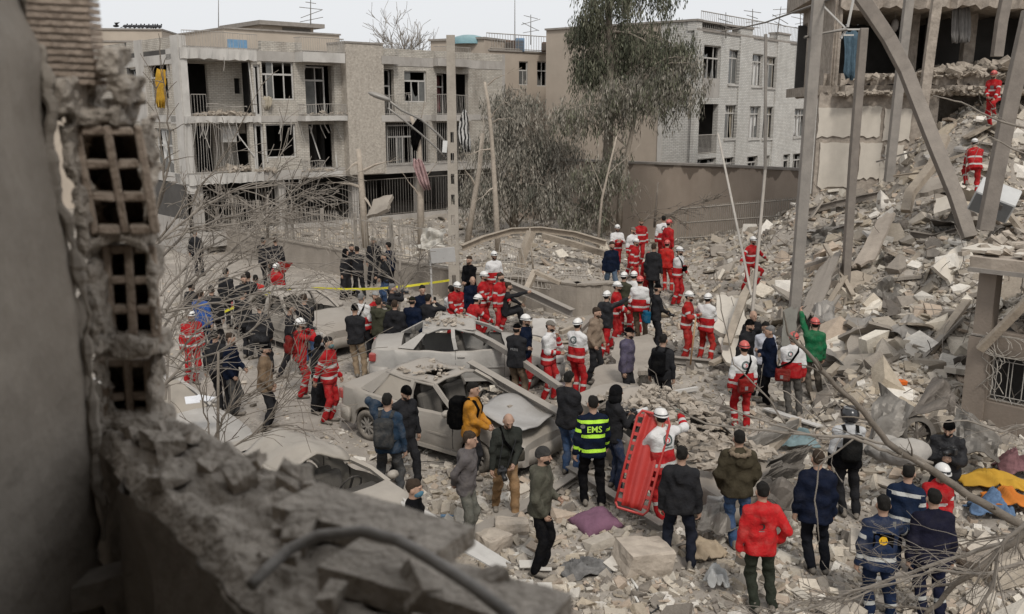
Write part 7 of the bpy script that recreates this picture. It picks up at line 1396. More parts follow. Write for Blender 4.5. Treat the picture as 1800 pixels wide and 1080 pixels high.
tree('eucalyptus_tree', 'wide ash grey eucalyptus left of the brown garden wall', at(900, 402, 40.5), [at(x, y, 40.5) for x, y in ((903, 404), (905, 340), (912, 270), (918, 210), (920, 165))], .2,
     [(at(915, 205, 40.5), (1.8, 1.5, 1.3), 360), (at(870, 270, 40.2), (1.8, 1.5, 1.3), 380), (at(965, 260, 40.3), (1.6, 1.5, 1.4), 380), (at(920, 335, 39.8), (2.2, 1.5, 1.0), 380), (at(855, 350, 39.5), (1.3, 1.0, 1.0), 180), (at(990, 335, 39.5), (1.1, 1.0, 1.1), 180)], DUSTY + [(.10, .10, .08)], 7, 'eucalyptus trees')
def stub(label, pts, D, r0, r1, stubs=(), m=None, seed=1):
 P = [at(x, y, D) for x, y in pts]; g = float(terrain(P[0].x, P[0].y)); P[0].z = min(P[0].z, g - .1); o = thing('broken_tree', label, 'tree', P[0]); mb = MB(); mb.tube(P, [r0 + (r1 - r0) * i / (len(P) - 1) for i in range(len(P))], 8); mb.build('trunk', m or M_BARKP, o, True); rnd = random.Random(seed)
 for x0, y0, x1, y1 in stubs: mb = MB(); a, b_ = at(x0, y0, D), at(x1, y1, D - .3); mb.tube([a, a.lerp(b_, .5) + V(0, 0, .06), b_], [r1 * .7, r1 * .5, .012], 5); grow(mb, b_, b_ - a, .5, .012, 1, rnd, .05, .6, minr=.006); mb.build('limb', m or M_BARKP, o)
 return o
stub('bare pale trunk with snapped side branches, right of the concrete pole', [(876, 432), (872, 370), (868, 300), (864, 240), (858, 180), (852, 144)], 35, .12, .05, [(858, 150, 882, 134), (862, 210, 876, 190), (866, 262, 826, 272), (868, 215, 884, 210), (869, 330, 850, 345)], seed=2)
stub('leaning pale trunk behind the concrete pole', [(820, 415), (832, 360), (842, 300), (848, 235)], 37, .13, .08, [(842, 300, 850, 240), (838, 330, 818, 300)], seed=3)
stub('snapped thick trunk before the open ground storey of the left block', [(642, 408), (638, 360), (634, 310), (630, 262)], 36.5, .16, .10, [(636, 330, 596, 322), (640, 300, 680, 285), (638, 345, 655, 370), (632, 285, 610, 300)], seed=4)
stub('dead tree holding dark and pink cloth, left of the concrete pole', [(740, 408), (739, 350), (738, 290), (735, 235), (722, 205)], 35.5, .15, .07, [(736, 240, 742, 200), (738, 330, 758, 300), (740, 350, 718, 320)], seed=5)
stub('thin forked pale tree in the rubble garden, below the eucalyptus', [(1050, 400), (1058, 350), (1072, 290), (1084, 240)], 36, .06, .03, [(1060, 340, 1040, 290), (1066, 310, 1100, 280)], seed=6)
stub('thin bent stick standing in the garden rubble', [(938, 480), (934, 440), (931, 400), (958, 352), (1010, 300)][:3], 31, .035, .02, [(931, 402, 936, 375)], seed=7)
# bare tree far behind the roofs
def bare(name, label, base, d, ln, r, depth, seed, m, cat='tree', **kw):
 o = thing(name, label, cat, base); mb = MB(); rnd = random.Random(seed); mb2 = MB(); t = base + d * (ln * .5); mb2.tube([base, base.lerp(t, .5), t], [r, r * .9, r * .8], 7); mb2.build('trunk', m, o, True)
 for k in range(kw.pop('limbs', 5)): grow(mb, t - d * (ln * .1 * rnd.random()), (d + Vector((rnd.uniform(-1, 1), rnd.uniform(-1, 1), rnd.uniform(0, .6))) * .6), ln * rnd.uniform(.5, .75), r * .6, depth, rnd, **kw)
 mb.build('branches', m, o); return o
b = at(715, 200, 66); b.z = 3; bare('bare_tree', 'leafless tree showing above the roofs left of the concrete pole', b, V(0, 0, 1), 6.0, .16, 4, 11, M_TWIG, droop=-.03, spread=.6, kids=(3, 4), minr=.014, limbs=6)
# thicket of bare branches at the left
def thicket(label, base, limbs, D, seed, m, depth=4, r=.022, twig=.0042, kids=(3, 4), name='bare_shrub', tl=1.0):
 o = thing(name, label, 'shrub', base); rnd = random.Random(seed); mb = MB(); mb2 = MB(); mb2.tube([base, base + V(.05, 0, .9), base + V(.1, .05, 1.8)], [r * 1.5, r * 1.3, r], 7); mb2.build('trunk', m, o, True)
 for pts in limbs:
  P = [at(x, y, D + dd) for x, y, dd in pts]; Q = []
  for i in range(len(P) - 1):
   for k in range(4): Q.append(P[i].lerp(P[i + 1], k / 4) + Vector((rnd.uniform(-.02, .02), rnd.uniform(-.05, .05), rnd.uniform(-.02, .02))))
  Q.append(P[-1]); n = len(Q); mb.tube(Q, [r * (1 - .8 * i / (n - 1)) for i in range(n)], 6, False)
  for i in range(1, n):
   for _ in range(1 + (rnd.random() < .3)):
    d = (Q[i] - Q[i - 1]).normalized(); grow(mb, Q[i], (d + Vector((rnd.uniform(-1, 1), rnd.uniform(-1, 1), rnd.uniform(-.8, .9))) * .8), rnd.uniform(.35, .95) * tl, r * .42, depth - 2, rnd, .10, .75, (1, 3), None, 4, twig)
 mb.build('branches', m, o); return o
thicket('tangle of thin bare branches along the right edge of the broken brick wall', at(262, 870, 11.0), [[(250, 640, 0), (300, 560, 0), (380, 480, .3), (470, 430, .5)], [(250, 600, 0), (330, 500, .5), (430, 420, 1), (520, 330, 1.2)], [(255, 480, 0), (330, 405, .3), (440, 370, .5), (540, 390, .8)], [(250, 560, 0), (340, 540, -.4), (440, 520, -.5), (520, 500, -.3)], [(255, 445, 0), (330, 385, 0), (400, 340, .2), (470, 320, .4)], [(270, 700, -.5), (320, 640, -.5), (400, 610, -.6), (470, 560, -.6)]], 11.2, 21, M_TWIG, tl=.75)
thicket('three long upright whips in front of the left side windows', at(262, 860, 11.6), [[(262, 420, 0), (290, 330, 0), (282, 240, 0), (268, 130, .2)], [(262, 440, 0), (320, 370, 0), (380, 300, .2), (460, 150, .4)], [(270, 400, 0), (300, 280, 0), (292, 190, 0), (282, 100, 0)]], 11.6, 27, M_TWIGD, depth=2, r=.018, tl=.35, name='bare_whips')
thicket('second mass of bare twigs over the left street crowd', at(300, 850, 15.0), [[(290, 700, 0), (300, 580, 0), (330, 480, 0), (380, 380, .4)], [(300, 580, 0), (380, 500, 0), (480, 455, .4), (560, 470, .6)], [(280, 520, 0), (350, 440, .2), (450, 400, .5), (540, 340, .6)], [(300, 640, 0), (360, 570, 0), (440, 540, .2), (520, 530, .4)], [(290, 420, 0), (370, 400, 0), (460, 385, .3), (560, 420, .3)]], 15.0, 22, M_TWIG, tl=.9)
thicket('low twiggy sapling rising before the white car bonnet at left', at(385, 880, 10.0), [[(380, 830, 0), (372, 760, 0), (350, 690, 0), (330, 640, 0)], [(380, 800, 0), (440, 770, 0), (500, 700, .1), (520, 640, .2)], [(375, 780, 0), (400, 720, 0), (440, 680, 0), (560, 655, .3)]], 10.0, 23, M_TWIGD, depth=3, r=.014)
thicket('small leafless sapling by the yellow tape before the fence', at(700, 560, 25.5), [[(700, 555, 0), (706, 500, 0), (700, 470, 0), (680, 440, 0)], [(704, 510, 0), (730, 480, 0), (740, 450, 0)], [(702, 500, 0), (660, 470, 0), (640, 450, .2)]], 25.5, 24, M_TWIG, depth=3, r=.03, twig=.009)
thicket('heap of dry brush against the foot of the left apartment block', at(470, 420, 37), [[(430, 400, 0), (470, 360, 0), (520, 345, 0), (580, 350, 0)], [(440, 410, 0), (500, 380, 0), (560, 370, 0)], [(480, 390, 0), (420, 350, 0), (380, 340, .2)], [(400, 400, 0), (360, 370, 0), (330, 345, 0)]], 36.0, 25, M_TWIG, depth=4, r=.04, twig=.013)
thicket('dry brush pile at the foot of the brown wall beside the rescuers', at(1150, 400, 36), [[(1120, 400, 0), (1150, 370, 0), (1180, 380, 0)], [(1130, 395, 0), (1110, 360, 0)], [(1150, 390, 0), (1200, 365, 0), (1240, 355, .2)]], 35.5, 26, M_TWIGD, depth=4, r=.035, twig=.012)
# branches reaching in at the lower right, close to the camera
o = thing('tree_branches', 'bare grey branches reaching in from the lower right corner', 'tree', at(1900, 1000, 6.5)); rnd = random.Random(31)
def limb(pts, D, r0, r1, tw=2, ln=.45, dep=1):
 P = [at(x, y, D) for x, y in pts]; Q = []
 for i in range(len(P) - 1):
  for k in range(4): Q.append(P[i].lerp(P[i + 1], k / 4) + Vector((rnd.uniform(-.006, .006), rnd.uniform(-.02, .02), rnd.uniform(-.006, .006))))
 Q.append(P[-1]); n = len(Q); mb = MB(); mb.tube(Q, [r0 + (r1 - r0) * i / (n - 1) for i in range(n)], 8);
 for i in range(2, n):
  for _ in range(tw):
   if rnd.random() < .5: d = (Q[i] - Q[i - 1]).normalized(); grow(mb, Q[i], d + Vector((rnd.uniform(-1, 1), rnd.uniform(-.6, .6), rnd.uniform(-1, 1))) * .8, rnd.uniform(.3, 1) * ln, r1 * .8, dep, rnd, .05, .7, (1, 3), None, 4, .0026)
 mb.build('branch', M_TWIG if r0 < .03 else M_TWIGD, o, True)
limb([(1860, 960), (1800, 925), (1700, 870), (1620, 815), (1560, 780), (1520, 725), (1470, 680), (1420, 620), (1385, 588)], 7.2, .042, .012, 1, .3, 0)
limb([(1640, 825), (1600, 805), (1560, 795), (1500, 770), (1420, 765), (1330, 755), (1240, 745), (1190, 722), (1165, 700)], 7.2, .018, .006, 1, .35, 1)
limb([(1640, 815), (1580, 790), (1500, 765), (1440, 772), (1380, 752), (1290, 722), (1240, 700)], 7.4, .014, .006, 1, .3, 1)
limb([(1900, 900), (1800, 940), (1740, 985), (1680, 1030), (1620, 1090)], 6.4, .030, .018, 1, .5, 1)
limb([(1900, 940), (1780, 950), (1700, 975), (1600, 1005), (1500, 1040), (1400, 1075), (1350, 1085)], 6.6, .022, .006, 2, .5, 2)
limb([(1900, 980), (1800, 990), (1720, 1010), (1640, 1000), (1560, 1030), (1480, 1060)], 6.2, .018, .006, 2, .5, 2)
limb([(1900, 860), (1820, 900), (1760, 960), (1740, 1040), (1700, 1100)], 6.0, .02, .01, 2, .5, 2)
limb([(1880, 760), (1800, 745), (1760, 760), (1700, 740), (1640, 745)], 9.0, .016, .006, 1, .4, 1)
limb([(1500, 770), (1440, 820), (1432, 880), (1440, 950)], 7.3, .008, .005, 1, .2, 0); limb([(1380, 745), (1350, 700), (1290, 640), (1268, 545), (1262, 500)], 9.0, .010, .004, 1, .3, 0)
limb([(1820, 230), (1760, 215), (1690, 180), (1640, 168)], 14, .02, .008, 1, .5, 1); limb([(1830, 280), (1780, 262), (1740, 240), (1700, 262)], 14, .016, .006, 1, .5, 1)
# ------------------------------------------------------------------ fence, poles, beams and loose objects
M_CONC = mat('pole_concrete', (.34, .305, .26), .9, .18, 3, .4, 20, stain=.3); M_WALLC = mat('low_wall_concrete', (.30, .265, .225), .92, .2, 1.5, .4, 18, stain=.4); M_FENCE = mat('fence_bars', (.27, .245, .215), .8, .25, 5, .1, 20, dust=.3)
fn = thing('garden_fence', 'long iron bar fence on a low concrete wall in front of the left block', 'fence', (GARDEN[1][0], GARDEN[1][1], 0)); bar_me = None; mb = MB(); mb.bar((0, 0, 0), (0, 0, 1.35), .022, .022); mb.tube([(0, 0, 1.35), (0, 0, 1.43)], [.012, .002], 4); bar_me = mb.mesh('bar', M_FENCE); nbar = 0
for i in range(len(GARDEN) - 1):
 a, c = Vector((*GARDEN[i], 0)), Vector((*GARDEN[i + 1], 0)); d = c - a; f = Fac(a.x, a.y, math.degrees(math.atan2(d.y, d.x))); ln = d.length; zb = .95
 slab(f, 0, ln, -.3, zb, -.3, 0, 'base_wall', M_WALLC, fn, .03 if i < 2 else .12, 20); slab(f, 0, ln, zb, zb + .06, -.34, .04, 'coping', M_WALLC, fn, .03, 20)
 if i >= 2: continue
 end = ln if i == 0 else ln - .6
 for z in (zb + .2, zb + 1.25): mb = MB(); mb.bar(f.P(0, z, -.15), f.P(end, z, -.15), .03, .04); mb.build('rail', M_FENCE, fn)
 u = .1
 while u < end:
  if random.random() > .06:
   o = link('bar', bar_me, fn, f.P(u, zb + .06, -.15)); o.rotation_euler = (random.gauss(0, .05), random.gauss(0, .05), 0)
  u += .135
 for u in np.arange(.3, end, 2.1): slab(f, u, u + .1, zb, zb + 1.5, -.2, -.1, 'post', M_WALLC if i == 9 else M_FENCE, fn)
# toppled fence sections
def panel(label, P, n, m=M_FENCE, rb=.012, lost=.1, warp=.06, name='toppled_fence'):
 """iron bar panel between four corners: bottom left, bottom right, top right, top left"""
 a, b, c, d = [Vector(p) for p in P]; o = thing(name, label, 'fence', a); nn = (b - a).cross(d - a).normalized()
 for t in (.04, .5, .93): mb = MB(); mb.tube([a.lerp(d, t).lerp(b.lerp(c, t), s) + nn * warp * math.sin(s * 4 + t) for s in [i / 8 for i in range(9)]], rb * 1.6, 4); mb.build('rail', m, o)
 for i in range(n + 1):
  if random.random() < lost: continue
  s = i / n; mb = MB(); mb.tube([a.lerp(b, s), a.lerp(b, s).lerp(d.lerp(c, s), .5) + nn * warp * math.sin(s * 4 + .5), d.lerp(c, s) + nn * random.uniform(-.03, .03)], rb, 4, False); mb.build('bar', m, o)
 return o
panel('broken iron railing leaning in the garden rubble right of the pole', (at(868, 500, 28), at(935, 498, 28.4), at(915, 430, 29.5), at(880, 425, 29.3)), 9); panel('bent iron railing lying on the low wall, centre', (at(972, 498, 27.6), at(1040, 496, 27.6), at(1030, 470, 28.3), at(978, 478, 28.2)), 12); panel('toppled railing lying flat left of the long fallen beam', (at(880, 508, 27.2), at(968, 508, 27.2), at(960, 476, 28.4), at(890, 470, 28.6)), 12)
wa, wb = at(1190, 442, 40), at(1405, 402, 36.5); wa.z = 0.5; wb.z = 1.3
panel('long iron fence standing along the foot of the brown garden wall', (wa, wb, wb + V(0, 0, 1.45), wa + V(0, 0, 1.45)), 58, rb=.02, lost=.03, warp=.02, name='wall_fence')
o = thing('slanting_kerb', 'slanting concrete kerb below the fence by the brown wall', 'kerb', wa); mb = MB(); mb.bar(wa + V(-1.6, -1.5, -.35), wb + V(0, -.3, -.2), .22, .25); mb.build('kerb_stone', M_WALLC, o)
# concrete pole with slots and street lamp
PB = at(799, 520, 28.8); PB.z = .0; PT = at(792, 62, 28.8); o = thing('utility_pole', 'slotted concrete utility pole with two lamp arms standing at the fence end', 'pole', PB); n = 26; w0, w1 = .36, .25; mb = MB()
for i in range(n):
 t0, t1 = i / n, (i + 1) / n; a, b = PB.lerp(PT, t0), PB.lerp(PT, t1); w = w0 + (w1 - w0) * t0; full = i > 17 or i % 2 == 1
 if full: mb.bar(a, b, w, w * .6, up=(0, 1, 0))
 else:
  for s in (-1, 1): mb.bar(a + V(s * w * .34, 0, 0), b + V(s * w * .34, 0, 0), w * .32, w * .6, up=(0, 1, 0))
mb.build('shaft', M_CONC, o); ML = mat('lamp_metal', (.24, .235, .225), .5, .2, 4, .1, 20, dust=.4, metal=.3)
for y0, y1, y2, dd, r in ((258, 196, 176, 0, .035), (285, 222, 190, .0, .028)):
 mb = MB(); mb.tube([at(790, y0, 28.8), at(770, y0 - 22, 28.6), at(740, y1 + 14, 28.4), at(705, y1 - 2 if y0 == 258 else y1 - 14, 28.1), at(682, y2, 27.9)], r, 6); mb.build('lamp_arm', ML, o, True)
a = at(667, 170, 27.8); mb = MB(); mb.ell(a, (.36, .14, .085), 14, 8, Matrix.Rotation(.33, 3, 'Y')); mb.build('lamp_head', ML, o, True); mb = MB(); mb.box(at(782, 258, 28.5), (.14, .05, .36), Matrix.Rotation(.1, 3, 'Y')); mb.build('plate', mat('white_plate', (.6, .6, .58), .5, .1), o)
# sign, cloths, tape
a = at(760, 560, 25.4); a.z = 0; o = thing('street_sign', 'blank grey sign plate on a thin post beside the concrete pole', 'sign', a); mb = MB(); mb.tube([a, at(757, 458, 25.4)], .03, 8); mb.build('post', M_FRAME, o); c0_, c1_ = at(757, 462, 25.3), at(800, 436, 25.3); mb = MB(); mb.box((c0_ + c1_) / 2, (abs(c1_.x - c0_.x), .03, abs(c1_.z - c0_.z)), Matrix.Rotation(-.08, 3, 'Y')); bevel(mb.build('plate', mat('sign_back', (.36, .35, .335), .6, .1), o), .008)
cloth_drape('hanging_cloth', 'black cloth caught on the dead tree before the left block', 'cloth', [at(x, y, 35.3) for x, y in ((738, 208), (735, 222), (733, 238), (730, 252), (730, 266))], cloth(BLK), [.15, .42, .45, .3, .12], .08); cloth_drape('hanging_cloth', 'pink patterned cloth hanging on the dead tree trunk', 'cloth', [at(x, y, 35.2) for x, y in ((734, 280), (736, 292), (741, 306), (746, 320), (752, 334))], mat('pink_pattern', (.33, .22, .215), .9, .5, 9, .3, 12), [.3, .45, .42, .38, .25], .09)
zb_ = mat('zebra_cloth', (.4, .4, .39), .9, .1); nt = zb_.node_tree; bs = [n_ for n_ in nt.nodes if n_.type == 'BSDF_PRINCIPLED'][0]; wv = nd(nt, 'ShaderNodeTexWave'); wv.inputs['Scale'].default_value = 2.6; wv.inputs['Distortion'].default_value = 5; tc = nd(nt, 'ShaderNodeTexCoord'); nt.links.new(tc.outputs['Object'], wv.inputs['Vector']); rmp = nd(nt, 'ShaderNodeMapRange'); rmp.inputs[1].default_value = .42; rmp.inputs[2].default_value = .58; nt.links.new(wv.outputs['Fac'], rmp.inputs[0]); mx = nd(nt, 'ShaderNodeMix', data_type='RGBA'); mx.inputs[6].default_value = (.02, .02, .02, 1); mx.inputs[7].default_value = (.5, .49, .47, 1); nt.links.new(rmp.outputs[0], mx.inputs[0]); nt.links.new(mx.outputs[2], bs.inputs['Base Color'])
cloth_drape('hanging_cloth', 'black and white striped cloth hanging right of the concrete pole', 'cloth', [at(x, y, 34) for x, y in ((817, 194), (816, 210), (814, 228), (818, 248), (823, 268))], zb_, [.1, .3, .38, .4, .2], .06)
sheet('plastic_sheet', 'dirty white plastic sheet thrown over the fence beside the pole', 'sheet', (at(735, 440, 29.4), at(782, 436, 29.2), at(784, 404, 29.6), at(742, 402, 29.8)), mat('dirty_plastic', (.44, .415, .37), .6, .25, 4, .3, 10), .25, .01, 16, 3)
sheet('fallen_plate', 'tilted concrete slab leaning at the foot of the left block', 'slab', (at(645, 385, 36), at(682, 370, 35.6), at(690, 345, 36.4), at(660, 350, 36.6)), M_WALLC, .03, .15, 6, 4)
o = thing('barrier_tape', 'yellow barrier tape strung from the grey car roof to the concrete pole', 'tape', at(600, 507, 25.5)); MT = mat('tape_yellow', (.62, .56, .05), .5, .1, 6, .05, 20)
for seg in ([(395, 548), (430, 532), (470, 517), (500, 509)], [(500, 509), (560, 507), (610, 509), (660, 508), (720, 503), (790, 493)]):
 P = [at(x, y, 24.2 + (x - 395) * .0095) for x, y in seg]; mb = MB(); Q = []
 for i in range(len(P) - 1):
  for k in range(4): Q.append(P[i].lerp(P[i + 1], k / 4))
 Q.append(P[-1]); mb.grid([[p - V(0, 0, .035), p + V(0, .015 * math.sin(i * .9), .035)] for i, p in enumerate(Q)]); thick(mb.build('tape_run', MT, o), .003)
# fallen steel beams and timbers
def beam(label, pts, w=.14, h=.18, ib=True, m=None, name='steel_beam', cat='beam', up=(0, 0, 1)):
 P = [Vector(p) for p in pts]; o = thing(name, label, cat, min(P, key=lambda p: p.z)); mb = MB()
 (mb.ibeam(P, w, h, .018, up) if ib else mb.sweep(P, [(-w / 2, -h / 2), (w / 2, -h / 2), (w / 2, h / 2), (-w / 2, h / 2)], up)); mb.build('profile', m or M_STEEL, o); return o
def hz(px, py, dz=.12): p = hit(px, py); p.z += dz; return p
beam('long arched steel girder lying across the rubble garden', [at(812, 436, 31.5), at(850, 420, 32), at(900, 406, 32.3), at(950, 404, 32.4), at(1010, 412, 32.2), at(1065, 428, 31.8)], .22, .2, m=M_WOOD); beam('straight timber beam behind the arched girder', [at(955, 415, 34), at(1012, 430, 33), at(1075, 450, 32)], .2, .2, False, M_WOOD, 'timber_beam')
beam('short thick post standing in the rubble garden', [at(912, 470, 29.5), at(922, 440, 29.6), at(934, 408, 29.8)], .24, .22, False, M_WOOD, 'timber_post', 'post')
beam('long fallen steel beam from the red team down to the centre rubble', [at(872, 492, 25.8), at(940, 520, 24.8), at(1006, 551, 23.9)], .2, .22); beam('short tilted beam under the long fallen beam', [at(912, 540, 25), at(940, 478, 26.5)], .16, .16, False, M_WOOD, 'timber_beam'); beam('second tilted beam resting on the low wall, centre', [at(940, 478, 26.4), at(985, 498, 26.2)], .2, .1, False, M_WOOD, 'timber_beam')
beam('thin steel beam lying over the white sedan toward the centre', [at(781, 553, 21.6), at(834, 585, 20.4), at(891, 618, 19.2), at(985, 682, 17.4)], .12, .12, False); beam('steel beam lying from the sedan windscreen to the paramedic', [at(826, 641, 17.3), at(915, 692, 15.9), at(1010, 746, 14.7)], .14, .16, up=(0, -.3, 1)); beam('steel beam on the ground in front of the paramedic', [hz(1000, 838), hz(1080, 890), hz(1165, 944)], .15, .16)
beam('flat steel channel lying left of the olive parka man', [hz(820, 958), hz(880, 925), hz(940, 892)], .24, .06, False); beam('steel channel lying right of the bald photographer', [hz(950, 890), hz(1010, 850)], .16, .12); beam('pale aluminium strip lying on the rubble behind the parka man', [hz(1345, 728), hz(1440, 760)], .16, .03, False, mat('pale_strip', (.52, .50, .47), .6, .1), 'metal_strip', 'strip'); beam('narrow board lying in the rubble left of the motorcycle helmet', [hz(1428, 695), hz(1452, 788)], .16, .05, False, M_WOOD, 'board', 'board'); beam('steel beam end under the two shovel rescuers', [hz(1180, 640), hz(1262, 648)], .16, .16); beam('pale pipe end lying right of the black backpack', [hz(1180, 700), hz(1225, 692)], .08, .08, False, MATS['pale_strip'], 'pipe', 'pipe'); beam('rusty girder lying along the foot of the tile wall', [at(1420, 372, 33), at(1470, 358, 32.6), at(1545, 342, 32.4)], .2, .22, m=M_STEELD)
beam('leaning board resting on the tilted pale panel', [at(1278, 605, 21.5), at(1308, 520, 23.5), at(1330, 480, 25)], .2, .08, False, M_WOOD, 'board', 'board'); beam('curved brown girder lying across the upper rubble under the bent girder', [at(1600, 412, 26.5), at(1640, 418, 26), at(1690, 405, 25.6), at(1720, 398, 25.4)], .22, .2, m=M_STEELD); beam('bent pale post rising from the upper rubble', [at(1592, 372, 27), at(1600, 340, 27.3), at(1640, 290, 27.6), at(1662, 240, 28)], .28, .2, False, M_WOOD, 'bent_post', 'post')
for i, (a_, b_, D0, D1_) in enumerate((((1410, 610), (1475, 520), 21, 23.5), ((1440, 500), (1490, 460), 24, 25), ((1450, 430), (1500, 520), 26, 23.6), ((1408, 470), (1465, 450), 25.5, 26), ((1500, 470), (1560, 400), 25, 27), ((1440, 560), (1490, 480), 22.4, 24.6), ((1620, 640), (1690, 560), 18.4, 19.6), ((1630, 630), (1700, 530), 18.6, 20), ((1560, 620), (1610, 570), 19, 20), ((1420, 640), (1500, 650), 20, 19.4), ((1455, 660), (1510, 610), 18.7, 20), ((1600, 300), (1700, 270), 30, 29.5), ((1540, 285), (1610, 265), 32, 31.6), ((1570, 310), (1650, 300), 30.5, 30), ((1630, 360), (1700, 330), 28.5, 28), ((1700, 300), (1760, 330), 28, 27), ((1500, 580), (1560, 560), 21, 21.5), ((1250, 640), (1330, 600), 21.3, 22.5), ((1000, 600), (1040, 560), 21.8, 23.4), ((940, 610), (1040, 600), 21.4, 21.6), ((985, 585), (1090, 540), 22.4, 24.2), ((1470, 800), (1530, 790), 13.6, 13.9), ((1340, 800), (1400, 740), 14.2, 15.6), ((1270, 700), (1240, 760), 17.2, 15.6), ((1010, 700), (1080, 690), 17, 17.4))):
 p, q_ = at(*a_, D0), at(*b_, D1_); p.z = max(p.z, terrain(p.x, p.y) + .03); q_.z = max(q_.z, terrain(q_.x, q_.y) + .05)
 beam('loose dusty timber or steel length sticking out of the rubble', [p, p.lerp(q_, .5) + V(0, 0, random.uniform(-.03, .03)), q_], random.uniform(.08, .18), random.uniform(.04, .12), random.random() < .3, random.choice((M_WOOD, M_STEEL, M_WOOD, M_STEELD)), 'loose_beam')['group'] = 'loose beams in the rubble'
# slabs and sheets in the rubble
for i, (lb_, P, m_, th) in enumerate((
 ('tilted pale wall panel leaning in front of the climbing rescuer', (at(1252, 585, 22.8), at(1318, 600, 22.4), at(1305, 528, 24.6), at(1262, 520, 25)), M_TILE, .12), ('broken lower half of the tilted pale panel', (at(1275, 640, 21.2), at(1325, 636, 21.1), at(1312, 600, 22), at(1262, 598, 22.2)), M_TILE, .1), ('long grey sheet sliding down the middle of the rubble slope', (at(1498, 468, 25), at(1538, 460, 24.8), at(1576, 372, 27), at(1545, 385, 27.2)), MATS['slab_concrete'], .08), ('brown square board lying high in the brick slope', (at(1594, 462, 24.5), at(1622, 484, 24), at(1645, 446, 24.8), at(1625, 430, 25.2)), M_WOOD, .05), ('dark crumpled sheet metal behind the green jacket man', (at(1430, 570, 21.5), at(1468, 575, 21.2), at(1466, 528, 22.2), at(1432, 532, 22.4)), mat('grey_sheet_metal', (.20, .195, .19), .5, .3, 3, .2, 10, metal=.3, dust=.4), .02), ('green grey cabinet door standing by the huddle', (at(1372, 610, 20.4), at(1398, 604, 20.6), at(1402, 540, 21.6), at(1378, 545, 21.4)), mat('green_grey_panel', (.055, .065, .06), .6, .3, 3, .2, 10, dust=.3), .04), ('crumpled pale sheet metal in the rubble right of the green jacket', (at(1480, 600, 20.3), at(1556, 590, 20), at(1545, 562, 21.2), at(1490, 556, 21.5)), MATS['grey_sheet_metal'], .02), ('upright broken concrete block right of the green jacket man', (at(1490, 645, 19.3), at(1535, 640, 19), at(1530, 590, 20), at(1496, 585, 20.2)), M_WALLC, .3), ('curled white sheet lying below the upright block', (at(1540, 622, 18.8), at(1596, 640, 18.2), at(1600, 630, 18.6), at(1548, 606, 19.4)), M_FRAME, .012), ('pale door leaf leaning in the rubble before the house', (at(1590, 618, 18.6), at(1618, 640, 18.2), at(1610, 590, 19.4), at(1594, 572, 19.8)), M_TILE, .05), ('dark torn board behind the first steel column', (at(1405, 560, 22), at(1440, 548, 22), at(1480, 440, 25), at(1440, 470, 24.8)), M_STEELD, .04), ('tilted slab high on the rubble under the upper rescuers', (at(1610, 345, 28), at(1680, 330, 27.6), at(1672, 312, 28.6), at(1618, 318, 29)), M_WALLC, .14), ('buff floor slab left of the white cabinet', (at(1640, 380, 26.5), at(1700, 360, 26), at(1690, 338, 27), at(1648, 350, 27.4)), M_TILE, .1), ('large flat concrete slab lying under the centre team', (at(1085, 660, 19.2), at(1160, 655, 19.4), at(1150, 590, 22.5), at(1075, 600, 22.2)), M_WALLC, .1), ('grey slab under the purple jacket man', (at(1040, 690, 17.6), at(1120, 690, 17.8), at(1118, 640, 19.8), at(1050, 645, 19.6)), M_WALLC, .1), ('round grey table top lying left of the tan hoodie', (at(935, 590, 22), at(975, 595, 21.8), at(975, 562, 22.8), at(938, 560, 22.9)), M_GREYC, .04))):
 sheet('broken_plate', lb_, 'slab', P, m_, .05 if th > .03 else .12, th, 9, i + 20)
rq = random.Random(77)
for i in range(44):                                         # big broken floor plates tilted all over the mound
 px, py = rq.uniform(1380, 1800), rq.uniform(215, 660); p = hit(px, py)
 if p.y < 17 or terrain(p.x, p.y) < .5: continue
 R = Euler((rq.gauss(0, .45), rq.gauss(0, .45), rq.uniform(0, 6))).to_matrix(); a, b_ = rq.uniform(.35, .85), rq.uniform(.25, .55); sheet('broken_plate', 'large broken floor plate tilted on the mound', 'slab', [p + V(0, 0, .08) + R @ V(x * a * rq.uniform(.7, 1.1), y * b_ * rq.uniform(.7, 1.1), 0) for x, y in ((-1, -1), (1, -1), (1, 1), (-1, 1))], rq.choice((M_WALLC, M_TILE, M_WOOD, M_GREYC)), .05, rq.uniform(.05, .12), 5, i + 60)['group'] = 'floor plates on the mound'
for i in range(16):                                         # crumpled sheet metal scattered through the mound
 px, py = rq.uniform(1400, 1760), rq.uniform(380, 700); p = hit(px, py); R = Euler((rq.gauss(0, .7), rq.gauss(0, .7), rq.uniform(0, 6))).to_matrix(); a, b_ = rq.uniform(.3, .7), rq.uniform(.2, .45); sheet('metal_sheet', 'crumpled grey sheet metal lying in the mound', 'sheet metal', [p + V(0, 0, .15) + R @ V(x * a, y * b_, 0) for x, y in ((-1, -1), (1, -1), (1, 1), (-1, 1))], rq.choice((MATS['grey_sheet_metal'], M_BURN, M_BURN2)), .16, .012, 9, i + 130)['group'] = 'sheet metal in the mound'
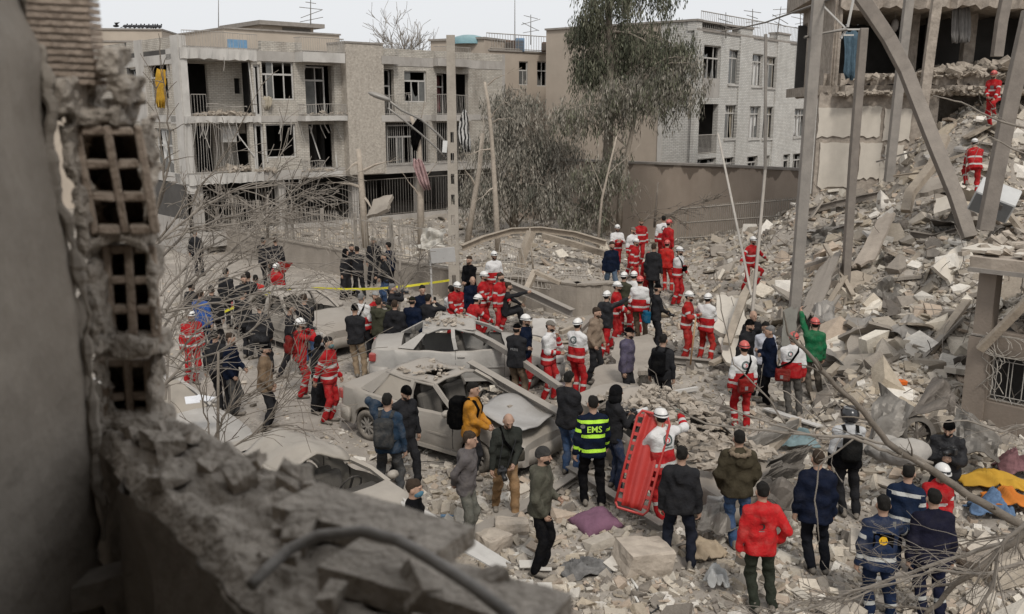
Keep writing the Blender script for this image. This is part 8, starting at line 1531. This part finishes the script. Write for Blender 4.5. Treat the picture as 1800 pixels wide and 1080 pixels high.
# white cabinet (fridge) among the girders
c = at(1748, 352, 23.6); Rm = Euler((.5, .35, -.5)).to_matrix(); o = thing('white_cabinet', 'toppled white and grey appliance lodged below the upper rescuers', 'appliance', c); mb = MB(); mb.box(c, (1.0, .75, .62), Rm); bevel(mb.build('cabinet', mat('appliance_white', (.50, .51, .51), .4, .12, 3, .05, 20, dust=.25), o), .04, 2); mb = MB(); mb.box(c + Rm @ V(0, -.385, 0), (.92, .02, .54), Rm); mb.build('door', mat('appliance_grey', (.17, .18, .19), .4, .2, 3, .05, 20, dust=.2), o); mb = MB()
for k in range(5): mb.box(c + Rm @ V(-.2 + .1 * k, -.40, .12), (.07, .02, .16), Rm)
mb.build('grille', M_DARKBAR, o)
# soft goods and small finds
def pillow(name, label, cat, c, r, m, rot=0.0, seed=1):
 """stuffed cushion: two swollen faces meeting in a seam with drawn-in sides"""
 mb = MB(); n = 14; R = Euler((.12, -.1, rot)).to_matrix()
 for sg in (1, -1):
  P = []
  for i in range(n + 1):
   u = -1 + 2 * i / n; row = []
   for j in range(n + 1): w = -1 + 2 * j / n; k = max(0, (1 - abs(u) ** 3.0) * (1 - abs(w) ** 3.0)) ** .55; pin = 1 - .10 * (1 - abs(w) ** 2) * abs(u) ** 4; pin2 = 1 - .10 * (1 - abs(u) ** 2) * abs(w) ** 4; row.append(Vector(c) + R @ Vector((r[0] * u * pin, r[1] * w * pin2, sg * r[2] * k * (1 + .25 * float(vnoise(u * 2.5 + seed, w * 2.5, seed))) + .012 * float(vnoise(u * 7, w * 7, seed)))))
   P.append(row if sg > 0 else row[::-1])
  mb.grid(P)
 o = weld(mb.build(name, m, None, True, c)); return tag(o, label, cat)
def heap_cloth(name, label, cat, c, r, m, rot=0.0, hgt=.25, seed=1, n=34):
 """cloth thrown down in ridged folds"""
 mb = MB(); ca, sa = math.cos(rot), math.sin(rot); P = []
 for i in range(n + 1):
  u = -1 + 2 * i / n; row = []
  for j in range(n + 1):
   w = -1 + 2 * j / n; wx = .18 * float(vnoise(u * 2 + seed, w * 2, 1)); x, y = r[0] * (u + wx * .5) * (1 + .12 * float(vnoise(w * 3, seed))), r[1] * (w + .2 * float(vnoise(u * 2, w * 2, seed + 4))) * (1 + .12 * float(vnoise(u * 3, seed + 2)))
   q_ = (1 - abs(float(vnoise(u * 2.2 + w * .8 + seed, w * 1.1 + u * .3, seed)))) ** 2; z = hgt * max(0, 1 - .75 * (u * u + w * w)) * (.45 + .75 * q_) + .05 * q_; row.append(Vector(c) + Vector((x * ca - y * sa, x * sa + y * ca, z)))
  P.append(row)
 mb.grid(P); o = mb.build(name, m, None, True, c); thick(o, .02); return tag(o, label, cat)
def rock(name, label, cat, c, r, m, seed=1, rot=0.0):
 """angular broken block"""
 rn = random.Random(seed); bm = bmesh.new()
 for x in (-1, 1):
  for y in (-1, 1):
   for z in (-1, 1):
    for k in range(2): bm.verts.new((r[0] * x * rn.uniform(.72, 1.05), r[1] * y * rn.uniform(.72, 1.05), r[2] * z * rn.uniform(.7, 1.05)))
 g = bmesh.ops.convex_hull(bm, input=bm.verts[:]); bmesh.ops.delete(bm, geom=[q_ for q_ in g['geom_interior'] if isinstance(q_, bmesh.types.BMVert)], context='VERTS'); bmesh.ops.triangulate(bm, faces=bm.faces[:]); bmesh.ops.subdivide_edges(bm, edges=bm.edges[:], cuts=3, use_grid_fill=True)
 for v in bm.verts: nz_ = .035 * float(fbm(v.co.x * 7 + seed, v.co.y * 7, v.co.z * 7, 3)); v.co += v.co.normalized() * nz_
 me = bpy.data.meshes.new(name); bm.to_mesh(me); bm.free(); me.materials.append(m); o = link(name, me, None, c); o.rotation_euler = (.05, .08, rot); return tag(o, label, cat)
def gz(px, py, dz): p = hit(px, py); OCC.append((p.x, p.y, .32)); p.z += dz; return p
pillow('cushion', 'dusty purple cushion lying on the rubble before the paramedic', 'cushion', gz(1047, 930, .10), (.34, .30, .13), mat('purple_cushion', (.17, .085, .125), .9, .25, 5, .4, 20), .5, 3)
heap_cloth('folded_blanket', 'mustard yellow blanket lying at the right edge', 'blanket', gz(1745, 868, .15), (.5, .2, .2), mat('mustard_blanket', (.42, .24, .03), .9, .2, 4, .3, 12), -.2, .2, 2); heap_cloth('folded_blanket', 'bright orange blanket in front of the mustard one', 'blanket', gz(1775, 900, .15), (.42, .2, .18), mat('orange_blanket', (.46, .15, .025), .9, .2, 4, .3, 12), -.3, .18, 3); heap_cloth('clothing_bundle', 'blue checked bundle of cloth under the orange blanket', 'clothes', gz(1738, 912, .12), (.30, .2, .14), mat('blue_check', (.10, .16, .26), .9, .5, 14, .3, 12), 0, .28, 4); heap_cloth('clothing_bundle', 'dull red patterned bundle at the right edge above the blankets', 'clothes', gz(1785, 838, .12), (.3, .2, .16), mat('red_pattern', (.16, .08, .085), .9, .5, 14, .3, 12), 0, .3, 5)
heap_cloth('cloth_bundle', 'pale blue bundle of cloth on the rubble behind the fur hooded man', 'clothes', gz(1400, 790, .12), (.34, .2, .13), mat('pale_blue_cloth', (.16, .22, .23), .9, .35, 6, .4, 12), 0, .25, 6); pillow('dusty_pillow', 'grey mauve pillow lying between the beige cap rescuer and the tan hoodie', 'pillow', gz(985, 690, .10), (.34, .2, .10), mat('mauve_pillow', (.25, .21, .21), .9, .25, 5, .3, 20), .3, 5); pillow('dusty_pillow', 'grey pillow at the feet of the purple jacket man', 'pillow', gz(1062, 695, .10), (.3, .18, .11), M_BAG, -.4, 6); heap_cloth('sack', 'crumpled tan sack on the rubble right of the black jacket man', 'sack', gz(1240, 985, .10), (.24, .22, .10), mat('tan_sack', (.34, .27, .19), .9, .3, 6, .5, 14), .4, .16, 7); heap_cloth('plastic_bag', 'translucent grey plastic bag on the rubble left of the red jacket', 'bag', gz(1258, 1035, .08), (.13, .12, .12), mat('grey_bag', (.36, .36, .35), .4, .2, 6, .4, 14), .2, .22, 8)
rock('concrete_block', 'large square broken concrete block lying in the foreground rubble', 'concrete block', gz(1128, 1000, .14), (.36, .26, .24), mat('block_concrete', (.40, .345, .285), .95, .25, 4, .6, 14), 3, .3); rock('concrete_block', 'rough lump of masonry at the feet of the olive parka man', 'masonry lump', gz(865, 965, .10), (.24, .17, .15), MATS['block_concrete'], 5, .8); rock('concrete_block', 'second rough masonry lump right of the grey green trousers', 'masonry lump', gz(897, 938, .10), (.26, .16, .13), MATS['block_concrete'], 8, .2); heap_cloth('ash_pile', 'dark grey ash and torn lining beside the square concrete block', 'debris', gz(1030, 1010, .04), (.34, .2, .09), mat('ash', (.15, .145, .14), .95, .5, 8, .8, 20), .1, .14, 9)
for i, (px, py) in enumerate(((925, 1000), (957, 1005), (925, 1035), (958, 1040), (905, 985))): p = hit(px, py); mb = MB(); mb.box(p + V(0, 0, .07), (.19, .19, .014), Euler((.02, .03, .05)).to_matrix()); o = mb.build('loose_tile', mat('white_tile', (.56, .53, .48), .5, .08, 3, .05, 20), None, False, p); tag(o, 'white floor tile under the feet of the olive parka man', 'tile', 'white floor tiles')
mb = MB(); p = hit(1583, 680); mb.box(p + V(0, 0, .09), (.22, .14, .09), Euler((.1, .1, .3)).to_matrix()); o = mb.build('plastic_box', mat('orange_plastic', (.62, .13, .02), .5, .1), None, False, p); bevel(o, .012); tag(o, 'small bright orange plastic box on the rubble near the house front', 'box')
mb = MB(); p = hit(785, 913); mb.tube([p + V(-.09, 0, .05), p + V(.04, 0, .05), p + V(.08, 0, .055), p + V(.11, 0, .06)], [.032, .032, .014, .014], 8); o = mb.build('water_bottle', mat('blue_bottle', (.14, .24, .36), .25, .1, spec=.5), None, True, p); tag(o, 'small pale blue plastic bottle on the ground behind the masked man', 'bottle')
for i, (x, y, D_) in enumerate(((338, 703, 14.2), (358, 700, 14.3))): p = at(x, y, D_); mb = MB(); mb.box(p, (.22, .3, .01), Euler((.1, 0, .4 + i)).to_matrix()); o = mb.build('paper_sheet', mat('paper', (.68, .68, .69), .8, .05), None, False, p); tag(o, 'white paper sheet on the hidden white car, ' + ('left one' if i == 0 else 'right one'), 'paper')
def cable(label, pts, r=.012, m=None, name='loose_cable'): P = [hz(x, y, .05) for x, y in pts]; o = thing(name, label, 'cable', P[0]); mb = MB(); mb.tube(P, r, 6); mb.build('cable_sheath', m or MATS['cable_grey'], o, True)
cable('grey cable curling on the ground between the denim and grey jackets', [(735, 870), (740, 890), (757, 908), (790, 920), (830, 925), (862, 918)]); cable('thin pale wire hanging over the rubble left of the square block', [(1100, 968), (1085, 1000), (1075, 1020), (1055, 1045)], .006); cable('bent white pipe frame on the rubble above the square block', [(1060, 968), (1095, 972), (1093, 1005), (1105, 1035), (1122, 1065)], .018, mat('white_pipe', (.58, .56, .52), .5, .1), 'white_pipe'); cable('white plastic pipe piece right of the bent pipe frame', [(1108, 1022), (1124, 1045)], .02, MATS['white_pipe'], 'white_pipe'); cable('dark wire trailing under the sedan', [(725, 815), (780, 818), (830, 822), (880, 838)], .006, M_CAM)
cable('coil of dark hose in the foreground rubble', [(1135, 1055), (1150, 1062), (1158, 1075), (1145, 1084), (1130, 1078)], .012, M_CAM); sheet('fallen_trim', 'long white dusty car side skirt lying below the sill', 'trim', (at(690, 895, 11.2), at(885, 1010, 9.6), at(890, 985, 9.9), at(715, 880, 11.6)), M_FRAME, .02, .02, 10, 40)
# overhead wires from the right columns
for pts in ([(1268, 55, 40), (1300, 50, 40), (1345, 40, 35), (1400, 20, 28), (1450, 2, 22.5), (1490, -12, 20)], [(1414, 66, 22.5), (1450, 58, 23), (1490, 52, 24.5)]):
 P = [at(*p) for p in pts]; o = thing('overhead_wire', 'sagging wire reaching the steel columns from the left' if pts[0][0] == 1268 else 'short wire tied between the two steel columns', 'wire', P[0]); mb = MB(); mb.tube(P, .03, 5); mb.build('wire_run', M_DARKBAR, o)
# ------------------------------------------------------------------ rubble
RS = np.random.RandomState(11); rnd = random.Random(17)
def hull(pts):
 bm = bmesh.new()
 for p in pts: bm.verts.new(p)
 r = bmesh.ops.convex_hull(bm, input=bm.verts[:]); bmesh.ops.delete(bm, geom=[g for g in r['geom_interior'] if isinstance(g, bmesh.types.BMVert)], context='VERTS'); bmesh.ops.triangulate(bm, faces=bm.faces[:]); bm.verts.index_update(); bm.verts.ensure_lookup_table()
 v = np.array([list(x.co) for x in bm.verts]); f = np.array([[x.index for x in q.verts] for q in bm.faces]); bm.free(); return v, f
def var_chunk():
 """broken block: box corners pushed in, one or two corners sheared off"""
 l, w, h_ = .5, rnd.uniform(.26, .44), rnd.uniform(.14, .3); p = [Vector((x * l * rnd.uniform(.6, 1.05), y * w * rnd.uniform(.6, 1.05), z * h_ * rnd.uniform(.65, 1.05))) for x in (-1, 1) for y in (-1, 1) for z in (-1, 1)]; p.pop(rnd.randrange(8)); p += [Vector((rnd.choice((-1, 1)) * l * .9, rnd.uniform(-.5, .5) * w, h_ * rnd.uniform(-.5, .5)))]; return hull(p)
def var_slab():
 n = rnd.randint(4, 6); a0 = rnd.random() * 6; pr = [((.5 * rnd.uniform(.6, 1.1)) * math.cos(a0 + 2 * math.pi * i / n), (.38 * rnd.uniform(.6, 1.1)) * math.sin(a0 + 2 * math.pi * i / n)) for i in range(n)]; t = rnd.uniform(.035, .08); return hull([Vector((x, y, s * t)) for x, y in pr for s in (-1, 1)])
def var_brick(): l = rnd.choice((1, 1, .55, .75)); return hull([Vector((x * .5 * l + rnd.uniform(-.04, .04), y * .25 + rnd.uniform(-.02, .02), z * .16 + rnd.uniform(-.02, .02))) for x in (-1, 1) for y in (-1, 1) for z in (-1, 1)])
VC, VS, VB = [var_chunk() for _ in range(14)], [var_slab() for _ in range(12)], [var_brick() for _ in range(8)]
TONES = np.array([1.02, 1.0, .96]) * np.array([(.38, .335, .28), (.33, .30, .265), (.46, .42, .37), (.25, .22, .185), (.40, .325, .262), (.36, .31, .245), (.58, .555, .52), (.17, .152, .135), (.42, .38, .325), (.50, .47, .42)])
M_CHUNK = mat('rubble_piece', (.4, .35, .29), .95, .22, 6, .5, 28, attr='tone', dust=.22)
OCA = np.array(OCC)
def free(x, y, pad): return ((OCA[:, 0] - x) ** 2 + (OCA[:, 1] - y) ** 2 > (OCA[:, 2] + pad) ** 2).all()
def vis(x, y, z):
 d = Vector((x, y, z)) - CAMP; dp = d.dot(_F)
 if dp < 1: return None
 px, py = 900 + FPX * d.x / dp, 540 - FPX * d.dot(_U) / dp; return (px, py) if -60 < px < 1860 and -20 < py < 1140 else None
def normal(x, y): e = .25; return Vector((terrain(x - e, y) - terrain(x + e, y), terrain(x, y - e) - terrain(x, y + e), 2 * e)).normalized()
def samples(n, kind):
 """positions in view: even in the picture's depth so near ground is as full as far"""
 u = RS.rand(n); D = 8.6 * (46 / 8.6) ** u if kind != 'street' else 9 * (40 / 9) ** u; px = RS.uniform(-40, 1840, n); x = (px - 900) / FPX * (D * .98 + 1.0); return x, D
def place(n, kind, smin, smax, vars_, density, power=2.0, pad=None, tilt=.35, sink=.22):
 x, y = samples(n, kind); k = RS.rand(n) < density(x, y); x, y = x[k], y[k]; z = terrain(x, y); s = smin * (smax / smin) ** (RS.rand(len(x)) ** power); out = []
 e = .22; nx = terrain(x - e, y) - terrain(x + e, y); ny = terrain(x, y - e) - terrain(x, y + e)
 if pad is not None:
  d2 = ((OCA[None, :, 0] - x[:, None]) ** 2 + (OCA[None, :, 1] - y[:, None]) ** 2); ok = (d2 > (OCA[None, :, 2] * pad + s[:, None] * .5) ** 2).all(1)
 else: ok = np.ones(len(x), bool)
 return [(x[i], y[i], z[i], s[i], Vector((nx[i], ny[i], 2 * e)).normalized(), rnd.randrange(len(vars_)), vars_) for i in range(len(x)) if ok[i]]
def orient(n, tilt): return n.to_track_quat('Z', 'Y').to_matrix() @ Euler((rnd.gauss(0, tilt), rnd.gauss(0, tilt), rnd.uniform(0, 6.28))).to_matrix()
def joined(name, items, tilt, label, sink=.2):
 V_, F_, C_ = [], [], []; b = 0
 for x, y, z, s, n, k, vs in items:
  v, f = vs[k]; R = np.array(orient(n, tilt)); p = (v * s) @ R.T + np.array([x, y, z + s * (.16 - sink * .3)]); V_.append(p); F_.append(f + b); b += len(v); t = TONES[rnd.randrange(len(TONES))] * rnd.uniform(.72, 1.15); C_.append(np.repeat(t[None], len(v), 0))
 me = np_mesh(name, np.concatenate(V_), np.concatenate(F_), M_CHUNK); set_col(me, np.concatenate(C_)); o = link(name, me); return tag(o, label, 'rubble', None, 'stuff')
def dn_rub(x, y): return np.clip(rough_amount(x, y) * (.55 + .45 * np.clip(mound(x, y), 0, 1)) + .06, 0, 1)
def dn_mound(x, y): return np.clip(mound(x, y) * 1.3 + .12 * rough_amount(x, y), 0, 1)
def dn_garden(x, y): return _gmask(x, y)
def dn_street(x, y): return np.clip(.35 + .65 * rough_amount(x, y), 0, 1)
big = place(9500, 'r', .22, .95, VC + VS + VS, dn_mound, 2.4, .9) + place(1800, 'r', .16, .5, VC + VS, dn_garden, 2.0, .7) + place(1700, 'r', .15, .42, VC + VS, dn_rub, 2.2, .9)
mid = place(30000, 'r', .08, .26, VC + VS + VB + VB, dn_rub, 1.6, .55) + place(7000, 'r', .09, .24, VC + VB, dn_garden, 1.6, .5) + place(30000, 'r', .11, .32, VB + VC + VC + VS, dn_mound, 1.4, .5)
fine = place(52000, 'r', .022, .085, VC[:5] + VB[:4], dn_street, 1.5)
bricks = [i for i in mid if i[6][i[5]][0].shape[0] == 8 and i[3] > .16 and i[5] > 0]
# the pieces that show largest are objects of their own
def app(i): d = math.hypot(i[0], i[1]); return i[3] / max(d, 4)
def inframe(i): v = vis(i[0], i[1], i[2]); return v is not None and 0 < v[0] < 1800 and 0 < v[1] < 1080 and not (v[0] < 300) and not (v[1] > 760 + (v[0] - 170) * .36)
ob = sorted([i for i in big if inframe(i)], key=app, reverse=True)[:300]; oset = set(id(i) for i in ob)
obk = sorted([i for i in mid if i[6][i[5]] in VB and inframe(i)] if False else [i for i in mid if any(i[6][i[5]] is q_ for q_ in VB) and inframe(i)], key=app, reverse=True)[:300]; bset = set(id(i) for i in obk)
pm = {}
def piece_mesh(vs, k, t):
 key = (id(vs[k]), t)
 if key not in pm: v, f = vs[k]; me = np_mesh('rubble_piece', v, f, M_CHUNK); set_col(me, np.repeat(TONES[t][None] * (.85 + .06 * t), len(v), 0)); pm[key] = me
 return pm[key]
for items, nm, lab, cat_, grp in ((ob, 'rubble_chunk', 'broken piece of concrete or plaster lying in the rubble', 'rubble', 'broken concrete pieces'), (obk, 'loose_brick', 'loose buff brick lying in the rubble', 'brick', 'loose bricks')):
 for i in items:
  x, y, z, s, n, k, vs = i; o = bpy.data.objects.new(nm, piece_mesh(vs, k, rnd.randrange(len(TONES)))); COL.objects.link(o); o.location = (x, y, z + s * .1); o.rotation_euler = orient(n, .38 if nm == 'rubble_chunk' else .45).to_euler(); o.scale = (s, s, s); tag(o, lab, cat_, grp)
joined('rubble_field', [i for i in big + mid if id(i) not in oset and id(i) not in bset], .42, 'mass of smaller broken masonry covering the ground and mound')
joined('gravel', fine, .6, 'fine crumbs of brick and plaster strewn over the street')
# bent reinforcing bars and wire sticking out of the mound
mb = MB()
for _ in range(170):
 px, py = rnd.uniform(1230, 1790), rnd.uniform(330, 800); p = hit(px, py); l = rnd.uniform(.4, 1.6); d = Vector((rnd.uniform(-1, 1), rnd.uniform(-1, 1), rnd.uniform(-.1, .9))).normalized(); P = [p + V(0, 0, -.05)]
 for k in range(5): d = (d + Vector((rnd.uniform(-1, 1), rnd.uniform(-1, 1), rnd.uniform(-1, .7))) * .28).normalized(); P.append(P[-1] + d * l / 5)
 mb.tube(P, rnd.uniform(.006, .014), 4, False)
tag(mb.build('rebar', M_STEELD), 'thin bent reinforcing bars and wires sticking out of the mound', 'rebar', None, 'stuff')
print('TRIS', sum(len(m.loop_triangles) or sum(len(p.vertices) - 2 for p in m.polygons) for m in bpy.data.meshes))
